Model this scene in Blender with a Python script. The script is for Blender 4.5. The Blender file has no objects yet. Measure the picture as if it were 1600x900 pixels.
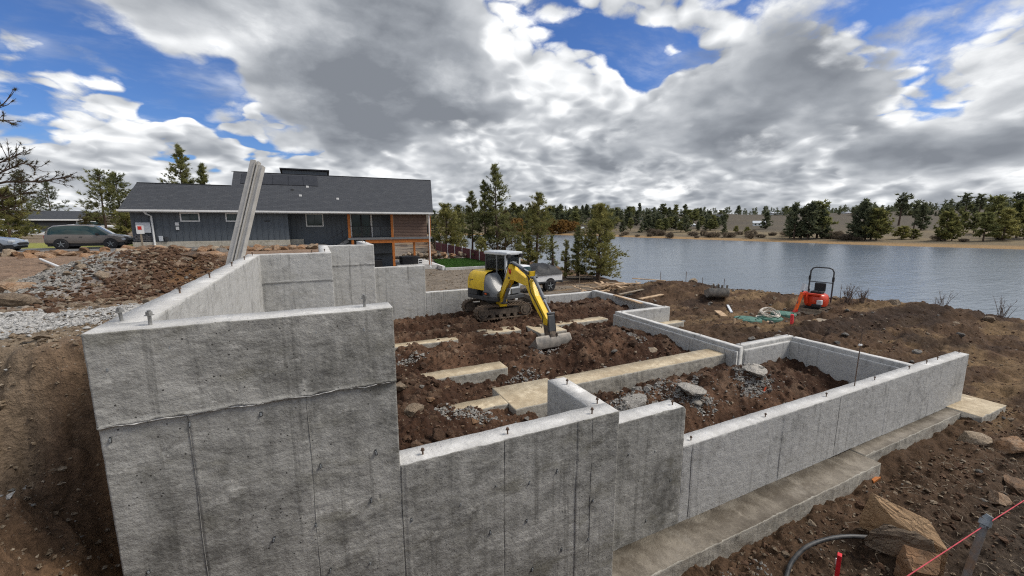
import bpy, bmesh, math, random
import numpy as np
from mathutils import Vector, Matrix, noise as mnoise
R = math.radians
rnd = random.Random(7)
rng = np.random.default_rng(11)
scene = bpy.context.scene
col = scene.collection

# ------------------------------------------------------------------ camera
F_PX, HOR, YAW, CZ = 639.0, 348.0, -25.6, 3.5
PITCH = math.atan((450 - HOR) / F_PX)
cam = bpy.data.cameras.new('camera')
cam.sensor_width = 36.0
cam.lens = 36.0 * F_PX / 1600.0
cam.clip_start = 0.05
cam.clip_end = 9000
cam_ob = bpy.data.objects.new('camera', cam)
cam_ob.location = (0, 0, CZ)
cam_ob.rotation_euler = (math.pi / 2 - PITCH, 0, R(YAW))
col.objects.link(cam_ob)
scene.camera = cam_ob

# ------------------------------------------------------------------ sun, sky, exposure
SUN_EL, SUN_AZ = 50.0, -24.0           # elevation; azimuth measured from +X towards +Y
sl = bpy.data.lights.new('sun', 'SUN')
sl.energy = 2.4
sl.angle = R(22)
sl.color = (1.0, 0.93, 0.83)
so = bpy.data.objects.new('sun', sl)
sd = Vector((math.cos(R(SUN_EL)) * math.cos(R(SUN_AZ)), math.cos(R(SUN_EL)) * math.sin(R(SUN_AZ)), math.sin(R(SUN_EL))))
so.rotation_euler = sd.to_track_quat('Z', 'Y').to_euler()
col.objects.link(so)
scene.view_settings.view_transform = 'Standard'
scene.view_settings.look = 'None'
scene.view_settings.gamma = 1.0
scene.view_settings.use_curve_mapping = False
scene.view_settings.exposure = 0.5
scene.render.engine = 'CYCLES'
scene.cycles.use_denoising = False
scene.cycles.filter_width = 1.15
scene.cycles.max_bounces = 6
scene.cycles.diffuse_bounces = 3
scene.cycles.transparent_max_bounces = 24
scene.cycles.caustics_reflective = False
scene.cycles.caustics_refractive = False


class NT:
    """small node-tree writer"""
    def __init__(self, tree):
        self.t = tree
        self.t.nodes.clear()

    def n(self, kind, ins=None, **props):
        nd = self.t.nodes.new(kind)
        for k, v in props.items():
            setattr(nd, k, v)
        for k, v in (ins or {}).items():
            sock = nd.inputs[k]
            if isinstance(v, bpy.types.NodeSocket):
                self.t.links.new(v, sock)
            else:
                sock.default_value = v
        return nd

    def math(self, op, a, b=0.0, c=0.0, clamp=False):
        nd = self.n('ShaderNodeMath', operation=op, use_clamp=clamp)
        for i, v in enumerate((a, b, c)):
            if isinstance(v, bpy.types.NodeSocket):
                self.t.links.new(v, nd.inputs[i])
            else:
                nd.inputs[i].default_value = v
        return nd.outputs[0]

    def vmath(self, op, a, b=(0, 0, 0), out=0):
        nd = self.n('ShaderNodeVectorMath', operation=op)
        for i, v in enumerate((a, b)):
            if isinstance(v, bpy.types.NodeSocket):
                self.t.links.new(v, nd.inputs[i])
            else:
                nd.inputs[i].default_value = v
        return nd.outputs[out]

    def noise(self, vec, scale, detail=4.0, rough=0.55, out='Fac', lac=2.0, dist=0.0):
        nd = self.n('ShaderNodeTexNoise', {'Scale': scale, 'Detail': detail, 'Roughness': rough, 'Lacunarity': lac, 'Distortion': dist})
        if vec is not None:
            self.t.links.new(vec, nd.inputs['Vector'])
        return nd.outputs[out]

    def ramp(self, fac, stops):
        nd = self.n('ShaderNodeValToRGB')
        e = nd.color_ramp.elements
        while len(e) < len(stops):
            e.new(0.5)
        for el, (p, c) in zip(e, stops):
            el.position = p
            el.color = (*c, 1) if len(c) == 3 else c
        self.t.links.new(fac, nd.inputs[0])
        return nd.outputs[0]

    def sstep(self, x, a, b):
        nd = self.n('ShaderNodeMapRange', {'From Min': a, 'From Max': b}, interpolation_type='SMOOTHSTEP')
        self.t.links.new(x, nd.inputs['Value'])
        return nd.outputs[0]

    def mix(self, fac, a, b, blend='MIX'):
        nd = self.n('ShaderNodeMix', data_type='RGBA', blend_type=blend)
        for i, v in ((0, fac), (6, a), (7, b)):
            if isinstance(v, bpy.types.NodeSocket):
                self.t.links.new(v, nd.inputs[i])
            else:
                nd.inputs[i].default_value = (*v, 1) if isinstance(v, tuple) and len(v) == 3 else v
        return nd.outputs[2]


def px_dir(x, y):
    dx, dy = (x - 800) / F_PX, (450 - y) / F_PX
    rz = R(YAW)
    fw = Vector((-math.sin(rz), math.cos(rz), 0)); rt = Vector((math.cos(rz), math.sin(rz), 0)); up = Vector((0, 0, 1))
    return fw * math.cos(PITCH) - up * math.sin(PITCH) + rt * dx + (up * math.cos(PITCH) + fw * math.sin(PITCH)) * dy


def at(x, y, z):
    r = px_dir(x, y); t = (z - CZ) / r.z
    return Vector((r.x * t, r.y * t, z))


def dep(x, y, d):
    r = px_dir(x, y); rz = R(YAW)
    t = d / (-math.sin(rz) * r.x + math.cos(rz) * r.y)
    return Vector((r.x * t, r.y * t, CZ + r.z * t))


world = bpy.data.worlds.new('World')
scene.world = world
world.use_nodes = True
world.cycles.sampling_method = 'NONE'
w = NT(world.node_tree)
sky = w.n('ShaderNodeTexSky', sky_type='NISHITA', sun_disc=False, sun_elevation=R(SUN_EL), sun_rotation=R(90 - SUN_AZ), air_density=1.0, dust_density=0.4, ozone_density=2.5)
tc = w.n('ShaderNodeTexCoord').outputs['Generated']
sep = w.n('ShaderNodeSeparateXYZ', {'Vector': tc})
up0 = w.math('MAXIMUM', sep.outputs['Z'], 0.0)
uv = w.n('ShaderNodeCombineXYZ', {'X': sep.outputs['X'], 'Y': sep.outputs['Y'], 'Z': w.math('MULTIPLY', up0, 1.55)}).outputs[0]
persp = w.vmath('SCALE', uv); w.t.links.new(w.math('DIVIDE', 1.0, w.math('ADD', up0, 0.42)), persp.node.inputs['Scale'])
wr = w.vmath('SUBTRACT', w.noise(persp, 3.0, 3, 0.55, 'Color'), (0.5, 0.5, 0.5))


def scaled(v, k):
    o_ = w.vmath('SCALE', v); o_.node.inputs['Scale'].default_value = k
    return o_


uvw = w.vmath('ADD', persp, scaled(wr, 0.11))
tcw = w.vmath('NORMALIZE', w.vmath('ADD', tc, scaled(wr, 0.36)))


def lobes(items):
    """soft masses of cloud or gaps of blue: (px, py, angular radius in degrees, weight)"""
    tot = None
    for bx_, by_, rad, wt in items:
        d_ = px_dir(bx_, by_).normalized()
        dt = w.vmath('DOT_PRODUCT', tcw, tuple(d_), out=1)
        s_ = w.math('MULTIPLY', w.sstep(dt, math.cos(R(rad * 1.45)), math.cos(R(rad * 0.3))), wt)
        tot = s_ if tot is None else w.math('ADD', tot, s_)
    return tot


gaps = lobes([(80, 20, 12, 0.55), (230, 60, 6, 0.4), (280, 120, 5, 0.50), (400, 150, 5, 0.50), (490, 150, 4.5, 0.45), (940, 75, 3.5, 0.34), (990, 100, 3.2, 0.30), (1010, 60, 3, 0.2), (1340, 10, 6, 0.2), (1510, 45, 6, 0.40), (1180, 195, 3, 0.30), (850, 5, 4, 0.15), (630, 205, 2.5, 0.25)])
grey = lobes([(530, 25, 14, 0.95), (640, 120, 10, 0.80), (390, 60, 7, 0.5), (760, 190, 4, 0.4), (1030, 180, 7, 0.6), (1210, 110, 9, 0.55), (1300, 170, 5, 0.4), (1480, 130, 8, 0.5), (1560, 210, 6, 0.45), (530, 224, 3, 0.6), (1385, 240, 3.2, 0.6), (130, 200, 5, 0.4), (960, 262, 4, 0.45), (1150, 250, 4, 0.35), (890, 130, 8, -0.7), (1010, 40, 8, -0.3), (1100, 60, 6, -0.25), (1420, 60, 6, -0.3), (300, 220, 7, -0.3)])


def billow(v, sc):
    return w.math('ABSOLUTE', w.math('SUBTRACT', w.noise(v, sc, 0.0, 0.5), 0.5))


def dens(v, dt):
    a = w.math('MULTIPLY', w.noise(v, 2.9, dt, 0.58), 0.86)
    b = w.math('MULTIPLY', billow(v, 7.2), 0.48)
    c = w.math('MULTIPLY', billow(w.vmath('ADD', v, (2.2, 5.1, 0.7)), 16.0), 0.30)
    return w.math('ADD', a, w.math('ADD', b, c))


d1 = dens(uvw, 7.0)
off = (sd.x * 0.07, sd.y * 0.07, sd.z * 0.15)
d2 = dens(w.vmath('ADD', uvw, off), 3.0)
low = w.sstep(sep.outputs['Z'], 0.40, 0.20)         # cloud banks close up towards the horizon
c1 = w.math('ADD', w.math('SUBTRACT', d1, w.math('MULTIPLY', gaps, 0.55)), w.math('MULTIPLY', low, 0.27))
alpha1 = w.sstep(c1, 0.43, 0.53)
wisp = w.math('MULTIPLY', w.sstep(w.noise(w.vmath('MULTIPLY', uvw, (0.9, 1.6, 2.6)), 2.0, 6, 0.62), 0.45, 0.80), 0.60)
alpha1 = w.math('MAXIMUM', alpha1, wisp)
lit = w.math('MULTIPLY', w.math('SUBTRACT', d1, d2), 2.0)
sh1 = w.math('ADD', w.math('ADD', 0.72, lit), w.math('MULTIPLY', w.sstep(c1, 0.52, 0.80), -0.16), clamp=True)
ramp_c = [(0.0, (0.165, 0.180, 0.205)), (0.30, (0.250, 0.268, 0.295)), (0.62, (0.42, 0.437, 0.46)), (1.0, (0.80, 0.81, 0.815))]
col1 = w.ramp(sh1, ramp_c)
n2 = w.noise(w.vmath('ADD', uvw, (5.0, 1.0, 3.0)), 3.8, 8, 0.58)
n2b = w.noise(w.vmath('ADD', w.vmath('ADD', uvw, (5.0, 1.0, 3.0)), off), 3.4, 3, 0.50)
c2 = w.math('ADD', grey, w.math('MULTIPLY', w.math('SUBTRACT', n2, 0.5), 2.3))
alpha2 = w.sstep(c2, 0.20, 0.72)
sh2 = w.math('ADD', w.math('ADD', 0.46, w.math('MULTIPLY', w.math('SUBTRACT', n2, n2b), 1.9)), w.math('MULTIPLY', w.sstep(c2, 0.4, 1.4), -0.26))
sh2 = w.math('ADD', sh2, w.math('MULTIPLY', w.math('SUBTRACT', w.noise(uvw, 1.1, 3, 0.5), 0.5), 0.35), clamp=True)
col2 = w.ramp(sh2, ramp_c)
bg_sky = w.n('ShaderNodeBackground', {'Color': w.mix(1.0, sky.outputs[0], (0.46, 0.65, 1.0), 'MULTIPLY'), 'Strength': 0.082})
bg_cl = w.n('ShaderNodeBackground', {'Color': w.mix(alpha2, col1, col2), 'Strength': 1.0})
mixs = w.n('ShaderNodeMixShader', {0: w.math('MAXIMUM', alpha1, alpha2), 1: bg_sky.outputs[0], 2: bg_cl.outputs[0]})
w.n('ShaderNodeOutputWorld', {'Surface': mixs.outputs[0]})

# ------------------------------------------------------------------ materials
MATS = {}


def pmat(name, color, rough=0.7, metal=0.0, var=0.18, scale=6.0, bump=0.15, bscale=40.0, spec=0.4, color2=None, detail=5.0, coat=0.0, bdist=0.01, trans=0.0):
    """principled material with mottled colour, uneven gloss and fine relief"""
    if name in MATS:
        return MATS[name]
    m = bpy.data.materials.new(name); m.use_nodes = True
    t = NT(m.node_tree)
    co = t.n('ShaderNodeTexCoord').outputs['Object']
    nz = t.noise(co, scale, detail, 0.6)
    f = t.sstep(nz, 0.28, 0.72)
    c1 = tuple(max(0, c * (1 - var)) for c in color)
    c2 = color2 if color2 else tuple(min(1, c * (1 + var)) for c in color)
    base = t.mix(f, c1, c2)
    p = t.n('ShaderNodeBsdfPrincipled', {'Base Color': base, 'Metallic': metal})
    p.inputs['Specular IOR Level'].default_value = spec
    p.inputs['Coat Weight'].default_value = coat
    p.inputs['Transmission Weight'].default_value = trans
    t.t.links.new(t.math('ADD', t.math('MULTIPLY', t.math('SUBTRACT', nz, 0.5), 0.3), rough, clamp=True), p.inputs['Roughness'])
    if bump > 0:
        bn = t.noise(co, bscale, 4, 0.6)
        b = t.n('ShaderNodeBump', {'Strength': bump, 'Distance': bdist, 'Height': bn})
        t.t.links.new(b.outputs[0], p.inputs['Normal'])
    t.n('ShaderNodeOutputMaterial', {'Surface': p.outputs[0]})
    MATS[name] = m
    return m


def concrete(name, dark, light, stain=(0.16, 0.15, 0.12), stain_amt=0.5, streak=0.5, seed=0.0, pits=0.5, bloom=0.45):
    m = bpy.data.materials.new(name); m.use_nodes = True
    t = NT(m.node_tree)
    co = t.vmath('ADD', t.n('ShaderNodeTexCoord').outputs['Object'], (seed, seed * 0.7, seed * 1.3))
    big = t.noise(co, 0.9, 5, 0.62)
    mid = t.noise(co, 4.5, 7, 0.66, dist=0.4)
    fin = t.noise(co, 46, 5, 0.65)
    sc = t.vmath('MULTIPLY', co, (7.0, 7.0, 0.55))
    stk = t.noise(sc, 1.0, 6, 0.65)
    f = t.math('ADD', t.math('MULTIPLY', big, 0.35), t.math('MULTIPLY', mid, 0.40))
    f = t.math('ADD', f, t.math('MULTIPLY', stk, 0.25 * streak + 0.05))
    f = t.math('ADD', f, t.math('MULTIPLY', fin, 0.14))
    base = t.mix(t.sstep(f, 0.38, 0.64), dark, light)
    st = t.math('MULTIPLY', t.sstep(t.noise(t.vmath('MULTIPLY', t.vmath('ADD', co, (4.1, 0, 2.2)), (1, 1, 2.2)), 1.3, 6, 0.65), 0.5, 0.72), stain_amt)
    base = t.mix(st, base, stain)
    # pale bloom where laitance dried on the face
    bl = t.math('MULTIPLY', t.sstep(t.noise(t.vmath('MULTIPLY', t.vmath('ADD', co, (9.3, 1, 5)), (1, 1, 1.8)), 2.6, 8, 0.74), 0.56, 0.68), bloom)
    base = t.mix(bl, base, tuple(min(1, c * 1.35) for c in light))
    # crisp chalky flecks and dark water runs
    fn = t.noise(t.vmath('MULTIPLY', t.vmath('ADD', co, (2.7, 8.1, 0.4)), (1, 1, 1.5)), 9.0, 9, 0.78)
    fleck = t.math('MULTIPLY', t.sstep(fn, 0.60, 0.64), t.sstep(big, 0.42, 0.62))
    base = t.mix(t.math('MULTIPLY', fleck, 0.55 * (0.4 + bloom)), base, tuple(min(1, c * 1.5) for c in light))
    run = t.math('MULTIPLY', t.sstep(t.noise(t.vmath('MULTIPLY', co, (11.0, 11.0, 0.30)), 1.0, 7, 0.7), 0.56, 0.66), 0.5 * min(1.0, streak + 0.25))
    base = t.mix(run, base, tuple(c * 0.62 for c in dark))
    grit = t.math('ADD', 0.72, t.math('MULTIPLY', t.noise(co, 95, 3, 0.7), 0.56))
    gm = t.vmath('SCALE', base); t.t.links.new(grit, gm.node.inputs['Scale']); base = gm
    # bug holes
    vo = t.n('ShaderNodeTexVoronoi', {'Scale': 17.0, 'Randomness': 1.0}); t.t.links.new(co, vo.inputs['Vector'])
    hole = t.math('MULTIPLY', t.math('LESS_THAN', vo.outputs['Distance'], 0.11), t.math('GREATER_THAN', t.noise(co, 3.0, 2), 0.54))
    base = t.mix(t.math('MULTIPLY', hole, pits), base, tuple(c * 0.35 for c in dark))
    p = t.n('ShaderNodeBsdfPrincipled', {'Base Color': base})
    p.inputs['Specular IOR Level'].default_value = 0.35
    t.t.links.new(t.math('ADD', t.math('MULTIPLY', mid, 0.35), 0.55, clamp=True), p.inputs['Roughness'])
    h = t.math('ADD', t.math('MULTIPLY', t.noise(co, 12, 8, 0.72), 1.0), t.math('MULTIPLY', fin, 0.6))
    h = t.math('ADD', h, t.math('MULTIPLY', fleck, 0.3))
    h = t.math('SUBTRACT', h, t.math('MULTIPLY', hole, 0.9))
    b = t.n('ShaderNodeBump', {'Strength': 0.8, 'Distance': 0.014, 'Height': h})
    t.t.links.new(b.outputs[0], p.inputs['Normal'])
    t.n('ShaderNodeOutputMaterial', {'Surface': p.outputs[0]})
    MATS[name] = m
    return m


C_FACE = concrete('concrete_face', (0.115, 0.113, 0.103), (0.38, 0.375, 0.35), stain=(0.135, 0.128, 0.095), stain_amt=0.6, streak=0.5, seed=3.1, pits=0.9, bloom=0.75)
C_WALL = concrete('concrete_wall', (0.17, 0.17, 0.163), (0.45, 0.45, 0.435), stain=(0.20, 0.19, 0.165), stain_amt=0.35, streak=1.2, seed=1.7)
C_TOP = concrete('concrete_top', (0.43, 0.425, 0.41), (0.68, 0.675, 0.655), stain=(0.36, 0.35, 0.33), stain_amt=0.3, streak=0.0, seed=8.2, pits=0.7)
C_FOOT = concrete('concrete_footing_side', (0.19, 0.175, 0.145), (0.40, 0.38, 0.33), stain=(0.15, 0.11, 0.07), stain_amt=0.5, streak=0.9, seed=5.5)
C_WET = concrete('concrete_muddy', (0.095, 0.078, 0.058), (0.27, 0.24, 0.195), stain=(0.40, 0.37, 0.32), stain_amt=0.5, streak=0.2, seed=6.4)
C_SAND = concrete('concrete_sandy_top', (0.36, 0.29, 0.19), (0.68, 0.59, 0.43), stain=(0.28, 0.20, 0.12), stain_amt=0.4, streak=0.0, seed=2.3, pits=0.8)

M = {}
M['steel'] = pmat('bolt_steel', (0.30, 0.30, 0.29), 0.55, 0.7, 0.3, 30, 0.3, 200)
M['rust'] = pmat('rusty_steel', (0.17, 0.12, 0.09), 0.8, 0.3, 0.4, 25, 0.4, 160)
M['yellow'] = pmat('yellow_paint', (0.82, 0.53, 0.018), 0.45, 0, 0.22, 3, 0.08, 50, coat=0.1, color2=(0.84, 0.57, 0.03))
M['greypaint'] = pmat('grey_paint', (0.135, 0.145, 0.155), 0.42, 0, 0.15, 5, 0.05, 60, coat=0.15)
M['darkpaint'] = pmat('dark_grey_paint', (0.05, 0.053, 0.057), 0.55, 0, 0.2, 6, 0.08, 60)
M['lightgrey'] = pmat('light_grey_paint', (0.52, 0.55, 0.58), 0.45, 0, 0.1, 6, 0.05, 60, coat=0.15)
M['black'] = pmat('black_plastic', (0.018, 0.018, 0.02), 0.55, 0, 0.3, 8, 0.1, 80)
M['rubber'] = pmat('muddy_rubber', (0.075, 0.056, 0.042), 0.9, 0, 0.4, 7, 0.5, 40, color2=(0.20, 0.145, 0.10))
M['track_steel'] = pmat('muddy_steel', (0.10, 0.082, 0.066), 0.75, 0.2, 0.4, 8, 0.3, 60, color2=(0.18, 0.14, 0.105))
M['bucket'] = pmat('worn_bucket_steel', (0.27, 0.26, 0.24), 0.55, 0.4, 0.35, 6, 0.25, 50, color2=(0.33, 0.30, 0.26))
M['chrome'] = pmat('cylinder_rod', (0.45, 0.46, 0.48), 0.22, 0.9, 0.1, 8, 0.0)
M['redpaint'] = pmat('red_orange_paint', (0.62, 0.055, 0.018), 0.4, 0, 0.15, 6, 0.06, 60, coat=0.2)
M['orangepaint'] = pmat('orange_paint', (0.75, 0.12, 0.015), 0.45, 0, 0.15, 6, 0.06, 60)
M['redletter'] = pmat('red_letter', (0.55, 0.03, 0.02), 0.5, 0, 0.1)
M['glass'] = pmat('window_glass', (0.022, 0.045, 0.045), 0.07, 0, 0.3, 1.2, 0.0, spec=0.45)
M['cabglass'] = pmat('cab_glass', (0.05, 0.065, 0.065), 0.05, 0, 0.2, 1.5, 0.0, spec=0.9)
M['pineply'] = pmat('raw_timber', (0.42, 0.28, 0.155), 0.75, 0, 0.25, 5, 0.3, 50, color2=(0.55, 0.40, 0.26))
M['oldwood'] = pmat('weathered_timber', (0.26, 0.215, 0.16), 0.85, 0, 0.3, 6, 0.3, 50)
M['post'] = pmat('stained_post', (0.42, 0.135, 0.025), 0.6, 0, 0.2, 6, 0.2, 40)
M['siding'] = pmat('charcoal_siding', (0.100, 0.116, 0.132), 0.7, 0, 0.10, 3, 0.1, 30)
M['lap'] = pmat('brown_lap_boards', (0.135, 0.085, 0.062), 0.65, 0, 0.15, 3, 0.1, 30)
M['white'] = pmat('white_trim', (0.74, 0.75, 0.74), 0.5, 0, 0.06, 5, 0.05, 60)
M['deckgrey'] = pmat('grey_deck_boards', (0.17, 0.175, 0.18), 0.7, 0, 0.15, 5, 0.2, 40)
M['stem'] = concrete('house_stem_wall', (0.36, 0.33, 0.26), (0.55, 0.51, 0.43), stain=(0.28, 0.24, 0.17), stain_amt=0.5, streak=0.5, seed=4.0)
M['stoneveneer'] = pmat('grey_stone_veneer', (0.10, 0.10, 0.105), 0.85, 0, 0.5, 9, 0.6, 14, bdist=0.05)
M['panel'] = pmat('solar_cell', (0.022, 0.024, 0.030), 0.4, 0, 0.2, 2, 0.0, spec=0.3)
M['plankalu'] = pmat('weathered_aluminium', (0.43, 0.415, 0.385), 0.55, 0.15, 0.08, 5, 0.12, 60, color2=(0.50, 0.485, 0.455))
M['pvc'] = pmat('white_pipe', (0.75, 0.75, 0.73), 0.4, 0, 0.08)
M['hose'] = pmat('black_pipe', (0.035, 0.038, 0.042), 0.5, 0, 0.4, 12, 0.1, color2=(0.08, 0.08, 0.08))
M['green'] = pmat('green_plastic_lid', (0.035, 0.135, 0.10), 0.55, 0, 0.3, 9, 0.15, 40, color2=(0.10, 0.21, 0.16))
M['pink'] = pmat('pink_paint', (0.75, 0.06, 0.07), 0.6, 0, 0.15)
M['redstake'] = pmat('red_stake_paint', (0.62, 0.02, 0.03), 0.55, 0, 0.2, 9)
M['galv'] = pmat('galvanised_steel', (0.24, 0.28, 0.31), 0.5, 0.4, 0.3, 14, 0.2, 80, color2=(0.34, 0.36, 0.37))
M['string'] = pmat('red_string', (0.50, 0.07, 0.09), 0.8, 0, 0.2, 20)
M['tarp'] = pmat('black_tarp', (0.016, 0.017, 0.020), 0.62, 0, 0.35, 3, 0.6, 9, bdist=0.05)
M['fence'] = pmat('burgundy_fence_boards', (0.085, 0.014, 0.02), 0.7, 0, 0.25, 3)
M['bark'] = pmat('pine_bark', (0.085, 0.058, 0.042), 0.95, 0, 0.4, 7, 0.8, 18, bdist=0.05)
M['twig'] = pmat('bare_twigs', (0.14, 0.105, 0.085), 0.9, 0, 0.3, 9, 0.2)
M['white_sheet'] = pmat('white_board', (0.62, 0.65, 0.68), 0.6, 0, 0.1)
M['orange_flag'] = pmat('orange_marker', (0.80, 0.10, 0.03), 0.6, 0, 0.1)
M['sandtan'] = pmat('tan_sand', (0.24, 0.175, 0.105), 0.95, 0, 0.35, 9, 0.9, 40, bdist=0.03)
M['coil'] = pmat('pale_hose', (0.55, 0.50, 0.44), 0.6, 0, 0.2)


def needles(name, c1, c2):
    m = bpy.data.materials.new(name); m.use_nodes = True
    t = NT(m.node_tree)
    co = t.n('ShaderNodeTexCoord').outputs['Object']
    rn = t.n('ShaderNodeObjectInfo').outputs['Random']
    f = t.math('ADD', t.math('MULTIPLY', t.noise(co, 0.9, 3, 0.6), 0.9), t.math('MULTIPLY', t.noise(co, 6.0, 3, 0.6), 0.35))
    f = t.math('ADD', f, t.math('MULTIPLY', rn, 0.16))
    base = t.mix(t.sstep(f, 0.45, 0.92), c1, c2)
    p = t.n('ShaderNodeBsdfPrincipled', {'Base Color': base, 'Roughness': 0.7})
    p.inputs['Specular IOR Level'].default_value = 0.25
    tr = t.n('ShaderNodeBsdfTranslucent', {'Color': base})
    mx = t.n('ShaderNodeMixShader', {0: 0.4, 1: p.outputs[0], 2: tr.outputs[0]})
    t.n('ShaderNodeOutputMaterial', {'Surface': mx.outputs[0]})
    return m


M['needle'] = needles('pine_needles', (0.072, 0.094, 0.040), (0.290, 0.290, 0.115))
M['needle_olive'] = needles('olive_pine_needles', (0.115, 0.130, 0.045), (0.390, 0.360, 0.130))
M['needle_dark'] = needles('dark_conifer_needles', (0.058, 0.076, 0.050), (0.200, 0.215, 0.120))
M['needle_dry'] = needles('dry_brown_needles', (0.05, 0.048, 0.026), (0.16, 0.130, 0.055))
M['autumn'] = needles('ochre_leaves', (0.14, 0.075, 0.025), (0.36, 0.22, 0.07))
M['bushbrown'] = needles('leafless_brush', (0.10, 0.080, 0.060), (0.23, 0.185, 0.135))


def scaled_n(t, v, k):
    o_ = t.vmath('SCALE', v); o_.node.inputs['Scale'].default_value = k
    return o_


def rockmat(name, cols, seed=0, fs=1.0):
    m = bpy.data.materials.new(name); m.use_nodes = True
    t = NT(m.node_tree)
    rn = t.n('ShaderNodeObjectInfo').outputs['Random']
    co = t.vmath('ADD', t.n('ShaderNodeTexCoord').outputs['Object'], t.n('ShaderNodeCombineXYZ', {'X': t.math('MULTIPLY', rn, 31.0), 'Y': t.math('MULTIPLY', rn, 17.0)}).outputs[0])
    n1 = t.noise(co, 2.2 * fs, 6, 0.65)
    n2 = t.noise(co, 14 * fs, 5, 0.65)
    f = t.math('ADD', t.math('ADD', t.math('MULTIPLY', n1, 0.55), t.math('MULTIPLY', n2, 0.3)), t.math('MULTIPLY', rn, 0.32 if fs == 1.0 else 0.0))
    if fs != 1.0: f = t.math('ADD', t.math('MULTIPLY', t.math('SUBTRACT', f, 0.425), 1.7), 0.52)
    base = t.ramp(f, [(0.33 + 0.42 * i / (len(cols) - 1), c) for i, c in enumerate(cols)])
    p = t.n('ShaderNodeBsdfPrincipled', {'Base Color': base, 'Roughness': 0.88})
    p.inputs['Specular IOR Level'].default_value = 0.3
    vr = t.n('ShaderNodeTexVoronoi', {'Scale': 3.5}, feature='DISTANCE_TO_EDGE'); t.t.links.new(t.vmath('ADD', co, scaled_n(t, t.noise(co, 3.0, 4, 0.6, 'Color'), 0.5)), vr.inputs['Vector'])
    hh_ = t.math('ADD', t.noise(co, 9, 9, 0.74), t.math('MULTIPLY', t.sstep(vr.outputs[0], 0.0, 0.09), 0.35))
    b = t.n('ShaderNodeBump', {'Strength': 0.9, 'Distance': 0.04, 'Height': hh_})
    t.t.links.new(b.outputs[0], p.inputs['Normal'])
    t.n('ShaderNodeOutputMaterial', {'Surface': p.outputs[0]})
    return m


M['rock_rust'] = rockmat('rust_boulder', [(0.085, 0.066, 0.054), (0.17, 0.112, 0.072), (0.29, 0.165, 0.088), (0.36, 0.26, 0.18)])
M['rock_tan'] = rockmat('tan_rock', [(0.13, 0.10, 0.075), (0.28, 0.215, 0.15), (0.42, 0.34, 0.25)])
M['rock_grey'] = rockmat('grey_rock', [(0.10, 0.095, 0.088), (0.20, 0.185, 0.165), (0.34, 0.32, 0.29)])
M['rock_slab'] = rockmat('orange_slab_rock', [(0.12, 0.090, 0.062), (0.34, 0.21, 0.115), (0.46, 0.31, 0.18)])
M['gravel'] = rockmat('crushed_gravel', [(0.085, 0.078, 0.067), (0.25, 0.24, 0.22), (0.48, 0.46, 0.43)], fs=9.0)
M['gravel_pale'] = rockmat('pale_gravel', [(0.16, 0.155, 0.145), (0.40, 0.395, 0.38), (0.66, 0.65, 0.63)], fs=9.0)
M['clod'] = rockmat('dirt_clods', [(0.045, 0.024, 0.014), (0.095, 0.053, 0.031), (0.17, 0.105, 0.064)], fs=5.0)
M['pebble'] = rockmat('mixed_pebbles', [(0.085, 0.060, 0.040), (0.20, 0.150, 0.100), (0.43, 0.37, 0.29)], fs=7.0)

# ------------------------------------------------------------------ object helpers


def link(o, parent=None):
    col.objects.link(o)
    if parent is not None:
        o.parent = parent
    return o


def tag(o, label=None, cat=None, group=None, kind=None):
    if label: o['label'] = label
    if cat: o['category'] = cat
    if group: o['group'] = group
    if kind: o['kind'] = kind
    return o


def empty(name, loc, rz=0.0):
    o = bpy.data.objects.new(name, None)
    o.location = loc; o.rotation_euler = (0, 0, rz)
    o.empty_display_size = 0.2
    return link(o)


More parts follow.
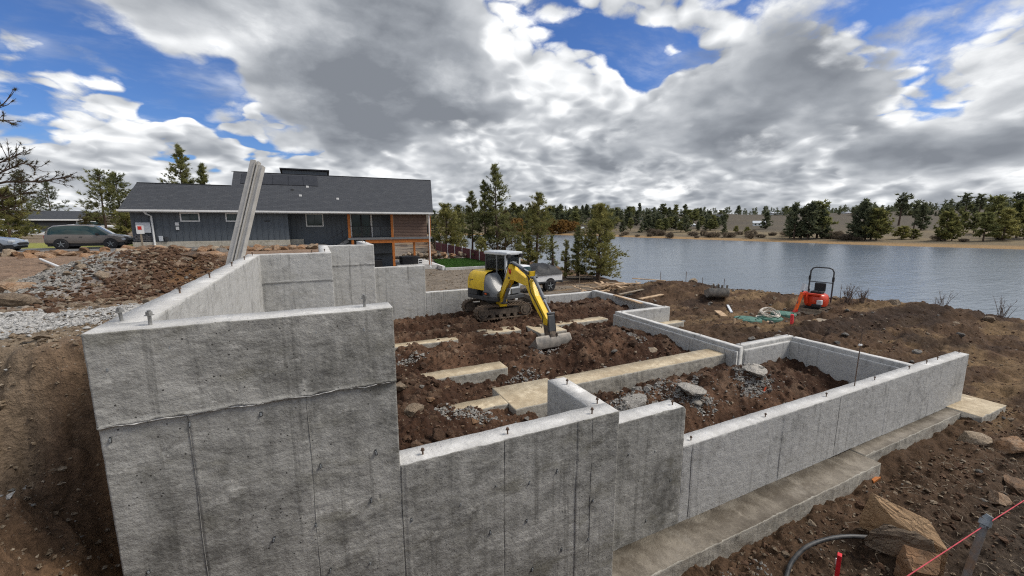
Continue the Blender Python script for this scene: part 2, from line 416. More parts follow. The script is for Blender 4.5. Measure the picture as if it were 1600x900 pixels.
class MB:
    def __init__(self):
        self.v = []; self.f = []; self.mi = []; self.M = Matrix()

    def add(self, vs, fs, mi=0):
        b = len(self.v)
        self.v += [tuple(self.M @ Vector(p)) for p in vs]
        self.f += [tuple(b + i for i in f) for f in fs]
        self.mi += [mi] * len(fs)
        return self

    def box(self, a, b, mi=0, bevel=0.0):
        x0, y0, z0 = a; x1, y1, z1 = b
        if bevel > 0:
            bm = bmesh.new()
            bmesh.ops.create_cube(bm, size=1)
            for v in bm.verts:
                v.co = Vector(((x0 + x1) / 2 + v.co.x * (x1 - x0), (y0 + y1) / 2 + v.co.y * (y1 - y0), (z0 + z1) / 2 + v.co.z * (z1 - z0)))
            bmesh.ops.bevel(bm, geom=bm.edges[:], offset=bevel, segments=2, profile=0.6, affect='EDGES')
            bm.verts.index_update()
            self.add([v.co[:] for v in bm.verts], [[v.index for v in f.verts] for f in bm.faces], mi)
            bm.free()
            return self
        vs = [(x0, y0, z0), (x1, y0, z0), (x1, y1, z0), (x0, y1, z0), (x0, y0, z1), (x1, y0, z1), (x1, y1, z1), (x0, y1, z1)]
        return self.add(vs, [(0, 3, 2, 1), (4, 5, 6, 7), (0, 1, 5, 4), (1, 2, 6, 5), (2, 3, 7, 6), (3, 0, 4, 7)], mi)

    def beam(self, p, q, wd, ht, mi=0, up=(0, 0, 1)):
        p = Vector(p); q = Vector(q); d = (q - p).normalized()
        s = d.cross(Vector(up))
        if s.length < 1e-4: s = d.cross(Vector((0, 1, 0)))
        s.normalize(); n = s.cross(d)
        vs = [c + s * (a * wd / 2) + n * (b * ht / 2) for c in (p, q) for a, b in ((-1, -1), (1, -1), (1, 1), (-1, 1))]
        return self.add(vs, [(0, 1, 2, 3), (7, 6, 5, 4), (0, 4, 5, 1), (1, 5, 6, 2), (2, 6, 7, 3), (3, 7, 4, 0)], mi)

    def tube(self, pts, rads, n=8, mi=0, cap=True):
        pts = [Vector(p) for p in pts]
        if not hasattr(rads, '__len__'): rads = [rads] * len(pts)
        vs = []; fs = []
        ref = None
        for i, p in enumerate(pts):
            d = (pts[min(i + 1, len(pts) - 1)] - pts[max(i - 1, 0)])
            d = d.normalized() if d.length > 1e-7 else Vector((0, 0, 1))
            if ref is None:
                ref = d.orthogonal().normalized()
            s = ref - d * ref.dot(d)
            if s.length < 1e-5: s = d.orthogonal()
            s.normalize(); ref = s; t = d.cross(s)
            for k in range(n):
                a = 2 * math.pi * k / n
                vs.append(p + (s * math.cos(a) + t * math.sin(a)) * rads[i])
        for i in range(len(pts) - 1):
            for k in range(n):
                fs.append((i * n + k, i * n + (k + 1) % n, (i + 1) * n + (k + 1) % n, (i + 1) * n + k))
        if cap:
            fs.append(tuple(range(n - 1, -1, -1)))
            fs.append(tuple((len(pts) - 1) * n + k for k in range(n)))
        return self.add(vs, fs, mi)

    def cyl(self, p, q, r, n=14, mi=0):
        return self.tube([p, q], r, n, mi)

    def prism(self, poly, axis, a, b, mi=0):
        """polygon (2D) extruded along axis 'x','y' or 'z' from a to b"""
        def P(u, v, t):
            return {'x': (t, u, v), 'y': (u, t, v), 'z': (u, v, t)}[axis]
        n = len(poly)
        vs = [P(u, v, a) for u, v in poly] + [P(u, v, b) for u, v in poly]
        fs = [tuple(range(n - 1, -1, -1)), tuple(range(n, 2 * n))] + [(i, (i + 1) % n, n + (i + 1) % n, n + i) for i in range(n)]
        return self.add(vs, fs, mi)

    def grid(self, P, mi=0):
        """P: list of rows of points"""
        nr, nc = len(P), len(P[0])
        return self.add([p for r in P for p in r], [(i * nc + j, i * nc + j + 1, (i + 1) * nc + j + 1, (i + 1) * nc + j) for i in range(nr - 1) for j in range(nc - 1)], mi)

    def build(self, name, mats, parent=None, smooth=None, bevel=0.0, origin=None, recalc=True):
        me = bpy.data.meshes.new(name)
        vs = self.v
        if origin is not None:
            o_ = Vector(origin); vs = [tuple(Vector(p) - o_) for p in vs]
        me.from_pydata(vs, [], self.f)
        if not isinstance(mats, (list, tuple)): mats = [mats]
        for m in mats: me.materials.append(m)
        me.polygons.foreach_set('material_index', self.mi)
        if recalc or bevel:
            bm = bmesh.new(); bm.from_mesh(me)
            if bevel:
                bmesh.ops.bevel(bm, geom=[e for e in bm.edges if len(e.link_faces) == 2 and e.calc_face_angle(0) > 0.5], offset=bevel, segments=2, profile=0.6, affect='EDGES')
            bmesh.ops.recalc_face_normals(bm, faces=bm.faces[:])
            bm.to_mesh(me); bm.free()
        if smooth is not None:
            me.polygons.foreach_set('use_smooth', [True] * len(me.polygons))
            if smooth < 170:
                me.set_sharp_from_angle(angle=R(smooth))
        me.update()
        o = bpy.data.objects.new(name, me)
        if origin is not None: o.location = origin
        return link(o, parent)


def copy_tree(o, parent=None):
    c = o.copy(); link(c, parent)
    for ch in o.children:
        copy_tree(ch, c)
    return c


def npmesh(name, V, Fc, mats, parent=None, mi=None, smooth=False):
    """fast mesh from numpy: V (n,3), Fc (m,k)"""
    me = bpy.data.meshes.new(name)
    k = Fc.shape[1]
    me.vertices.add(len(V)); me.vertices.foreach_set('co', np.ascontiguousarray(V, dtype=np.float32).ravel())
    me.loops.add(Fc.size); me.loops.foreach_set('vertex_index', np.ascontiguousarray(Fc, dtype=np.int32).ravel())
    me.polygons.add(len(Fc)); me.polygons.foreach_set('loop_start', np.arange(0, Fc.size, k, dtype=np.int32))
    for m in (mats if isinstance(mats, (list, tuple)) else [mats]): me.materials.append(m)
    if mi is not None: me.polygons.foreach_set('material_index', np.asarray(mi, dtype=np.int32))
    me.polygons.foreach_set('use_smooth', np.full(len(Fc), smooth, dtype=bool))
    me.update(calc_edges=True)
    o = bpy.data.objects.new(name, me)
    return link(o, parent)


# ------------------------------------------------------------------ numpy noise
def _hash(ix, iy, s):
    h = (ix.astype(np.int64) * 374761393 + iy.astype(np.int64) * 668265263 + s * 974634777) & 0xFFFFFFFF
    h = ((h ^ (h >> 13)) * 1274126177) & 0xFFFFFFFF
    h = h ^ (h >> 16)
    return (h & 0xFFFF) / 65535.0


def vnoise(x, y, s=0):
    ix = np.floor(x); iy = np.floor(y)
    fx = x - ix; fy = y - iy
    fx = fx * fx * fx * (fx * (fx * 6 - 15) + 10); fy = fy * fy * fy * (fy * (fy * 6 - 15) + 10)
    a = _hash(ix, iy, s); b = _hash(ix + 1, iy, s); c = _hash(ix, iy + 1, s); d = _hash(ix + 1, iy + 1, s)
    return (a + (b - a) * fx) * (1 - fy) + (c + (d - c) * fx) * fy


def fbm(x, y, oct=4, s=0, gain=0.5):
    t = np.zeros_like(x, dtype=float); a = 1.0; n = 0.0
    for o in range(oct):
        t += a * (vnoise(x, y, s + o * 17) - 0.5); n += a
        x, y = x * 1.97 + y * 0.31 + 5.2, y * 1.97 - x * 0.31 + 1.3; a *= gain
    return t / n * 2


def ss(a, b, x):
    t = np.clip((x - a) / (b - a), 0, 1)
    return t * t * (3 - 2 * t)


def lerp(a, b, t):
    return a + (b - a) * t


def gauss(X, Y, cx, cy, sx, sy, amp, rot=0.0):
    c, s = math.cos(rot), math.sin(rot)
    dx, dy = X - cx, Y - cy
    u = c * dx + s * dy; v = -s * dx + c * dy
    return amp * np.exp(-(u / sx) ** 2 - (v / sy) ** 2)

# ------------------------------------------------------------------ terrain
RIM_Y = np.array([-80, 2, 6, 8.5, 10.9, 12.7, 15.6, 19.9, 24, 30, 42, 60, 100, 250, 330, 420.])
RIM_X = np.array([55, 29.5, 27.4, 25.8, 24.6, 22.5, 21.3, 20.2, 20.2, 21.2, 22.0, 23.0, 25, 30, 0, -60.])
FAR = np.array([(330, -160), (260, -60), (232, 10), (216, 50), (203, 82), (195, 123), (183, 170), (174, 215), (160, 262), (120, 285), (74, 282), (30, 330), (-40, 430), (-140, 560)], float)
LAKE_Z = -5.5


def far_side(X, Y):
    """signed distance to the far shore, positive on the land beyond"""
    best = np.full(X.shape, 1e9); sgn = np.ones(X.shape)
    for (ax, ay), (bx, by) in zip(FAR[:-1], FAR[1:]):
        dx, dy = bx - ax, by - ay
        t = np.clip(((X - ax) * dx + (Y - ay) * dy) / (dx * dx + dy * dy), 0, 1)
        d = np.hypot(X - ax - t * dx, Y - ay - t * dy)
        cr = dx * (Y - ay) - dy * (X - ax)
        up = d < best
        best = np.where(up, d, best); sgn = np.where(up, np.where(cr < 0, 1.0, -1.0), sgn)
    return best * sgn


def inside(X, Y):
    y0 = np.where(X < 2.9, 3.6, 3.95)
    y1 = np.where(X < 0.2, 10.7, np.where(X < 1.57, 14.0, 15.92))
    m = (X > -1.25) & (X < 9.67) & (Y > y0) & (Y < y1)
    m |= (X >= 9.67) & (X < 11.92) & (Y > 3.95) & (Y < 6.75)
    m |= (X >= 9.67) & (X < 11.92) & (Y > 11.32) & (Y < 15.92)
    return m


def terrain(X, Y, detail=True):
    """height and tint of the ground"""
    X = np.asarray(X, float); Y = np.asarray(Y, float)
    n1 = fbm(X * 0.7, Y * 0.7, 4, 1); n2 = fbm(X * 2.1, Y * 2.1, 4, 2); n3 = fbm(X * 7.5, Y * 7.5, 4, 3)
    rg = np.abs(fbm(X * 3.3, Y * 3.3, 4, 9))
    # outside, right and back
    g = lerp(-1.15, -0.50, ss(3.4, 8.0, Y - 0.05 * np.clip(X - 12, 0, 30)))
    g = lerp(g, -1.05, ss(14, 27, Y))
    g = g + gauss(X, Y, 17.4, 16.2, 3.6, 1.5, 0.85, -0.45) + gauss(X, Y, 21.5, 12.6, 2.6, 1.0, 0.28, -0.6) - gauss(X, Y, 18.6, 11.3, 2.6, 1.2, 0.25)
    g = g + gauss(X, Y, 25.3, 8.6, 3.5, 1.2, 0.22, -1.0) + gauss(X, Y, 14.5, 6.5, 2.0, 2.5, 0.18) - gauss(X, Y, 19.5, 8.0, 3.0, 0.8, 0.22, 0.2)
    g = g + gauss(X, Y, 13.8, 9.0, 1.2, 1.6, 0.15)
    furrow = np.sin((X * 0.45 + Y * 1.9 + n1 * 1.5) * 3.0) * 0.06 * ss(12.5, 14.5, X) * ss(13, 9, Y) * ss(30, 25, X)
    g = g + furrow
    for (ax, ay, bx, by) in ((12.5, 5.6, 27, 7.6), (13.0, 9.2, 26, 4.6), (14.5, 8.0, 22, 12.0), (6.0, 2.0, 19, 1.2)):     # crawler ruts
        L0 = math.hypot(bx - ax, by - ay); ux, uy = (bx - ax) / L0, (by - ay) / L0
        tt = (X - ax) * ux + (Y - ay) * uy; vv = -(X - ax) * uy + (Y - ay) * ux + 0.25 * np.sin(tt * 0.5)
        on = ss(-0.3, 0.5, tt) * ss(L0 + 0.3, L0 - 0.5, tt)
        for o_ in (-0.55, 0.55):
            g = g - on * 0.075 * np.exp(-((vv - o_) / 0.17) ** 4) * (0.75 + 0.25 * np.sign(np.sin(tt * 38))) + on * 0.045 * np.exp(-((np.abs(vv - o_) - 0.26) / 0.08) ** 2)
    col_r = np.stack([0.062 + 0 * X, 0.042 + 0 * X, 0.028 + 0 * X], -1)
    wet = np.array([0.055, 0.043, 0.033]); C = lerp(np.array([0.088, 0.053, 0.031]) + 0 * X[..., None], wet, (ss(3.2, 1.0, Y) * ss(2, 4, X))[..., None])
    C = lerp(C, np.array([0.155, 0.130, 0.103]), (ss(16.5, 19, Y) * ss(19.5, 17.0, X))[..., None])
    C = lerp(C, np.array([0.200, 0.132, 0.070]), (ss(0.0, 0.35, fbm(X * 0.35, Y * 1.5, 4, 77)) * ss(12, 15, X))[..., None] * 0.85)
    C = lerp(C, np.array([0.036, 0.022, 0.015]), (ss(0.0, 0.35, fbm(X * 0.3 + 9, Y * 0.8, 4, 78)) * ss(12, 14, X))[..., None] * 0.85)
    rough = lerp(0.12, 0.03, ss(17.5, 20, Y))
    # high ground on the left and around the house
    hl = lerp(2.46, 1.98, ss(6, 10.5, Y)); hl = lerp(hl, 1.62, ss(20, 33, Y))
    hl = hl + gauss(X, Y, -3.1, 11.9, 1.4, 2.0, 0.84) + gauss(X, Y, -2.7, 14.2, 1.4, 2.0, 0.03) + gauss(X, Y, -4.7, 12.2, 1.0, 2.4, 0.42)
    hl = hl - gauss(X, Y, -8.5, 17, 4.0, 3.0, 0.25)
    t_hi = np.where(Y < 10.72, X < -1.25, np.where(Y < 14.02, X < 0.2, np.where(Y < 17.1, X < 1.57, 0.0))).astype(float)
    t_hi = np.where(Y >= 17.1, ss(5.5, 1.0, X + 0.02 * (Y - 17)), t_hi)
    z = lerp(g, hl, t_hi)
    CL = lerp(np.array([0.215, 0.168, 0.118]) + 0 * X[..., None], np.array([0.135, 0.074, 0.036]), np.clip(gauss(X, Y, -3.1, 11.8, 2.0, 2.9, 1.5), 0, 1)[..., None])
    CL = lerp(CL, np.array([0.100, 0.060, 0.036]), (ss(0.05, 0.4, n2) * 0.5)[..., None])
    CL = lerp(CL, np.array([0.26, 0.255, 0.245]), (np.clip(gauss(X, Y, -4.5, 11.4, 0.9, 2.9, 1.3), 0, 1))[..., None])
    CL = lerp(CL, np.array([0.20, 0.135, 0.095]), (ss(13.5, 17, Y))[..., None] * 0.8)
    CL = lerp(CL, np.array([0.13, 0.13, 0.13]), ss(35.2, 36.0, Y)[..., None])                       # driveway
    CL = lerp(CL, np.array([0.20, 0.205, 0.05]), (ss(42.6, 43.0, Y) * ss(-11, -13, X))[..., None])    # strip of grass
    CL = lerp(CL, np.array([0.16, 0.125, 0.085]), (ss(52, 56, Y))[..., None])
    C = lerp(C, CL, t_hi[..., None])
    rough = lerp(rough, 0.05, t_hi); rough = lerp(rough, 0.012, t_hi * ss(34.5, 36, Y))
    # excavation in front of the wall and the bank the viewer stands on
    fr = (Y < 4.9) & (X < 3.2)
    bank = np.clip(0.55 + 1.05 * (-1.36 - X + n2 * 0.25 + 0.1 * n3), 0.4, lerp(1.75, 2.25, ss(0, 3.5, Y)) + 0.1 * n1)
    tb = ss(4.75, 3.95, Y + 0.25 * n2)
    zf = np.where(X < -1.36, lerp(z, bank, tb), np.where(Y < 3.6, -1.0, z))
    z = np.where(fr, zf, z)
    slope = np.clip((bank + 0.9) * (2.15 - bank) * 1.2, 0, 1)
    Cb = lerp(np.array([0.165, 0.122, 0.084]) + 0 * X[..., None], np.array([0.125, 0.078, 0.047]), (ss(-2.35, -1.9, X + 0.2 * n2))[..., None])
    Cb = lerp(Cb, np.array([0.200, 0.105, 0.040]), (ss(-1.9, -1.45, X) * ss(0.0, 0.25, n1 + 0.1))[..., None] * 0.6)
    Cb = lerp(Cb, np.array([0.135, 0.120, 0.100]), (ss(-2.3, -2.9, X + 0.3 * n1) * ss(3.2, 4.0, Y))[..., None])
    C = np.where((fr & (X < -1.3))[..., None], lerp(C, Cb, ss(5.4, 4.2, Y)[..., None]), C)
    # soft tan shoulder between gravel and cut
    r = np.hypot(X, Y + 0.25)
    zc = 1.75 - 1.6 * np.clip(r - 0.8, 0, 10)
    zc = np.maximum(zc, lerp(-5, 1.75, ss(-0.3, -1.5, Y)) * ss(12, 7, X) + -2.0 * ss(7, 12, X))
    z = np.where(Y < 3.3, np.maximum(z, zc), z)
    # inside the foundation
    ins = inside(X, Y)
    zi = lerp(-0.24, -0.03, ss(10.8, 12.6, Y)) - 0.15 * ss(15.0, 15.7, Y)
    zi = zi + gauss(X, Y, 0.9, 5.6, 1.35, 1.6, 0.80) + gauss(X, Y, 1.5, 8.3, 0.9, 1.2, 0.42) + gauss(X, Y, 7.7, 9.3, 2.0, 1.25, 0.52) + gauss(X, Y, 1.6, 10.6, 1.0, 0.7, 0.25)
    for o_ in (13.42, 14.98):
        zi = zi - ss(1.9, 2.6, X) * ss(9.2, 8.6, X) * (0.05 * np.exp(-((Y - o_) / 0.17) ** 4) * (0.75 + 0.25 * np.sign(np.sin(X * 38))) - 0.03 * np.exp(-((np.abs(Y - o_) - 0.25) / 0.07) ** 2))
    zi = zi + gauss(X, Y, 4.2, 9.9, 1.6, 0.6, 0.22) + gauss(X, Y, 9.0, 13.6, 2.4, 1.2, 0.18) - gauss(X, Y, 5.0, 7.9, 1.6, 0.5, 0.15)
    z2 = -0.62 + 0.42 * ss(4.2, 6.2, Y) + gauss(X, Y, 6.7, 5.9, 0.8, 0.55, 0.22) + gauss(X, Y, 9.0, 5.9, 0.8, 0.5, 0.25) + gauss(X, Y, 5.3, 5.8, 0.7, 0.5, 0.22) - gauss(X, Y, 11.0, 5.6, 0.9, 1.2, 0.12)
    c2 = (X > 3.0) & (Y < 6.8) & ((Y < 6.2) | (X > 4.9))
    w2 = ss(2.9, 4.6, X) * ss(7.0, 6.5, Y)
    zi = lerp(zi, z2, w2)
    z = np.where(ins, zi, z)
    CI = lerp(np.array([0.052, 0.026, 0.015]) + 0 * X[..., None], np.array([0.112, 0.062, 0.037]), ss(-0.1, 0.45, n1 + 0.4 * n2)[..., None])
    CI = lerp(CI, np.array([0.19, 0.130, 0.088]), (ss(0.22, 0.55, n2) * 0.35)[..., None])
    CI = CI * 0.82; C = C * lerp(1.0, 0.80, (ss(2, 6, X) * ss(18, 15, Y))[..., None])
    C = np.where(ins[..., None], CI, C)
    rough = np.where(ins, 0.17, rough)
    # lake bank, bed and the land beyond
    xr = np.interp(Y, RIM_Y, RIM_X)
    over = X - xr - n1 * 0.6
    zb = np.maximum(-0.4 - 0.60 * np.clip(over, 0, 99), -7.5)
    z = np.where(over > 0, np.minimum(z, zb), z)
    C = lerp(C, np.array([0.17, 0.13, 0.08]), ss(2, 5, over)[..., None])
    rough = lerp(rough, 0.05, ss(1, 6, over))
    far = far_side(X, Y)
    m = fbm(X * 0.012, Y * 0.012, 4, 21)
    hf = -5.75 + 0.12 * np.clip(far, 0, 5) + 0.05 * np.clip(far - 5, 0, 380) + 0.012 * np.clip(far - 385, 0, 900) + m * 3 * ss(20, 200, far)
    hf = hf + gauss(X, Y, 560, 120, 160, 170, 2) + gauss(X, Y, 330, 700, 300, 200, 8)
    z = np.where(far > -4, np.maximum(np.where(far > -4, hf, z), -7.5), z)
    Cf = lerp(np.array([0.23, 0.150, 0.072]) + 0 * X[..., None], np.array([0.118, 0.095, 0.062]), ss(7, 16, far + 6 * m)[..., None])
    Cf = lerp(Cf, np.array([0.160, 0.126, 0.076]), (ss(0.0, 0.3, fbm(X * 0.03, Y * 0.012, 3, 33)) * ss(14, 30, far))[..., None])
    Cf = lerp(Cf, np.array([0.066, 0.057, 0.044]), (ss(70, 110, far + 50 * m))[..., None] * 0.8)
    Cf = lerp(Cf, np.array([0.080, 0.078, 0.076]), (ss(380, 700, far))[..., None])
    C = np.where((far > -4)[..., None], Cf, C)
    rough = np.where(far > -4, 0.06, rough)
    if detail:
        k = rough
        z = z + k * (0.9 * n1 + 1.0 * n2 + 0.55 * n3) + np.where(rough > 0.06, 1, 0.3) * k * 0.9 * (0.35 - rg)
    return z, C


def hz(x, y):
    z, _ = terrain(np.array([x]), np.array([y]))
    return float(z[0])


az = np.concatenate([np.linspace(-180, -57, 60, endpoint=False), np.linspace(-57, 57, 860), np.linspace(57, 180, 60)[1:]])
rr = np.concatenate([np.geomspace(0.35, 2.2, 40, endpoint=False), np.geomspace(2.2, 32, 560, endpoint=False), np.geomspace(32, 5200, 220)])
A_, R_ = np.meshgrid(np.radians(az - YAW), rr)
GX = R_ * np.sin(A_); GY = R_ * np.cos(A_)
GZ, GC = terrain(GX, GY)
V = np.stack([GX, GY, GZ], -1).reshape(-1, 3)
na = len(az); idx = np.arange(len(rr) * na).reshape(len(rr), na)
Fq = np.stack([idx[:-1, :-1], idx[:-1, 1:], idx[1:, 1:], idx[1:, :-1]], -1).reshape(-1, 4)[:, ::-1]


def ground_mat():
    m = bpy.data.materials.new('earth'); m.use_nodes = True
    t = NT(m.node_tree)
    co = t.n('ShaderNodeTexCoord').outputs['Object']
    at_ = t.n('ShaderNodeAttribute', attribute_name='tint').outputs['Color']
    a = t.noise(co, 1.3, 7, 0.68); b = t.noise(co, 9.0, 7, 0.7); c = t.noise(co, 34, 5, 0.7)
    f = t.math('ADD', t.math('MULTIPLY', a, 0.8), t.math('ADD', t.math('MULTIPLY', b, 1.0), t.math('MULTIPLY', c, 0.8)))
    k = t.math('ADD', t.math('MULTIPLY', t.sstep(f, 0.80, 1.85), 1.55), 0.38)
    base = t.vmath('SCALE', at_); t.t.links.new(k, base.node.inputs['Scale'])
    # specks of pale grit
    vo = t.n('ShaderNodeTexVoronoi', {'Scale': 28.0}); t.t.links.new(co, vo.inputs['Vector'])
    sp = t.math('MULTIPLY', t.math('LESS_THAN', vo.outputs['Distance'], 0.20), t.math('GREATER_THAN', t.noise(co, 3.2, 4, 0.7), 0.53))
    sp = t.math('MULTIPLY', sp, t.math('GREATER_THAN', t.n('ShaderNodeSeparateColor', {'Color': vo.outputs['Color']}).outputs[0], 0.45))
    base = t.mix(t.math('MULTIPLY', sp, 0.55), base, (0.27, 0.225, 0.175))
    p = t.n('ShaderNodeBsdfPrincipled', {'Base Color': base, 'Roughness': 0.92})
    p.inputs['Specular IOR Level'].default_value = 0.2
    h = t.math('ADD', t.math('MULTIPLY', b, 1.0), t.math('ADD', t.math('MULTIPLY', c, 0.5), t.math('MULTIPLY', sp, 0.25)))
    bp = t.n('ShaderNodeBump', {'Strength': 0.9, 'Distance': 0.06, 'Height': h})
    t.t.links.new(bp.outputs[0], p.inputs['Normal'])
    t.n('ShaderNodeOutputMaterial', {'Surface': p.outputs[0]})
    return m


ground = npmesh('ground', V, Fq, ground_mat(), smooth=True)
ca = ground.data.color_attributes.new('tint', 'FLOAT_COLOR', 'POINT')
ca.data.foreach_set('color', np.concatenate([GC.reshape(-1, 3), np.ones((len(V), 1))], 1).astype(np.float32).ravel())
tag(ground, 'bare brown earth of the building plot running down to the lake', 'ground', kind='structure')

# lake
m = bpy.data.materials.new('lake_water'); m.use_nodes = True
t = NT(m.node_tree)
co = t.n('ShaderNodeTexCoord').outputs['Object']
rot = t.n('ShaderNodeMapping', {'Vector': co, 'Rotation': (0, 0, R(28)), 'Scale': (0.45, 1.5, 1.0)}).outputs[0]
hw = t.math('ADD', t.math('MULTIPLY', t.noise(rot, 0.9, 4, 0.6), 1.0), t.math('MULTIPLY', t.noise(rot, 0.16, 2, 0.5), 1.5))
bw = t.n('ShaderNodeBump', {'Strength': 0.5, 'Distance': 0.22, 'Height': hw})
p = t.n('ShaderNodeBsdfPrincipled', {'Base Color': (0.13, 0.165, 0.205, 1), 'Roughness': 0.18, 'IOR': 1.33, 'Normal': bw.outputs[0]})
p.inputs['Specular IOR Level'].default_value = 0.85
t.n('ShaderNodeOutputMaterial', {'Surface': p.outputs[0]})
lk = MB().grid([[(x, y, LAKE_Z) for x in np.linspace(-160, 420, 30)] for y in np.linspace(-200, 620, 40)])
tag(lk.build('lake', m), 'blue grey lake with small ripples beyond the plot', 'lake', kind='structure')

# ------------------------------------------------------------------ concrete foundation
found = empty('concrete_foundation', (0, 3.468, -0.95))
tag(found, 'grey poured concrete foundation walls in stepped heights around the dirt pit', 'foundation')
FO = Vector(found.location)


def wall(axis, a0, a1, face, thick, z0, z1, side=-1, seams=(), joint=None, res=0.02, mats=None, name='wall_segment', parent=None, seed=0, ties=0.6, rough=1.0, label=None, round_end=0.0, z_end=None):
    L = a1 - a0
    ns = max(4, int(L / res) + 1); nz = max(4, int((z1 - z0) / res) + 1)
    s = np.linspace(a0, a1, ns); zz = np.linspace(z0, z1, nz)
    Sg, Zg = np.meshgrid(s, zz)
    q = seed * 13.7
    d = 0.0045 * rough * fbm(Sg * 2.2 + q, Zg * 2.2, 4, 40 + seed) + 0.0050 * rough * fbm(Sg * 11 + q, Zg * 11, 5, 50 + seed, 0.65)
    d += 0.0035 * rough * np.abs(fbm(Sg * 5 + q, Zg * 16, 3, 60 + seed))
    pan = np.zeros_like(Sg)
    for i, sm in enumerate(seams):
        wob = sm + 0.004 * fbm(Zg * 6 + i, Zg * 0 + q, 3, 70)
        k = np.exp(-((Sg - wob) / 0.006) ** 2) * (0.55 + 0.5 * np.abs(fbm(Zg * 3 + i, Sg * 0 + q, 3, 72)))
        below = 1.0 if joint is None else (Zg < joint)
        d += (-0.0045 * k + 0.003 * np.exp(-((Sg - wob - 0.017) / 0.008) ** 2)) * below
        pan += np.where(Sg > wob, 0.005 if i % 2 == 0 else -0.005, 0) * below
    d += pan
    if joint is not None:
        jz = joint + 0.016 * fbm(Sg * 4 + q, Sg * 0 + 3, 4, 80) + 0.010 * fbm(Sg * 17, Sg * 0 + 1, 3, 81)
        d += 0.017 * ss(-0.006, 0.006, Zg - jz)
        d += 0.012 * np.exp(-((Zg - jz - 0.006) / 0.011) ** 2) * (0.6 + 0.8 * np.abs(fbm(Sg * 9, Zg * 2, 3, 82)))
    if ties:
        for ty in np.arange(z0 + 0.35, z1 - 0.12, ties):
            for tx in np.arange(a0 + 0.2, a1 - 0.1, ties * 0.9):
                jx = tx + 0.10 * math.sin(tx * 37 + ty * 11); jy = ty + 0.12 * math.cos(tx * 23 + ty * 5)
                rr2 = ((Sg - jx) / 0.009) ** 2 + ((Zg - jy) / 0.020) ** 2
                k_ = 0.5 + 0.5 * math.sin(tx * 91 + ty * 57)
                d += k_ * (0.008 * np.exp(-rr2) - 0.009 * np.exp(-(((Sg - jx - 0.012) / 0.008) ** 2 + ((Zg - jy - 0.01) / 0.022) ** 2)))
    top_j = 0.005 * fbm(s * 7 + q, s * 0 + 2, 4, 90)
    ztop = z1 + top_j if z_end is None else np.linspace(z1, z_end, ns) + top_j
    zr = (Zg - z0) / (z1 - z0)
    Zg = z0 + zr * (ztop - z0)
    if round_end:                                      # worn shoulder at the stepped end
        drop = round_end * ss(a1 - round_end * 1.3, a1, Sg) ** 2
        Zg = Zg - drop * zr ** 3
    # chipped arris
    chip = 0.010 * np.clip(fbm(Sg * 6 + q, Sg * 0 + 5, 4, 91) - 0.25, 0, 1) * np.exp(-((z1 - Zg) / 0.02) ** 2) * 4
    d = d - chip
    if side > 0 and axis == 'y':
        P = np.stack([face + d, Sg, Zg], -1); B = lambda sv, zv: np.stack([np.full_like(sv, face - thick), sv, zv], -1)
    elif axis == 'y':
        P = np.stack([face - d, Sg, Zg], -1); B = lambda sv, zv: np.stack([np.full_like(sv, face + thick), sv, zv], -1)
    else:
        P = np.stack([Sg, face - d, Zg], -1); B = lambda sv, zv: np.stack([sv, np.full_like(sv, face + thick), zv], -1)
    n = ns * nz
    top_b = B(s, Zg[-1] + 0.004 * fbm(s * 5, s * 0 + 9, 3, 95)); bot_b = B(s, np.full(ns, z0))
    Vv = np.concatenate([P.reshape(-1, 3), top_b, bot_b])
    ii = np.arange(n).reshape(nz, ns)
    tb = n + np.arange(ns); bb = n + ns + np.arange(ns)
    fq = [np.stack([ii[:-1, :-1], ii[:-1, 1:], ii[1:, 1:], ii[1:, :-1]], -1).reshape(-1, 4),
          np.stack([ii[-1, :-1], ii[-1, 1:], tb[1:], tb[:-1]], -1),
          np.stack([tb[:-1], tb[1:], bb[1:], bb[:-1]], -1)]
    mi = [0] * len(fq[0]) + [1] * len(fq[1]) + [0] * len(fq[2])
    # ends
    e0 = np.stack([ii[:-1, 0], ii[1:, 0], np.full(nz - 1, tb[0]), np.full(nz - 1, bb[0])], -1)
    Vv = Vv - np.array(FO)
    fq = np.concatenate(fq)
    if (axis == 'y' and side > 0): pass
    o = None
    me_faces = fq if not (axis == 'y' and side < 0) else fq[:, ::-1]
    me = bpy.data.meshes.new(name)
    ends = [list(ii[:, 0]) + [tb[0], bb[0]], list(ii[::-1, -1]) + [bb[-1], tb[-1]]]
    if axis == 'y' and side < 0: ends = [e[::-1] for e in ends]
    lv = np.concatenate([me_faces.ravel(), np.array(ends[0]), np.array(ends[1])])
    starts = np.concatenate([np.arange(0, me_faces.size, 4), [me_faces.size, me_faces.size + len(ends[0])]])
    me.vertices.add(len(Vv)); me.vertices.foreach_set('co', Vv.astype(np.float32).ravel())
    me.loops.add(len(lv)); me.loops.foreach_set('vertex_index', lv.astype(np.int32))
    me.polygons.add(len(starts)); me.polygons.foreach_set('loop_start', starts.astype(np.int32))
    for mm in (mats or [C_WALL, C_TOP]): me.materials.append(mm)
    me.polygons.foreach_set('material_index', np.array(mi + [0, 0], dtype=np.int32))
    me.update(calc_edges=True); me.validate()
    bm = bmesh.new(); bm.from_mesh(me); bmesh.ops.recalc_face_normals(bm, faces=bm.faces[:]); bm.to_mesh(me); bm.free()
    o = bpy.data.objects.new(name, me)
    link(o, parent or found)
    if label: o['label'] = label
    return o


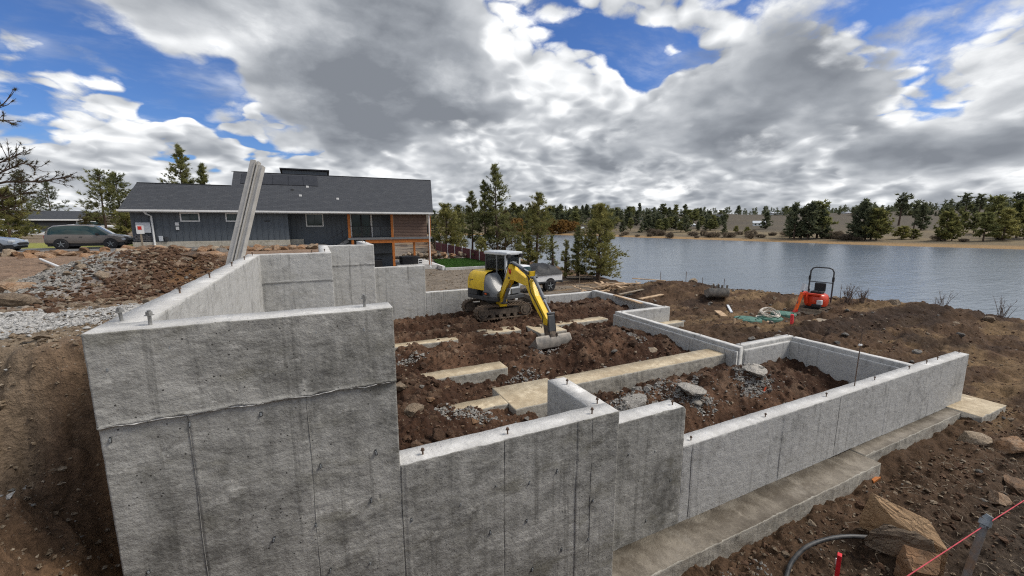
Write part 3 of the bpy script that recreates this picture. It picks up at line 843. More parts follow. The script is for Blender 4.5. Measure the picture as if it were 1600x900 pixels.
T = 0.25
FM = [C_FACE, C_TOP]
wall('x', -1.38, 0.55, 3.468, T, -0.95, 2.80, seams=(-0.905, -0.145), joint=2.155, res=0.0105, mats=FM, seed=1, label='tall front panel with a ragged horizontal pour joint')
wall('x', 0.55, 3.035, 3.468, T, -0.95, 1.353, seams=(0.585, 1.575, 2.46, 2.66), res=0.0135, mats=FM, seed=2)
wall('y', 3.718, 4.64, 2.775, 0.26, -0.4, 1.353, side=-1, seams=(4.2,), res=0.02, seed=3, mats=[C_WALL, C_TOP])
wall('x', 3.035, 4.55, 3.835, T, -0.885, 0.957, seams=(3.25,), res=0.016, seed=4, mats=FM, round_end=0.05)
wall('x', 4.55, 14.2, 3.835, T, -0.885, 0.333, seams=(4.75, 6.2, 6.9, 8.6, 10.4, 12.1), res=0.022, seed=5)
wall('y', 3.718, 10.6, -1.13, T, -0.4, 2.80, side=1, seams=(5.3, 6.5, 7.7, 8.9), res=0.025, seed=6)
wall('x', -1.38, 0.33, 10.60, T, -0.4, 2.80, seams=(-0.72, -0.1), joint=2.15, res=0.022, seed=7)
wall('y', 10.85, 13.9, 0.33, T, -0.4, 2.80, side=1, res=0.04, seed=8, seams=(12.0,))
wall('x', 0.08, 1.70, 13.90, T, -0.4, 2.80, seams=(0.5, 1.2), joint=2.16, res=0.025, seed=9)
wall('y', 14.15, 17.0, 1.70, T, -0.6, 2.80, side=1, res=0.05, seed=10, seams=(15.0,))
wall('x', 1.70, 3.80, 15.80, T, -0.6, 1.85, seams=(2.3, 3.05), res=0.028, seed=11)
wall('x', 3.80, 7.0, 15.80, T, -0.6, 0.78, seams=(4.6, 5.3, 6.1), res=0.03, seed=12)
wall('x', 7.0, 12.05, 15.80, T, -0.6, 0.22, seams=(8.8, 10.6), res=0.04, seed=13)
wall('y', 11.45, 15.8, 11.80, T, -0.6, 0.30, side=-1, res=0.05, seed=14, seams=(13.0,))
wall('x', 9.80, 12.05, 11.20, T, -0.6, 0.33, seams=(10.9,), res=0.03, seed=15)
# the ledged walls: outer lip and a shelf 8 cm lower on the pit side
for ax, a0, a1, fc, sd_, sm in (('y', 6.62, 11.45, 9.62, -1, (8.0, 9.4)), ('y', 4.085, 6.62, 11.86, -1, (5.2,)), ('x', 9.87, 12.05, 6.68, -1, (10.6,))):
    wall(ax, a0, a1, fc, 0.19, -0.6, 0.333, side=sd_, seams=(), res=0.035, seed=16, ties=0, name='wall_lip')
    wall(ax, a0, a1 if ax == 'y' else 11.86, fc - 0.075, 0.074, -0.6, 0.235, side=sd_, seams=sm, res=0.03, seed=17, name='wall_ledge')
# footings under the walls
def foot(name, x0, x1, y0, y1, z0, z1, mats=None, seams=(), seed=0, parent=None):
    return wall('x', x0, x1, y0, y1 - y0, z0, z1, seams=seams, res=0.03, mats=mats or [C_FOOT, C_WET], name=name, seed=seed, ties=0, rough=2.2, parent=parent)


foot('wall_footing', 3.04, 8.42, 3.32, 3.834, -1.35, -0.884, seams=(4.4, 5.9, 7.6), seed=20)
foot('wall_footing', 8.425, 9.18, 3.33, 3.834, -1.35, -0.90, seed=21)
foot('wall_footing', 9.185, 13.38, 3.577, 3.834, -1.35, -0.886, seams=(10.3, 10.9, 12.2), seed=22)
foot('wall_footing', 13.385, 14.80, 3.24, 4.30, -1.35, -0.86, mats=[C_FOOT, C_SAND], seed=23)
foot('wall_footing', 11.1, 12.45, 10.85, 11.19, -0.9, -0.22, mats=[C_FOOT, C_SAND], seed=24)

# interior strip footings: things of their own
def strip(label, x0, x1, y0, y1, z1, h, seed, jog=None, group='strip footings in the pit'):
    global found, FO
    o = empty('strip_footing', ((x0 + x1) / 2, (y0 + y1) / 2, z1 - h))
    tag(o, label, 'footing', group)
    sf, sF = found, FO
    FO = Vector(o.location); found = o
    wall('x', x0, x1, y0, y1 - y0, z1 - h, z1, seams=(x0 + (x1 - x0) * 0.46,), res=0.03, mats=[C_FOOT, C_SAND], name='footing_block', seed=seed, ties=0, rough=2.0, parent=o)
    if jog:
        a, b, c, d_ = jog
        wall('x', a, b, c, d_ - c, z1 - h, z1 + 0.004, res=0.03, mats=[C_FOOT, C_SAND], name='footing_pad', seed=seed + 1, ties=0, rough=2.0, parent=o)
    found, FO = sf, sF
    return o


strip('long cream topped strip footing behind the low front wall', 4.62, 9.53, 6.90, 7.42, 0.10, 0.5, 30)
strip('cream strip footing with a wider square pad beside the short leg wall', 1.9, 3.21, 6.86, 7.28, 0.0, 0.5, 31, jog=(3.21, 4.55, 6.56, 7.67))
strip('short strip footing half buried in the middle of the pit', 2.0, 4.05, 8.70, 9.19, 0.0, 0.45, 33)
strip('pale strip footing poking from dirt beside the tall wall', 1.80, 3.72, 11.55, 11.92, 0.0, 0.6, 34)
strip('strip footing with a wide pad under the yellow excavator arm', 7.3, 9.56, 11.75, 12.2, 0.0, 0.5, 35, jog=(6.3, 7.3, 11.05, 12.3))
strip('tan footing pad almost flush with the dirt before the excavator tracks', 4.62, 5.95, 11.72, 12.35, 0.0, 0.4, 37)

# anchor bolts cast into the wall tops
def bolt(p, h, r, tilt=(0, 0)):
    b = MB()
    b.tube([(0, 0, -0.05), (tilt[0] * h, tilt[1] * h, h)], r, 8)
    z = h * 0.80
    cx, cy = tilt[0] * z, tilt[1] * z
    b.tube([(cx, cy, z - r * 0.9), (cx, cy, z + r * 0.9)], r * 1.9, 6)
    b.tube([(cx, cy, z - r * 1.3), (cx, cy, z - r * 0.95)], r * 2.4, 10)
    o = b.build('anchor_bolt', M['steel'] if r > 0.009 else M['rust'], found)
    o.location = Vector(p) - FO


for p in ((-1.29, 3.80, 2.8), (-1.07, 3.575, 2.8), (0.34, 3.59, 2.8)):
    bolt(p, 0.105, 0.0115, (rnd.uniform(-.15, .15), rnd.uniform(-.1, .1)))
for x, y, z in [(-1.26, 5.1, 2.8), (-1.25, 6.39, 2.8), (-1.25, 7.96, 2.8), (-1.24, 9.24, 2.8), (-1.24, 10.4, 2.8), (-.09, 10.72, 2.8), (0.2, 11.1, 2.8), (1.58, 16.0, 2.8), (1.58, 15.0, 2.8),
                (.78, 3.56, 1.353), (1.65, 3.55, 1.353), (2.71, 3.55, 1.353), (2.92, 4.39, 1.353), (2.93, 3.74, 1.353), (4.40, 3.93, .95),
                (4.8, 3.91, .333), (6.51, 3.91, .333), (8.31, 3.93, .333), (10.09, 3.96, .333), (11.55, 3.97, .333), (12.36, 3.97, .333), (12.95, 3.98, .333), (14.1, 3.98, .333),
                (11.9, 11.32, .333), (9.72, 11.2, .333), (9.72, 7.87, .333), (11.95, 6.77, .333), (9.9, 6.77, .333)]:
    bolt((x, y, z), rnd.uniform(.065, .085), 0.0085, (rnd.uniform(-.1, .1), rnd.uniform(-.1, .1)))

# ------------------------------------------------------------------ the charcoal house
def roofmat():
    m = bpy.data.materials.new('charcoal_shingles'); m.use_nodes = True
    t = NT(m.node_tree)
    co = t.n('ShaderNodeTexCoord').outputs['Object']
    br = t.n('ShaderNodeTexBrick', {'Scale': 1.0, 'Color1': (0.030, 0.034, 0.042, 1), 'Color2': (0.060, 0.064, 0.072, 1), 'Mortar': (0.015, 0.016, 0.02, 1), 'Mortar Size': 0.008, 'Brick Width': 0.33, 'Row Height': 0.15})
    t.t.links.new(co, br.inputs['Vector'])
    base = t.mix(t.sstep(t.noise(co, 4, 6, 0.7), 0.3, 0.7), br.outputs[0], (0.038, 0.043, 0.052))
    p = t.n('ShaderNodeBsdfPrincipled', {'Base Color': base, 'Roughness': 0.85})
    b = t.n('ShaderNodeBump', {'Strength': 0.6, 'Distance': 0.03, 'Height': br.outputs['Fac']})
    t.t.links.new(b.outputs[0], p.inputs['Normal'])
    t.n('ShaderNodeOutputMaterial', {'Surface': p.outputs[0]})
    return m


M['roof'] = roofmat()
HO = Vector((-1.0, 40.0, 1.4))
house = empty('house', HO)
tag(house, 'charcoal board and batten house with dark shingle roof and orange deck posts', 'house')


def hp(mb, name, mat, parent=None, **k):
    """a part of the house, given in world coordinates"""
    par = parent or house
    base = HO if par is house else None
    o = mb.build(name, mat, None, origin=None, **k)
    if par is house:
        o.data.transform(Matrix.Translation(-HO))
    else:
        o.data.transform(Matrix.Translation(-(HO + par.location)))
    o.parent = par
    return o


wall_a = hp(MB().box((-12.25, 40.0, 2.06), (-1.95, 47.6, 4.46)), 'wall', M['siding'])
wall_b = hp(MB().box((-1.949, 41.5, 0.55), (7.0, 47.6, 4.46)), 'wall', M['siding'])
wall_c = hp(MB().box((4.4, 42.2, -1.2), (7.0, 47.5, 0.549)), 'wall', M['siding'])
hp(MB().prism([(39.75, 4.462), (44.1, 7.75), (48.4, 4.462)], 'x', -5.95, 10.2), 'gable', M['siding'])
hp(MB().prism([(39.75, 4.462), (42.3, 6.40), (44.9, 4.462)], 'x', -12.2, -5.951), 'gable', M['siding'])
bt = MB().box((-0.025, -0.03, -1.195), (0.025, 0.0, 1.195)); proto_b = None
for x in np.arange(-12.05, -2.0, 0.41):
    if proto_b is None:
        proto_b = bt.build('batten', M['siding'], wall_a); o = proto_b
    else:
        o = proto_b.copy(); link(o, wall_a)
    o.location = Vector((x, 39.998, 3.26)) - HO
for x in np.arange(-1.8, 7.0, 0.41):
    if -0.7 < x < 0.9 or 3.0 < x < 5.1: continue
    o = proto_b.copy(); link(o, wall_b); o.location = Vector((x, 41.498, 3.26)) - HO
hp(MB().box((-12.30, 39.93, 0.9), (-1.93, 41.0, 2.058), bevel=0.02), 'stem_wall', M['stem'])
hp(MB().box((-1.92, 41.2, 0.3), (-0.9, 41.49, 2.06)), 'stem_wall', M['stem'])
hp(MB().box((-0.89, 41.3, -0.6), (4.4, 41.49, 1.2)), 'stem_wall', M['stem'])
# stone veneer at the corner, stone by stone
for k in range(22):
    zz = 2.12 + 0.13 * (k // 6); xx = -12.2 + 0.2 * (k % 6) + 0.09 * ((k // 6) % 2)
    hp(MB().box((xx, 39.90, zz), (xx + 0.185, 39.97, zz + 0.118), bevel=0.015), 'stone', M['stoneveneer'], wall_a)


def zr(y): return 4.5 + 0.75 * (y - 39.5)


def slab(mb, pts, th=0.14):
    n = len(pts)
    vs = [(x, y, z) for x, y, z in pts] + [(x, y, z - th) for x, y, z in pts]
    mb.add(vs, [tuple(range(n)), tuple(range(2 * n - 1, n - 1, -1))] + [(i, (i + 1) % n, n + (i + 1) % n, n + i) for i in range(n)])
    return mb


roof = hp(slab(MB(), [(-12.7, 39.42, zr(39.42)), (10.45, 39.42, zr(39.42)), (11.55, 44.1, zr(44.1)), (-6.05, 44.1, zr(44.1)), (-6.05, 42.3, zr(42.3)), (-12.25, 42.3, zr(42.3))]), 'roof', M['roof'])
hp(slab(slab(MB(), [(-6.05, 44.11, zr(44.1)), (11.55, 44.11, zr(44.1)), (10.45, 48.8, 4.45), (-6.05, 48.8, 4.45)]), [(-12.25, 42.31, zr(42.3)), (-6.06, 42.31, zr(42.3)), (-6.06, 45.3, 4.4), (-12.7, 45.3, 4.4)]), 'back_roof', M['roof'])
hp(MB().box((-6.2, 44.03, zr(44.1) + 0.001), (11.5, 44.19, zr(44.1) + 0.03)), 'ridge_cap', M['roof'], roof)
hp(MB().box((-12.25, 42.23, zr(42.3) + 0.001), (-6.06, 42.37, zr(42.3) + 0.03)), 'ridge_cap', M['roof'], roof)
hp(MB().prism([(44.6, 7.3), (44.6, 8.35), (46.2, 8.05), (46.2, 7.0)], 'x', -2.3, 1.5), 'dormer', M['siding'])
hp(MB().prism([(44.4, 8.42), (44.4, 8.52), (46.5, 8.14), (46.5, 8.04)], 'x', -2.5, 1.7), 'dormer_roof', M['roof'])
for k in range(5):
    x0 = -5.4 + 1.2 * k
    pts = [(x0, 42.55, zr(42.55) + 0.07), (x0 + 1.17, 42.55, zr(42.55) + 0.07), (x0 + 1.17, 43.83, zr(43.83) + 0.07), (x0, 43.83, zr(43.83) + 0.07)]
    hp(slab(MB(), pts, 0.05), 'solar_panel', M['panel'], roof)
for x, y in ((-4.1, 41.9), (-1.6, 41.9), (-0.4, 42.35), (-1.0, 41.2), (2.0, 40.9)):
    hp(MB().box((x, y, zr(y)), (x + 0.22, y + 0.16, zr(y) + 0.17), bevel=0.02), 'roof_vent', M['darkpaint'] if x < -1.2 else M['white'], roof)
gut = hp(MB().box((-12.75, 39.30, 4.33), (10.5, 39.41, 4.47)), 'gutter', M['white'])
hp(MB().box((-12.7, 39.42, 4.27), (10.42, 41.48, 4.30)), 'soffit', M['white'])
for x, zb, nm in ((-10.98, 1.85, 0), (10.05, -0.75, 1)):
    d_ = MB().tube([(x - 0.25 if nm == 0 else x, 39.35, 4.33), (x - 0.2 if nm == 0 else x, 39.55, 4.15), (x, 39.86 if nm == 0 else 39.5, 4.0), (x, 39.86 if nm == 0 else 39.5, zb), (x + 0.05, 39.6 if nm == 0 else 39.3, zb - 0.1)], 0.065, 6)
    hp(d_, 'downspout', M['white'])


def window(x0, x1, z0, z1, y, par, mull=1):
    fr = MB(); w_ = 0.09
    fr.box((x0, y - 0.06, z0), (x0 + w_, y, z1)).box((x1 - w_, y - 0.06, z0), (x1, y, z1)).box((x0 + w_, y - 0.06, z1 - w_), (x1 - w_, y, z1)).box((x0 + w_, y - 0.07, z0), (x1 - w_, y, z0 + w_))
    f = hp(fr, 'window', M['white'])
    n = mull + 1; wd = (x1 - x0 - 2 * w_) / n
    for k in range(n):
        a = x0 + w_ + k * wd
        pn = MB().box((a + 0.015, y - 0.028, z0 + w_), (a + wd - 0.015, y - 0.012, z1 - w_)).build('pane', M['glass'])
        pn.data.transform(Matrix.Translation(-HO)); pn.parent = f
    return f


window(-9.28, -8.03, 3.58, 4.28, 39.998, wall_a, 1)
window(-6.35, -5.05, 3.58, 4.28, 39.998, wall_a, 1)
window(-0.62, 0.82, 3.15, 4.32, 41.498, wall_b, 1)
dr = MB().box((3.1, 41.43, 2.15), (3.2, 41.497, 4.4)).box((4.9, 41.43, 2.15), (5.05, 41.497, 4.4)).box((3.2, 41.43, 4.3), (4.9, 41.497, 4.4))
door = hp(dr, 'sliding_door', M['white'])
for a in (3.21, 4.06):
    pn = MB().box((a, 41.46, 2.2), (a + 0.82, 41.48, 4.29)).build('pane', M['glass']); pn.data.transform(Matrix.Translation(-HO)); pn.parent = door
    fr = MB().box((a, 41.445, 2.16), (a + 0.05, 41.459, 4.299)).box((a + 0.77, 41.445, 2.16), (a + 0.82, 41.459, 4.299)).build('sash', M['black']); fr.data.transform(Matrix.Translation(-HO)); fr.parent = door
deck = hp(MB().box((2.7, 39.98, 1.95), (10.45, 41.49, 2.14)), 'deck', M['deckgrey'])
hp(MB().box((7.01, 41.491, 1.95), (10.45, 46.0, 2.14)), 'deck', M['deckgrey'])
hp(MB().box((4.2, 40.05, 1.62), (10.2, 40.2, 1.949)), 'beam', M['post'])
hp(MB().box((10.15, 40.21, 1.62), (10.3, 46, 1.949)), 'beam', M['post'])
for x, y, z0, z1 in ((2.87, 40.1, 2.14, 4.32), (6.65, 40.1, 2.14, 4.32), (10.22, 40.1, 2.14, 4.32), (10.3, 45.8, 2.14, 4.32), (6.7, 40.12, -0.95, 1.62), (10.2, 40.12, -0.95, 1.62), (9.9, 45.8, -1.1, 1.95), (3.1, 40.1, -0.5, 1.95)):
    hp(MB().box((x - 0.11, y - 0.09, z0), (x + 0.11, y + 0.09, z1), bevel=0.01), 'post', M['post'])
scr = hp(MB().box((6.8, 40.08, 2.15), (9.95, 40.12, 4.3)), 'privacy_screen', M['lap'])
for k in range(15):
    z_ = 2.16 + k * 0.142
    o = MB().prism([(40.02, z_), (40.079, z_), (40.079, z_ + 0.14), (40.06, z_ + 0.14)], 'x', 6.8, 9.95).build('board', M['lap']); o.data.transform(Matrix.Translation(-HO)); o.parent = scr
rl = MB().beam((2.98, 40.03, 3.17), (6.55, 40.03, 3.17), 0.05, 0.04).beam((2.98, 40.03, 2.28), (6.55, 40.03, 2.28), 0.04, 0.03)
rail = hp(rl, 'railing', M['black'])
for x in (3.9, 4.75, 5.6):
    o = MB().box((x - 0.025, 40.0, 2.14), (x + 0.025, 40.05, 3.17)).build('railing_post', M['black']); o.data.transform(Matrix.Translation(-HO)); o.parent = rail
for k in range(9):
    o = MB().beam((2.98, 40.03, 2.35 + k * 0.09), (6.55, 40.03, 2.35 + k * 0.09), 0.006, 0.006).build('cable', M['steel']); o.data.transform(Matrix.Translation(-HO)); o.parent = rail
hp(MB().box((10.3, 40.25, 2.5), (10.36, 45.6, 3.2)), 'railing_panel', M['black'])
st = hp(MB().beam((2.75, 40.25, 1.9), (-0.2, 40.25, 0.1), 0.05, 0.28).beam((2.75, 41.3, 1.9), (-0.2, 41.3, 0.1), 0.05, 0.28), 'stair_stringer', M['deckgrey'])
for k in range(9):
    x = 2.5 - k * 0.29
    o = MB().box((x - 0.15, 40.28, 1.78 - k * 0.18), (x + 0.15, 41.27, 1.83 - k * 0.18)).build('tread', M['deckgrey']); o.data.transform(Matrix.Translation(-HO)); o.parent = st
sr = MB().beam((2.75, 40.2, 3.0), (-0.2, 40.2, 1.15), 0.04, 0.04)
for x in (2.3, 1.5, 0.7, 0.0): sr.box((x - 0.02, 40.18, 0.2 + (x + 0.2) * 0.61), (x + 0.02, 40.22, 1.25 + (x + 0.2) * 0.62))
hp(sr, 'stair_railing', M['black'])
hp(MB().box((-11.95, 39.80, 2.75), (-11.1, 39.96, 3.52), bevel=0.02), 'meter_cabinet', M['lightgrey'])
hp(MB().box((-9.62, 39.88, 3.28), (-9.38, 39.96, 3.52), bevel=0.02), 'meter_box', M['white'])
hp(MB().box((-9.6, 39.88, 2.95), (-9.4, 39.96, 3.2), bevel=0.02), 'meter_box', M['white'])
hp(MB().box((-10.7, 39.82, 2.10), (-10.45, 39.96, 2.5), bevel=0.03), 'gas_meter', M['lightgrey'])
hp(MB().box((-10.35, 39.82, 2.12), (-10.15, 39.96, 2.45), bevel=0.03), 'gas_meter', M['darkpaint'])
hp(MB().box((-3.7, 39.94, 3.62), (-3.25, 39.97, 3.68)), 'wall_vent', M['black'])
hp(MB().box((5.0, 42.12, 0.0), (5.2, 42.19, 0.35), bevel=0.02), 'outlet_box', M['white'])
hp(MB().box((7.05, 40.0, -1.1), (10.9, 46.5, -0.62)), 'patio', C_TOP)
hp(MB().box((10.95, 38.4, -1.2), (11.2, 46.5, -0.66)), 'patio_kerb', M['white'])

# things around the house
o = MB().box((7.7, 41.3, -0.62), (9.5, 43.0, 0.12), bevel=0.06).build('hot_tub', M['black'], origin=(8.6, 42.1, -0.62)); tag(o, 'black covered hot tub under the deck of the house', 'hot tub')
o = MB().box((8.75, 38.9, -0.9), (9.15, 38.96, 0.1)).build('standing_sign', M['white'], origin=(8.95, 38.93, -0.9)); tag(o, 'small white panel standing before the black hot tub', 'sign')
for k in range(2):
    MB().box((8.8, 38.885, -0.3 + k * 0.2), (9.1, 38.898, -0.2 + k * 0.2)).build('sign_patch', M['darkpaint'], o, origin=(0, 0, 0)).location = -Vector((8.95, 38.93, -0.9))
o = MB().box((4.7, 40.6, -0.8), (5.7, 41.2, 0.0), bevel=0.08).build('covered_grill', M['black'], origin=(5.2, 40.9, -0.8)); tag(o, 'low black covered box under the deck by the dark wall', 'grill')
# sign post by the corner of the house
sp_ = empty('utility_sign', (at(223, 386, 1.75)))
MB().box((-0.05, -0.03, 0), (0.05, 0.03, 1.0)).build('post', M['oldwood'], sp_)
sb = MB().box((-0.22, -0.05, 0.95), (0.22, -0.031, 1.55), bevel=0.006).build('sign_board', M['white'], sp_)
MB().box((-0.12, -0.06, 1.25), (0.1, -0.051, 1.5)).build('red_square', M['redletter'], sb)
tag(sp_, 'white notice with a red square on a post by the house corner', 'sign')
# lawn
LX, LY = np.meshgrid(np.linspace(11.2, 17.6, 60), np.linspace(38.6, 49, 60))
LX = LX + (LY - 39) * 0.16
lz, _ = terrain(LX, LY, False)
m = pmat('lawn_green', (0.045, 0.115, 0.014), 0.9, 0, 0.35, 3.0, 0.8, 60, bdist=0.05)
lv = np.stack([LX, LY, lz + 0.14], -1).reshape(-1, 3)
ii = np.arange(3600).reshape(60, 60)
lf = np.stack([ii[:-1, :-1], ii[:-1, 1:], ii[1:, 1:], ii[1:, :-1]], -1).reshape(-1, 4)
lawn = npmesh('lawn', lv, lf, m, smooth=True); tag(lawn, 'small bright green lawn right of the house', 'lawn', kind='structure')
nb = 16000
bx0 = rng.uniform(11.2, 17.6, nb); by0 = rng.uniform(38.6, 49, nb); bx0 = bx0 + (by0 - 39) * 0.16
bz0 = terrain(bx0, by0, False)[0] + 0.13
an = rng.uniform(0, 6.28, nb); hh = rng.uniform(0.05, 0.11, nb); wv = 0.025
tv = np.stack([np.stack([bx0 - wv * np.cos(an), by0 - wv * np.sin(an), bz0], -1), np.stack([bx0 + wv * np.cos(an), by0 + wv * np.sin(an), bz0], -1), np.stack([bx0 + 0.03 * np.sin(an), by0, bz0 + hh], -1)], 1).reshape(-1, 3)
g_ = npmesh('grass', tv, np.arange(nb * 3).reshape(-1, 3), m); tag(g_, 'short green grass blades of the lawn', 'grass', kind='stuff')
kb = MB().box((11.2, 38.25, -1.3), (17.8, 38.5, -0.82), bevel=0.02).build('lawn_kerb', C_TOP, origin=(14.5, 38.4, -1.3)); tag(kb, 'pale concrete kerb along the front edge of the green lawn', 'kerb')
# burgundy fence
f0 = dep(681, 391, 62); f1 = dep(765, 413, 46); nbay = 7
fen = empty('fence', (f0 + f1) / 2); tag(fen, 'burgundy board fence with white posts sloping down towards the lake', 'fence')
dv = (f1 - f0) / nbay; sd2 = Vector((dv.y, -dv.x, 0)).normalized()
for k in range(nbay + 1):
    p0 = f0 + dv * k - fen.location
    MB().box((p0.x - 0.07, p0.y - 0.07, p0.z - 0.4), (p0.x + 0.07, p0.y + 0.07, p0.z + 1.45)).build('post', M['white'] if k > 1 else M['oldwood'], fen)
    if k < nbay:
        for j in range(16):
            q0 = p0 + dv * ((j + 0.1) / 16); q1 = p0 + dv * ((j + 0.93) / 16)
            vs = [q0 + Vector((0, 0, 0.05)), q1 + Vector((0, 0, 0.05)), q1 + Vector((0, 0, 1.25)), q0 + Vector((0, 0, 1.25))]
            MB().add(vs + [v + sd2 * 0.03 for v in vs], [(0, 1, 2, 3), (7, 6, 5, 4), (0, 4, 5, 1), (1, 5, 6, 2), (2, 6, 7, 3), (3, 7, 4, 0)]).build('board', M['fence'], fen, recalc=False)

# ------------------------------------------------------------------ vehicles
def wheel(parent, p, r, wd, side, rim=None, name='wheel'):
    """wheel with its axle along local y"""
    t = MB(); n = 22
    prof = [(r * 0.62, -wd / 2), (r * 0.93, -wd / 2), (r, -wd * 0.33), (r, wd * 0.33), (r * 0.93, wd / 2), (r * 0.62, wd / 2)]
    rows = [[(a * math.cos(2 * math.pi * k / n), b, a * math.sin(2 * math.pi * k / n)) for k in range(n + 1)] for a, b in prof]
    t.grid(rows)
    o = t.build(name, M['rubber'] if rim is None else M['black'], parent, smooth=40)
    o.location = p
    d = MB(); yo = side * wd * 0.36
    d.tube([(0, -side * wd * 0.3, 0), (0, yo * 0.75, 0)], r * 0.63, n)
    for k in range(5):
        a = 2 * math.pi * k / 5 + 0.3
        d.beam((0.1 * r * math.cos(a), yo, 0.1 * r * math.sin(a)), (0.6 * r * math.cos(a), yo, 0.6 * r * math.sin(a)), wd * 0.2, r * 0.17, up=(0, 1, 0))
    d.tube([(0, yo * 0.6, 0), (0, yo * 1.15, 0)], r * 0.16, 10)
    rr_ = d.build('rim', rim or M['lightgrey'], o)
    return o


def carbody(stations, mats):
    """loft; each station: x, zbot, zbelt, ztop, w, wtop; glass flags come per interval"""
    b = MB(); rings = []
    for x, zb, zm, zt, w_, wt in stations:
        half = [(w_ * 0.86, zb), (w_, zb + 0.14), (w_ * 1.005, (zb + zm) / 2), (w_ * 0.97, zm), (wt, zt - 0.07), (wt * 0.82, zt)]
        rings.append([(x, y, z) for y, z in half] + [(x, -y, z) for y, z in half[::-1]])
    n = 12
    for i, (r0, r1, mt) in enumerate(zip(rings[:-1], rings[1:], mats)):
        side, topm = mt
        for k in range(n):
            j = (k + 1) % n
            mi = side if k in (3, 7) else (topm if k in (4, 5, 6) else 0)
            b.add([r0[k], r0[j], r1[j], r1[k]], [(0, 1, 2, 3)], mi)
    b.add(rings[0], [tuple(range(n))], 0); b.add(rings[-1], [tuple(range(n - 1, -1, -1))], 0)
    bm = bmesh.new(); me = bpy.data.meshes.new('tmp'); me.from_pydata(b.v, [], b.f); me.polygons.foreach_set('material_index', b.mi)
    bm.from_mesh(me); bmesh.ops.remove_doubles(bm, verts=bm.verts[:], dist=1e-4)
    out = MB(); bm.verts.index_update()
    for f in bm.faces:
        out.f.append(tuple(v.index for v in f.verts)); out.mi.append(f.material_index)
    out.v = [v.co[:] for v in bm.verts]; bm.free(); bpy.data.meshes.remove(me)
    return out


def car(label, loc, rz, paint, kind='suv', scale=1.0, group=None, cat='car', pitch=0.0, name='parked_car'):
    o = empty(name, loc, rz); tag(o, label, cat, group); o.scale = (scale,) * 3
    o.rotation_euler = (0, pitch, rz)
    if kind == 'suv':
        S = [(-2.28, .42, .92, .98, .78, .70), (-2.22, .34, .98, 1.10, .88, .74), (-2.02, .32, 1.02, 1.50, .91, .70), (-1.75, .32, 1.05, 1.68, .92, .66), (-1.0, .30, 1.04, 1.74, .92, .66), (0.0, .28, 1.02, 1.73, .92, .66), (0.42, .28, 1.0, 1.63, .92, .66),
             (1.18, .30, .97, 1.06, .91, .74), (1.75, .32, .88, .96, .90, .72), (2.12, .34, .74, .84, .84, .66), (2.24, .40, .62, .70, .72, .56)]
        mt = [(0, 0), (0, 1), (1, 0), (1, 0), (1, 0), (1, 0), (1, 1), (0, 0), (0, 0), (0, 0)]
        wx, r = (-1.36, 1.32), 0.35
    else:
        S = [(-2.3, .42, .86, .92, .74, .66), (-2.2, .32, .92, 1.0, .86, .72), (-1.55, .30, .95, 1.04, .88, .74), (-0.95, .28, .95, 1.38, .89, .62), (-0.3, .27, .94, 1.44, .89, .62), (0.25, .27, .92, 1.38, .89, .62),
             (0.98, .28, .90, .98, .88, .72), (1.7, .30, .80, .88, .87, .70), (2.15, .33, .66, .74, .80, .62), (2.27, .40, .56, .62, .68, .52)]
        mt = [(0, 0), (0, 0), (1, 1), (1, 0), (1, 0), (1, 1), (0, 0), (0, 0), (0, 0)]
        wx, r = (-1.35, 1.38), 0.31
    b = carbody(S, mt).build('body', [paint, M['glass']], o, smooth=35)
    MB().box((-2.1, -0.86, 0.2), (2.1, 0.86, 0.42)).build('sill', M['black'], o)
    for x in wx:
        for s in (-1, 1):
            MB().tube([(x, s * 0.70, r), (x, s * 0.945, r)], r * 1.18, 20).build('wheel_arch', M['black'], o)
            wheel(o, (x, s * 0.86, r), r, 0.22, s, M['galv'])
    for s in (-1, 1):
        MB().box((1.95, s * 0.70 - 0.16, 0.60), (2.19, s * 0.70 + 0.12, 0.74), bevel=0.03).build('headlight', M['lightgrey'], o)
        MB().box((-2.27, s * 0.70 - 0.13, 0.78), (-2.1, s * 0.74 + 0.13, 0.98), bevel=0.03).build('tail_light', M['redletter'], o)
        MB().box((0.55, s * 0.93 - 0.08, 0.98), (0.75, s * 0.99 + 0.06, 1.12), bevel=0.03).build('mirror', M['black'], o)
    MB().box((2.16, -0.55, 0.42), (2.28, 0.55, 0.58), bevel=0.02).build('grille', M['black'], o)
    for s in (-1, 1):
        for x in (-0.35, -1.1):
            MB().box((x, s * 0.905, 0.84), (x + 0.16, s * 0.94, 0.88)).build('door_handle', M['black'], o)
    return o


M['bronze'] = pmat('bronze_car_paint', (0.150, 0.132, 0.118), 0.32, 0.3, 0.06, 3, 0, coat=0.6)
M['silver'] = pmat('silver_blue_car_paint', (0.30, 0.34, 0.40), 0.28, 0.5, 0.06, 3, 0, coat=0.6)
M['whitecar'] = pmat('white_car_paint', (0.68, 0.69, 0.70), 0.35, 0.0, 0.06, 3, 0, coat=0.5)
M['redcar'] = pmat('red_car_paint', (0.45, 0.03, 0.04), 0.3, 0.0, 0.06, 3, 0, coat=0.5)
car('bronze grey sport utility car parked on the drive left of the house', (-15.05, 41.4, 1.62), 0, M['bronze'])
car('silver blue sedan nose poking in at the picture edge', (-20.15, 39.5, 1.6), 0, M['silver'], 'sedan')
car('white sedan parked before the dark neighbouring garage', dep(58, 368, 66) - Vector((0, 0, 0.4)), 0.1, M['whitecar'], 'sedan')
car('white car at the far picture edge below the red car', dep(8, 366, 60) - Vector((0, 0, 0.3)), 0.3, M['whitecar'], 'suv')
car('red car parked far away at the picture edge', dep(10, 352, 95) - Vector((0, 0, 0.5)), 0.2, M['redcar'], 'suv')
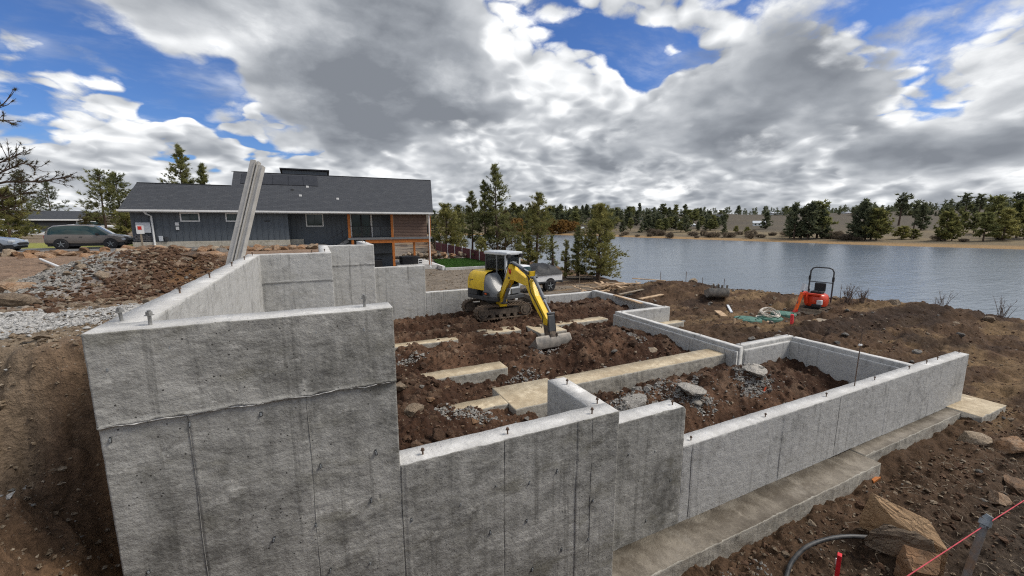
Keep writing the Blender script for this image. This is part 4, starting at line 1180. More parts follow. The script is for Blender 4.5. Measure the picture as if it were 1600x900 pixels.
car('white car behind the bonnet of the bronze car', dep(150, 364, 62), 0.15, M['whitecar'], 'sedan', 1.25)

# neighbouring garage
gb = dep(70, 366, 78); ng = empty('garage', (gb.x, gb.y, 1.2)); ng.rotation_euler = (0, 0, R(12))
tag(ng, 'dark neighbouring garage with grey roof behind the parked cars', 'garage')
MB().box((-6, 0, 0), (5.2, 6, 2.9)).build('wall', M['black'], ng)
MB().prism([(-0.5, 2.95), (3.0, 4.6), (6.5, 2.95), (6.5, 2.75), (3.0, 4.4), (-0.5, 2.75)], 'x', -6.5, 5.6).build('roof', M['roof'], ng)
MB().box((-6.5, -0.56, 2.72), (5.6, -0.5, 2.96)).build('fascia', M['white'], ng)
MB().box((4.4, -0.04, 0), (4.6, 0.0, 2.74)).build('corner_post', M['lightgrey'], ng)
for k in range(2): MB().box((-5 + 4.4 * k, -0.03, 0.1), (-1.3 + 4.4 * k, -0.001, 2.3)).build('garage_door', M['darkpaint'], ng)

# pickup with a tarped load
tk = empty('pickup_truck', (11.7, 23.2, hz(12.5, 23.2)), R(190)); tk.scale = (1, 1, 1)
tag(tk, 'old white pickup truck parked beyond the excavator with a covered bed', 'truck')
bd = MB()
bd.box((-2.75, -0.92, 0.62), (-0.35, -0.86, 1.18), bevel=0.02).box((-2.75, 0.86, 0.62), (-0.35, 0.92, 1.18), bevel=0.02).box((-2.80, -0.90, 0.62), (-2.74, 0.90, 1.16)).box((-2.7, -0.85, 0.60), (-0.35, 0.85, 0.70))
bd.build('bed', M['whitecar'], tk)
tl = MB().box((-2.78, -0.935, 0.60), (-0.3, -0.921, 0.70)).box((-2.78, 0.921, 0.60), (-0.3, 0.935, 0.70)).build('side_trim', M['darkpaint'], tk)
cb = carbody([(-0.3, .5, 1.18, 1.78, .90, .66), (0.75, .48, 1.18, 1.80, .91, .66), (1.25, .48, 1.16, 1.30, .91, .74), (2.2, .5, 1.08, 1.16, .90, .74), (2.45, .56, .9, 1.0, .82, .66)], [(1, 0), (1, 1), (0, 0), (0, 0)])
cb.build('cab', [M['whitecar'], M['glass']], tk, smooth=35)
MB().box((-2.95, -0.85, 0.50), (-2.81, 0.85, 0.64), bevel=0.03).build('bumper', M['darkpaint'], tk)
MB().box((-2.7, -0.45, 0.42), (2.2, 0.45, 0.60)).build('chassis', M['black'], tk)
for x in (-1.75, 1.7):
    for s in (-1, 1):
        MB().tube([(x, s * 0.66, 0.44), (x, s * 0.928, 0.44)], 0.46, 20).build('wheel_arch', M['black'], tk)
        wheel(tk, (x, s * 0.84, 0.38), 0.39, 0.24, s, M['galv'])
for s in (-1, 1): MB().box((-2.815, s * 0.78 - 0.07, 0.82), (-2.801, s * 0.78 + 0.07, 1.1)).build('tail_light', M['redletter'], tk)
# tarp
rows = []
for i in range(19):
    x = -2.78 + 2.55 * i / 18; row = []
    for j in range(15):
        a = j / 14 * 2 - 1
        e = math.sin(math.pi * min(1, max(0, i / 18 * 1.0)) ) ** 0.45
        hgt = 0.12 + 0.55 * max(0, 1 - abs(a) ** 3.0) * max(0.35, e) + 0.22 * (mnoise.noise(Vector((x * 1.6, a * 1.6, 3))) + 0.5 * mnoise.noise(Vector((x * 4, a * 4, 8))))
        row.append((x, a * 0.97, 1.10 + (hgt if abs(a) < 0.97 else 0.0)))
    rows.append(row)
tp = MB().grid(rows).build('tarp_covered_load', M['tarp'], smooth=170)
tp.matrix_world = Matrix.LocRotScale(tk.location, tk.rotation_euler, Vector((1, 1, 1)))
tag(tp, 'lumpy black tarp tied over the load in the white pickup bed', 'tarp')

# ------------------------------------------------------------------ yellow mini excavator
EX = empty('excavator', (6.12, 14.2, hz(6.1, 13.4) - 0.02)); tag(EX, 'yellow and grey mini excavator with a cab, digging in the pit', 'excavator')


def track(parent, yc, L, r, wd, mat_shoe, nsh=46, z0=0.0):
    """crawler track along local x"""
    pts = []; half = L / 2 - r
    per = 2 * (2 * half) + 2 * math.pi * r
    o = MB()
    # belt
    path = [(half * (1 - 2 * k / 8), r * 2) for k in range(9)] + [(-half + r * math.cos(a), r + r * math.sin(a)) for a in np.linspace(math.pi / 2, 3 * math.pi / 2, 11)[1:]] + [(-half + 2 * half * k / 8, 0) for k in range(1, 9)] + [(half + r * math.cos(a), r + r * math.sin(a)) for a in np.linspace(-math.pi / 2, math.pi / 2, 11)[1:]]
    th = 0.035; rows = []
    cx = np.array(path)
    for i, (x, z) in enumerate(path):
        nx = x - max(-half, min(half, x)); nz = z - r; l = math.hypot(nx, nz) or 1
        nx, nz = nx / l, nz / l
        rows.append([(x - nx * th, yc - wd / 2, z - nz * th + z0), (x, yc - wd / 2, z + z0), (x, yc + wd / 2, z + z0), (x - nx * th, yc + wd / 2, z - nz * th + z0), (x - nx * th, yc - wd / 2, z - nz * th + z0)])
    o.grid(rows)
    tr_ = o.build('track', mat_shoe, parent)
    d = 0.0; seg = [(math.hypot(path[i + 1][0] - path[i][0], path[i + 1][1] - path[i][1])) for i in range(len(path) - 1)]
    lug = MB().box((-0.02, yc - wd / 2, 0.0), (0.02, yc + wd / 2, 0.028))
    pl = None
    tot_ = sum(seg)
    for k in range(nsh):
        s = tot_ * k / nsh; i = 0
        while s > seg[i]: s -= seg[i]; i += 1
        t_ = s / seg[i]; x = path[i][0] + (path[i + 1][0] - path[i][0]) * t_; z = path[i][1] + (path[i + 1][1] - path[i][1]) * t_
        nx = x - max(-half, min(half, x)); nz = z - r
        if pl is None: pl = lug.build('track_lug', mat_shoe, tr_); q = pl
        else: q = pl.copy(); link(q, tr_)
        q.location = (x, 0, z + z0); q.rotation_euler = (0, math.atan2(nx, nz), 0)
    return tr_


for yc in (-0.68, 0.68):
    tk_ = track(EX, yc, 2.22, 0.245, 0.30, M['rubber'], 44)
    s = -1 if yc < 0 else 1
    for x, rr_ in ((-0.84, 0.205), (0.84, 0.20)):
        b = MB().cyl((x, yc - 0.12, 0.265), (x, yc + 0.155 * s + (0.0), 0.265), rr_, 18)
        b.cyl((x, yc + s * 0.155, 0.265), (x, yc + s * 0.175, 0.265), rr_ * 0.55, 12)
        b.build('sprocket' if x < 0 else 'idler', M['track_steel'], tk_)
    for x in (-0.45, -0.15, 0.15, 0.45):
        MB().cyl((x, yc - 0.11, 0.12), (x, yc + 0.11, 0.12), 0.085, 12).build('roller', M['track_steel'], tk_)
    MB().prism([(-0.62, 0.16), (0.62, 0.16), (0.70, 0.25), (0.62, 0.36), (-0.62, 0.36), (-0.70, 0.25)], 'y', yc - 0.1, yc + 0.1).build('track_frame', M['track_steel'], tk_)
MB().box((-0.45, -0.58, 0.26), (0.45, 0.58, 0.50), bevel=0.03).build('undercarriage', M['track_steel'], EX)
MB().cyl((0, 0, 0.48), (0, 0, 0.64), 0.42, 24).build('slew_ring', M['darkpaint'], EX)
bl = MB().prism([(1.42, 0.12), (1.36, 0.30), (1.37, 0.48), (1.45, 0.60), (1.49, 0.60), (1.42, 0.47), (1.41, 0.30), (1.47, 0.10)], 'y', -0.86, 0.86).build('dozer_blade', M['track_steel'], EX)
for y_ in (-0.3, 0.3): MB().beam((0.5, y_, 0.33), (1.38, y_, 0.33), 0.1, 0.12).build('blade_arm', M['track_steel'], bl)

UP = empty('upper_structure', (0, 0, 0)); UP.parent = EX; UP.rotation_euler = (0, 0, R(-71))
# deck and counterweight (x forward, y left)
arc = [(-0.35 - 0.70 * math.cos(a) ** 0.55, 0.80 * math.copysign(abs(math.sin(a)) ** 0.8, a)) for a in np.linspace(-1.45, 1.45, 17)]
poly = [(0.78, -0.66), (0.78, 0.74), (0.2, 0.80)] + [(x, y) for x, y in arc[::-1]] + [(0.2, -0.80)]
MB().prism(poly, 'z', 0.66, 0.80).build('deck', M['darkpaint'], UP, bevel=0.02)
cwp = [(-0.20, 0.79), (-0.2, -0.79)] + [(x, y) for x, y in arc]
MB().prism(cwp, 'z', 0.80, 1.02).build('lower_counterweight', M['darkpaint'], UP, bevel=0.03)
# yellow engine cover: curved shell narrowing upwards
rows = []
for z, k, ins in ((1.03, 1.0, 0.0), (1.25, 1.0, 0.0), (1.45, 0.97, 0.03), (1.60, 0.90, 0.08), (1.68, 0.78, 0.16)):
    rows.append([(0.24, -0.805 * k, z), (-0.20, -0.805 * k, z)] + [(-0.35 - 0.70 * k * math.cos(a) ** 0.55 + ins * 0.3, 0.80 * k * math.copysign(abs(math.sin(a)) ** 0.8, a), z) for a in np.linspace(-1.5, 1.45, 15)])
cv = MB().grid(rows); cv.add(rows[-1], [tuple(range(17))]);
cvo = cv.build('engine_cover', M['yellow'], UP, smooth=50)
for z in (1.15, 1.22, 1.29, 1.36):
    MB().box((-0.62, -0.79, z), (-0.40, -0.70, z + 0.025)).build('cooling_slot', M['darkpaint'], cvo)
# grey hood over the right side
hd = [[( 0.18, -0.80, 0.81), (0.18, -0.80, 1.34), (0.18, -0.72, 1.54), (0.18, -0.50, 1.62), (0.18, -0.10, 1.64)],
      [( 0.36, -0.78, 0.81), (0.36, -0.78, 1.20), (0.36, -0.70, 1.38), (0.36, -0.50, 1.48), (0.36, -0.10, 1.50)],
      [( 0.55, -0.74, 0.81), (0.55, -0.74, 1.02), (0.53, -0.68, 1.16), (0.50, -0.50, 1.24), (0.50, -0.10, 1.26)],
      [( 0.74, -0.62, 0.81), (0.74, -0.62, 0.90), (0.72, -0.58, 0.98), (0.70, -0.46, 1.02), (0.70, -0.10, 1.04)]]
hd_ = MB().grid(hd); hd_.add(hd[-1] + [(0.72, -0.10, 0.81)], [(0, 1, 2, 3, 4, 5)])
hd_.build('hood', M['greypaint'], UP, smooth=45)
MB().box((0.16, -0.815, 0.86), (0.50, -0.80, 0.98), bevel=0.006).build('work_light_panel', M['black'], UP)
MB().box((0.30, -0.83, 0.90), (0.40, -0.815, 0.95)).build('amber_lamp', M['orangepaint'], UP)
# cab on the left
cabE = empty('cab', (0, 0, 0)); cabE.parent = UP
x0, x1, y0, y1, z0_, z1_ = -0.50, 0.66, -0.10, 0.66, 0.82, 2.36
lowp = MB().box((x0, y0, z0_), (x1, y1, 1.08), bevel=0.03)
lowp.build('cab_base', M['lightgrey'], cabE)
MB().box((x1 + 0.002, 0.16, 0.84), (x1 + 0.05, 0.62, 1.04), bevel=0.02).build('front_step', M['greypaint'], cabE)
rf = MB().box((x0 - 0.04, y0 - 0.04, z1_ - 0.07), (x1 + 0.08, y1 + 0.04, z1_ + 0.05), bevel=0.04).build('cab_roof', M['lightgrey'], cabE)
for px_, py_, mt in ((x0, y0, 'darkpaint'), (x0, y1 - 0.07, 'greypaint'), (x1 - 0.07, y0, 'lightgrey'), (x1 - 0.07, y1 - 0.07, 'lightgrey'), (0.12, y0, 'greypaint')):
    MB().box((px_, py_, 1.08), (px_ + 0.07, py_ + 0.07, z1_ - 0.07)).build('pillar', M[mt], cabE)
CG = bpy.data.materials.new('clear_cab_glass'); CG.use_nodes = True
t = NT(CG.node_tree)
gl = t.n('ShaderNodeBsdfGlossy', {'Color': (0.8, 0.85, 0.85, 1), 'Roughness': 0.03}); tr = t.n('ShaderNodeBsdfTransparent', {'Color': (0.90, 0.94, 0.93, 1)})
fz = t.n('ShaderNodeFresnel', {'IOR': 1.5})
t.n('ShaderNodeOutputMaterial', {'Surface': t.n('ShaderNodeMixShader', {0: fz.outputs[0], 1: tr.outputs[0], 2: gl.outputs[0]}).outputs[0]})
for a, b in (((x0 + 0.07, y0 + 0.02, 1.10), (0.12, y0 + 0.035, z1_ - 0.08)), ((0.19, y0 + 0.02, 1.10), (x1 - 0.07, y0 + 0.035, z1_ - 0.08)), ((x1 - 0.045, y0 + 0.07, 1.10), (x1 - 0.03, y1 - 0.07, z1_ - 0.08)),
             ((x0 + 0.02, y0 + 0.07, 1.30), (x0 + 0.035, y1 - 0.07, z1_ - 0.08)), ((x0 + 0.07, y1 - 0.05, 1.10), (x1 - 0.07, y1 - 0.035, z1_ - 0.08))):
    MB().box(a, b).build('pane', CG, cabE)
MB().box((-0.30, 0.10, 1.09), (0.15, 0.60, 1.30), bevel=0.05).box((-0.42, 0.12, 1.28), (-0.28, 0.58, 1.95), bevel=0.05).build('operator_seat', M['black'], cabE)
MB().beam((0.35, 0.05, 1.1), (0.30, 0.05, 1.55), 0.05, 0.05).beam((0.35, 0.62, 1.1), (0.30, 0.62, 1.55), 0.05, 0.05).build('control_levers', M['black'], cabE)
MB().box((x1 + 0.02, y0 - 0.02, 2.20), (x1 + 0.14, y0 + 0.12, 2.34), bevel=0.02).build('work_light', M['black'], cabE)
MB().box((x1 + 0.02, y1 - 0.14, 2.20), (x1 + 0.14, y1, 2.34), bevel=0.02).build('work_light', M['black'], cabE)

# boom, stick and bucket lie in one upright plane; given in coordinates of the excavator
O = EX.location


def L3(p): return Vector(p) - O


S = L3((6.02, 13.42, 0.62)); Fp = L3((6.02, 13.32, 0.86)); El = L3((5.96, 12.42, 1.86)); Tp = L3((5.92, 11.12, 1.70)); Kt = L3((5.91, 11.02, 1.98)); Sk = L3((5.90, 9.92, 0.60)); Bk = L3((5.90, 9.80, 0.30))
side = Vector((1, 0.03, 0)).normalized()


def plate(poly3, wd, name, mat, parent=EX):
    """closed plate: outline in the boom plane given thickness along the pin axis"""
    n = len(poly3); a = [p - side * wd / 2 for p in poly3]; b = [p + side * wd / 2 for p in poly3]
    m_ = MB().add(a + b, [tuple(range(n)), tuple(range(2 * n - 1, n - 1, -1))] + [(i, (i + 1) % n, n + (i + 1) % n, n + i) for i in range(n)])
    return m_.build(name, mat, parent, bevel=0.012)


def pp(y, z): return Vector((S.x + (Sk.x - S.x) * (y - S.y) / (Sk.y - S.y), y, z))


sw = plate([pp(S.y + 0.28, S.z - 0.10), pp(S.y - 0.18, S.z - 0.12), pp(S.y - 0.22, S.z + 0.10), pp(Fp.y - 0.05, Fp.z + 0.12), pp(Fp.y + 0.14, Fp.z + 0.10), pp(S.y + 0.06, S.z + 0.12), pp(S.y + 0.28, S.z + 0.06)], 0.24, 'swing_bracket', M['yellow'])
boom = plate([pp(Fp.y + 0.08, Fp.z - 0.06), pp(Fp.y - 0.08, Fp.z - 0.08), pp(El.y + 0.36, El.z - 0.55), pp(El.y + 0.02, El.z - 0.26), pp(El.y - 0.30, El.z - 0.24), pp(Tp.y + 0.15, Tp.z - 0.14), pp(Tp.y - 0.08, Tp.z - 0.08), pp(Tp.y - 0.08, Tp.z + 0.07), pp(Tp.y + 0.18, Tp.z + 0.09), pp(El.y - 0.28, El.z + 0.10), pp(El.y - 0.10, El.z + 0.26), pp(El.y + 0.10, El.z + 0.26), pp(El.y + 0.28, El.z - 0.06), pp(Fp.y + 0.06, Fp.z + 0.08)], 0.20, 'boom', M['yellow'])
stick = plate([pp(Kt.y + 0.10, Kt.z + 0.02), pp(Tp.y + 0.12, Tp.z - 0.05), pp(Tp.y + 0.06, Tp.z - 0.20), pp(Tp.y - 0.40, Tp.z - 0.62), pp(Sk.y + 0.16, Sk.z + 0.06), pp(Sk.y + 0.06, Sk.z - 0.08), pp(Sk.y - 0.08, Sk.z - 0.02), pp(Sk.y - 0.12, Sk.z + 0.14), pp(Tp.y - 0.52, Tp.z - 0.36), pp(Tp.y - 0.18, Tp.z + 0.12), pp(Kt.y - 0.10, Kt.z + 0.06)], 0.17, 'stick', M['yellow'])


def ram(p, q, parent, r=0.055, split=0.55, name='hydraulic_cylinder'):
    mid = p.lerp(q, split)
    o = MB().cyl(p, mid, r, 12).build(name, M['greypaint'], parent)
    MB().cyl(mid, q, r * 0.5, 10).build('cylinder_rod', M['chrome'], o)
    MB().cyl(p - side * 0.12, p + side * 0.12, r * 0.7, 10).cyl(q - side * 0.12, q + side * 0.12, r * 0.7, 10).build('pin', M['darkpaint'], o)
    return o


ram(pp(El.y - 0.02, El.z + 0.30), pp(Kt.y + 0.02, Kt.z - 0.02), boom, 0.06, 0.62)
ram(pp(Tp.y - 0.28, Tp.z + 0.16), pp(Sk.y - 0.16, Sk.z + 0.36), stick, 0.052, 0.62)
ram(pp(S.y - 0.20, S.z + 0.02), pp(El.y + 0.10, El.z - 0.22), boom, 0.06, 0.6)
plate([pp(Sk.y - 0.16, Sk.z + 0.36), pp(Sk.y - 0.20, Sk.z + 0.30), pp(Bk.y - 0.18, Bk.z + 0.18), pp(Bk.y - 0.10, Bk.z + 0.15)], 0.22, 'bucket_link', M['darkpaint'], EX)
plate([pp(Sk.y + 0.10, Sk.z - 0.02), pp(Sk.y - 0.24, Sk.z + 0.0), pp(Bk.y - 0.24, Bk.z + 0.02), pp(Bk.y + 0.12, Bk.z + 0.0)], 0.20, 'quick_coupler', M['track_steel'], EX)
hs = MB()
for k in (-0.06, 0.0, 0.06):
    hs.tube([Fp + side * k + Vector((0, 0.1, 0.15)), El + side * k + Vector((0, 0.32, 0.12)), El + side * k + Vector((0, 0.0, 0.32)), El + side * k + Vector((0, -0.55, 0.22)), Tp + side * k + Vector((0, 0.25, 0.26)), Kt + side * (k * 1.4) + Vector((0, -0.12, -0.18))], 0.016, 6)
hs.build('hydraulic_hoses', M['black'], boom)
hs = MB()
for k in (-0.11, 0.11):
    hs.tube([Kt + side * k + Vector((0, -0.05, -0.1)), Tp + side * k + Vector((0, -0.3, -0.3)), Tp + side * k + Vector((0, -0.7, -0.6)), Sk + side * k + Vector((0, 0.1, 0.2)), Sk + side * k * 1.6 + Vector((0, 0.05, -0.1))], 0.015, 6)
hs.build('hydraulic_hoses', M['black'], stick)
# ditching bucket: curved back plate, two cheeks and a cutting edge
bw_ = 0.56
cur = [(Bk.y - 0.22, Bk.z + 0.05), (Bk.y - 0.30, Bk.z - 0.10), (Bk.y - 0.28, Bk.z - 0.26), (Bk.y - 0.16, Bk.z - 0.36), (Bk.y + 0.05, Bk.z - 0.39), (Bk.y + 0.26, Bk.z - 0.36)]
bk_ = MB(); A = [pp(y, z) for y, z in cur]; inn = [pp(y + 0.02, z + 0.03) for y, z in cur]
bk_.grid([[a - side * bw_ for a in A], [a + side * bw_ for a in A]]); bk_.grid([[a - side * bw_ for a in inn], [a + side * bw_ for a in inn]])
bk_.add([p - side * bw_ for p in (A[0], inn[0])] + [p + side * bw_ for p in (inn[0], A[0])], [(0, 1, 2, 3)])
bk_.add([p - side * bw_ for p in (A[-1], inn[-1])] + [p + side * bw_ for p in (inn[-1], A[-1])], [(0, 1, 2, 3)])
bkt = bk_.build('bucket', M['bucket'], EX, smooth=40)
for s in (-1, 1):
    ck = [p + side * s * bw_ for p in A]
    MB().add(ck + [p + side * s * 0.02 for p in ck], [tuple(range(6)), tuple(range(11, 5, -1))] + [(i, (i + 1) % 6, 6 + (i + 1) % 6, 6 + i) for i in range(6)]).build('bucket_cheek', M['bucket'], bkt)
MB().box((Bk.x - 0.12, Bk.y - 0.24, Bk.z + 0.03), (Bk.x - 0.09, Bk.y + 0.05, Bk.z + 0.12)).box((Bk.x + 0.09, Bk.y - 0.24, Bk.z + 0.03), (Bk.x + 0.12, Bk.y + 0.05, Bk.z + 0.12)).build('bucket_ears', M['track_steel'], bkt)
# the red letter on the boom, on both flanks
def stroke_letter(pts, h, th, name, mat, parent, org, ux, uz, nrm):
    b_ = MB()
    for (a, c), (d, e) in zip(pts[:-1], pts[1:]):
        p = org + ux * (a * h) + uz * (c * h); q = org + ux * (d * h) + uz * (e * h)
        b_.beam(p, q, 0.006, th, up=uz if abs((q - p).normalized().dot(uz)) < 0.9 else ux)
    return b_.build(name, mat, parent)


ltr = [(-0.5, 0.5), (-0.27, -0.5), (0.0, 0.3), (0.27, -0.5), (0.5, 0.5)]
for s in (-1, 1):
    stroke_letter(ltr, 0.20, 0.045, 'letter', M['redletter'], boom, pp(El.y + 0.03, El.z + 0.02) + side * s * 0.105, Vector((0, -1, 0)), Vector((0, 0, 1)), side)
MB().box((-0.13 / 2, 0, 0), (0.13 / 2, 0.002, 0.03)).build('data_plate', M['white'], cvo).location = (-0.75, -0.72, 1.1)

# ------------------------------------------------------------------ red micro excavator
rz_ = hz(20.3, 10.5)
RE = empty('micro_excavator', (20.85, 10.75, rz_ - 0.03), R(190)); RE.scale = (1.0,) * 3; tag(RE, 'small red micro excavator with black roll bar by the lake edge', 'excavator')
for yc in (-0.40, 0.40):
    tr_ = track(RE, yc, 1.25, 0.16, 0.18, M['rubber'], 30)
    for x in (-0.46, 0.46): MB().cyl((x, yc - 0.08, 0.165), (x, yc + 0.095, 0.165), 0.12, 14).build('sprocket', M['track_steel'], tr_)
    MB().box((-0.36, yc - 0.06, 0.08), (0.36, yc + 0.06, 0.22)).build('track_frame', M['track_steel'], tr_)
MB().box((-0.35, -0.32, 0.18), (0.35, 0.32, 0.36), bevel=0.02).build('undercarriage', M['black'], RE)
MB().prism([(0.68, 0.06), (0.64, 0.16), (0.66, 0.30), (0.70, 0.30), (0.68, 0.16), (0.72, 0.05)], 'y', -0.5, 0.5).build('dozer_blade', M['oldwood'], RE)
bdy = MB()
rows = []
for z, k in ((0.40, 0.92), (0.52, 1.0), (0.78, 1.0), (0.90, 0.90), (0.95, 0.72)):
    rows.append([(-0.02 + 0.50 * k * math.cos(a) * (1.0 if math.cos(a) < 0 else 0.95), 0.44 * k * math.copysign(abs(math.sin(a)) ** 0.6, math.sin(a)), z) for a in np.linspace(0, 2 * math.pi, 25)])
bdy.grid(rows); bdy.add(rows[-1][:-1], [tuple(range(24))]); bdy.add(rows[0][:-1], [tuple(range(23, -1, -1))])
rb = bdy.build('body', M['redpaint'], RE, smooth=45)
MB().box((0.30, 0.16, 0.50), (0.50, 0.36, 0.72), bevel=0.03).build('side_panel', M['lightgrey'], RE)
MB().box((0.34, -0.02, 0.36), (0.52, 0.34, 0.52), bevel=0.04).build('lower_guard', M['black'], RE)
MB().box((0.36, -0.30, 0.90), (0.50, 0.30, 0.99), bevel=0.02).build('control_panel', M['redpaint'], RE)
MB().box((-0.25, -0.22, 0.95), (0.20, 0.22, 1.07), bevel=0.04).build('seat', M['black'], RE)
MB().box((-0.36, -0.22, 1.02), (-0.24, 0.22, 1.42), bevel=0.05).build('backrest', M['black'], RE)
rbp = [(-0.32, -0.46, 0.55), (-0.33, -0.46, 1.3), (-0.35, -0.45, 1.95), (-0.36, -0.38, 2.08), (-0.36, -0.25, 2.13), (-0.36, 0.25, 2.13), (-0.36, 0.38, 2.08), (-0.35, 0.45, 1.95), (-0.33, 0.46, 1.3), (-0.32, 0.46, 0.55)]
rbar = MB().tube(rbp, 0.032, 10).build('roll_bar', M['darkpaint'], RE, smooth=60)
MB().cyl((-0.33, -0.46, 1.45), (-0.33, 0.46, 1.45), 0.022, 8).build('cross_bar', M['darkpaint'], rbar)
MB().box((-0.37, -0.50, 1.52), (-0.29, -0.42, 1.72)).box((-0.37, 0.42, 1.52), (-0.29, 0.50, 1.72)).build('hinge_bracket', M['black'], rbar)
for y in (-0.16, 0.16): MB().cyl((0.40, y, 0.98), (0.42, y * 1.1, 1.20), 0.012, 6).build('lever', M['black'], RE)
rbo = MB()
rbo.beam((0.48, -0.22, 0.52), (0.62, -0.26, 1.05), 0.12, 0.15).beam((0.60, -0.26, 1.02), (0.86, -0.32, 0.96), 0.11, 0.14)
rbm = rbo.build('boom', M['redpaint'], RE, bevel=0.01)
rst = MB().beam((0.84, -0.31, 1.04), (1.12, -0.40, 0.20), 0.09, 0.13).build('stick', M['orangepaint'], RE, bevel=0.01)
MB().cyl((0.80, -0.30, 1.12), (1.06, -0.38, 0.52), 0.035, 8).build('hydraulic_cylinder', M['darkpaint'], rst)
MB().beam((1.08, -0.38, 0.26), (1.20, -0.43, 0.12), 0.14, 0.10).build('bucket_link', M['redletter'], RE)
A = [(1.02, 0.12), (1.06, 0.0), (1.16, -0.04), (1.30, -0.02), (1.36, 0.10), (1.30, 0.14), (1.16, 0.16)]
MB().prism(A, 'y', -0.62, -0.18).build('bucket', M['track_steel'], RE, bevel=0.01)

# ------------------------------------------------------------------ trees
def tufts(C, D, size, n, r, wd=0.16, spread=0.9):
    """n thin needle blades at every centre C (k,3) along direction D, as triangles"""
    k = len(C)
    c = np.repeat(C, n, 0); d = np.repeat(D, n, 0); sz = np.repeat(size, n)
    e = d + r.normal(0, spread, c.shape); e /= np.linalg.norm(e, axis=1, keepdims=True) + 1e-9
    q = np.cross(e, r.normal(0, 1, c.shape)); q /= np.linalg.norm(q, axis=1, keepdims=True) + 1e-9
    L = sz * r.uniform(0.6, 1.15, len(sz)); wv_ = (sz * wd)[:, None] * r.uniform(0.7, 1.3, (len(sz), 1))
    o_ = c - e * (L * 0.25)[:, None]
    return np.stack([o_ - q * wv_, o_ + q * wv_, c + e * L[:, None]], 1).reshape(-1, 3)


def pine(seed, h, rad, base, nbr, per, tuft, n=12, trunk_r=0.16, taper=1.0, droop=-0.15, lean=0.0, gap=0.25, blade=0.075):
    """returns (trunk MB, needle triangles)"""
    r = np.random.default_rng(seed)
    tb = MB(); ph = r.uniform(0, 6)
    def axis(t): return Vector((lean * h * t + 0.012 * h * math.sin(3 * t + ph), 0.012 * h * math.cos(2.4 * t + ph), h * t))
    zs = np.linspace(0, 1, 9)
    tb.tube([axis(t) - Vector((0, 0, 0.4 if t == 0 else 0)) for t in zs], [trunk_r * (1 - 0.93 * t) + 0.012 for t in zs], 8)
    Cs = []; Ds = []; Sz = []
    for b in range(nbr):
        t = base + (1 - base) * ((b + r.uniform(0, 1)) / nbr) ** 0.92
        if t > 0.995: t = 0.995
        u = (t - base) / (1 - base)
        prof = (min(1, u / 0.16 + 0.45)) * (1 - u) ** (0.75 * taper) + 0.05
        ln = rad * prof * r.uniform(0.62, 1.18)
        if r.uniform() < gap: ln *= 0.55
        a = r.uniform(0, 2 * math.pi)
        p0 = axis(t); el = droop + 0.75 * u + r.uniform(-0.15, 0.15)
        d = Vector((math.cos(a) * math.cos(el), math.sin(a) * math.cos(el), math.sin(el)))
        p1 = p0 + d * ln * 0.6; p2 = p0 + d * ln + Vector((0, 0, 0.16 * ln))
        tb.tube([p0, p1, p2], [trunk_r * 0.22 * (1 - 0.7 * t) + 0.006, trunk_r * 0.14 * (1 - .7 * t) + 0.004, 0.004], 4, cap=False)
        m_ = max(2, int(per * (ln / rad + 0.25)))
        for j in range(m_):
            f = r.uniform(0.30, 1.03) ** 0.8
            pc = (p0.lerp(p1, f / 0.6) if f < 0.6 else p1.lerp(p2, (f - 0.6) / 0.4))
            sp_ = ln * 0.22 * f + tuft * 0.35
            Cs.append((pc.x + r.normal(0, sp_ * 0.55), pc.y + r.normal(0, sp_ * 0.55), pc.z + r.normal(0.02, sp_ * 0.30)))
            Ds.append((d.x, d.y, d.z + 0.45)); Sz.append(tuft * r.uniform(0.7, 1.25))
    return tb, tufts(np.array(Cs), np.array(Ds), np.array(Sz), n, r, blade)


def tree(label, loc, seed, h, rad, base, nbr, per, tuft, mat, group='pines by the lake shore', name='pine_tree', **k):
    o = empty(name, loc); tag(o, label, 'tree', group)
    tb, tv = pine(seed, h, rad, base, nbr, per, tuft, **k)
    tb.build('trunk', M['bark'], o, recalc=False, smooth=80)
    npmesh('crown', tv, np.arange(len(tv)).reshape(-1, 3), mat, o)
    return o


def px_tree(label, x, ytop, ybase, d, rad_px, mat, seed, **k):
    b = dep(x, ybase, d); tp_ = dep(x, ytop, d)
    h = tp_.z - b.z
    kw = dict(base=0.12, nbr=90, per=13, tuft=0.34); kw.update(k)
    kw['per'] = int(kw['per'] * 1.6); kw['nbr'] = int(kw['nbr'] * 1.15); rad_px *= 1.15
    g_ = hz(b.x, b.y)
    zb = g_ - 0.05
    h = tp_.z - zb
    return tree(label, (b.x, b.y, zb), seed, h, rad_px * d / F_PX, mat=mat, **kw)


ND, NO, NK = M['needle'], M['needle_olive'], M['needle_dark']
px_tree('tallest pine by the lake, behind the excavator', 777, 258, 392, 56, 30, ND, 1, base=0.16, nbr=120, per=13, lean=-0.01, gap=0.4)
px_tree('slim pine just left of the tallest pine', 757, 284, 398, 56, 20, ND, 2, base=0.14, nbr=80, per=12, lean=0.01, gap=0.35)
px_tree('narrow pine third from the house right end', 738, 300, 405, 58, 16, ND, 3, base=0.22, nbr=70, per=11, gap=0.4)
px_tree('dense green pine directly behind the tarped truck', 839, 304, 412, 42, 36, NO, 4, base=0.14, nbr=110, per=15, tuft=0.27, gap=0.15)
px_tree('broad dense pine at the lake edge beside the lumber pile', 935, 322, 444, 33, 36, NO, 5, base=0.07, nbr=130, per=17, tuft=0.24, gap=0.1, taper=0.85)
px_tree('thin young pine just left of the broad dense pine', 903, 354, 428, 34, 15, ND, 6, base=0.08, nbr=60, per=9, tuft=0.22, gap=0.3)
px_tree('small olive sapling pine behind the truck tailgate', 884, 376, 428, 34, 10, NO, 7, base=0.05, nbr=40, per=8, tuft=0.2, gap=0.3)
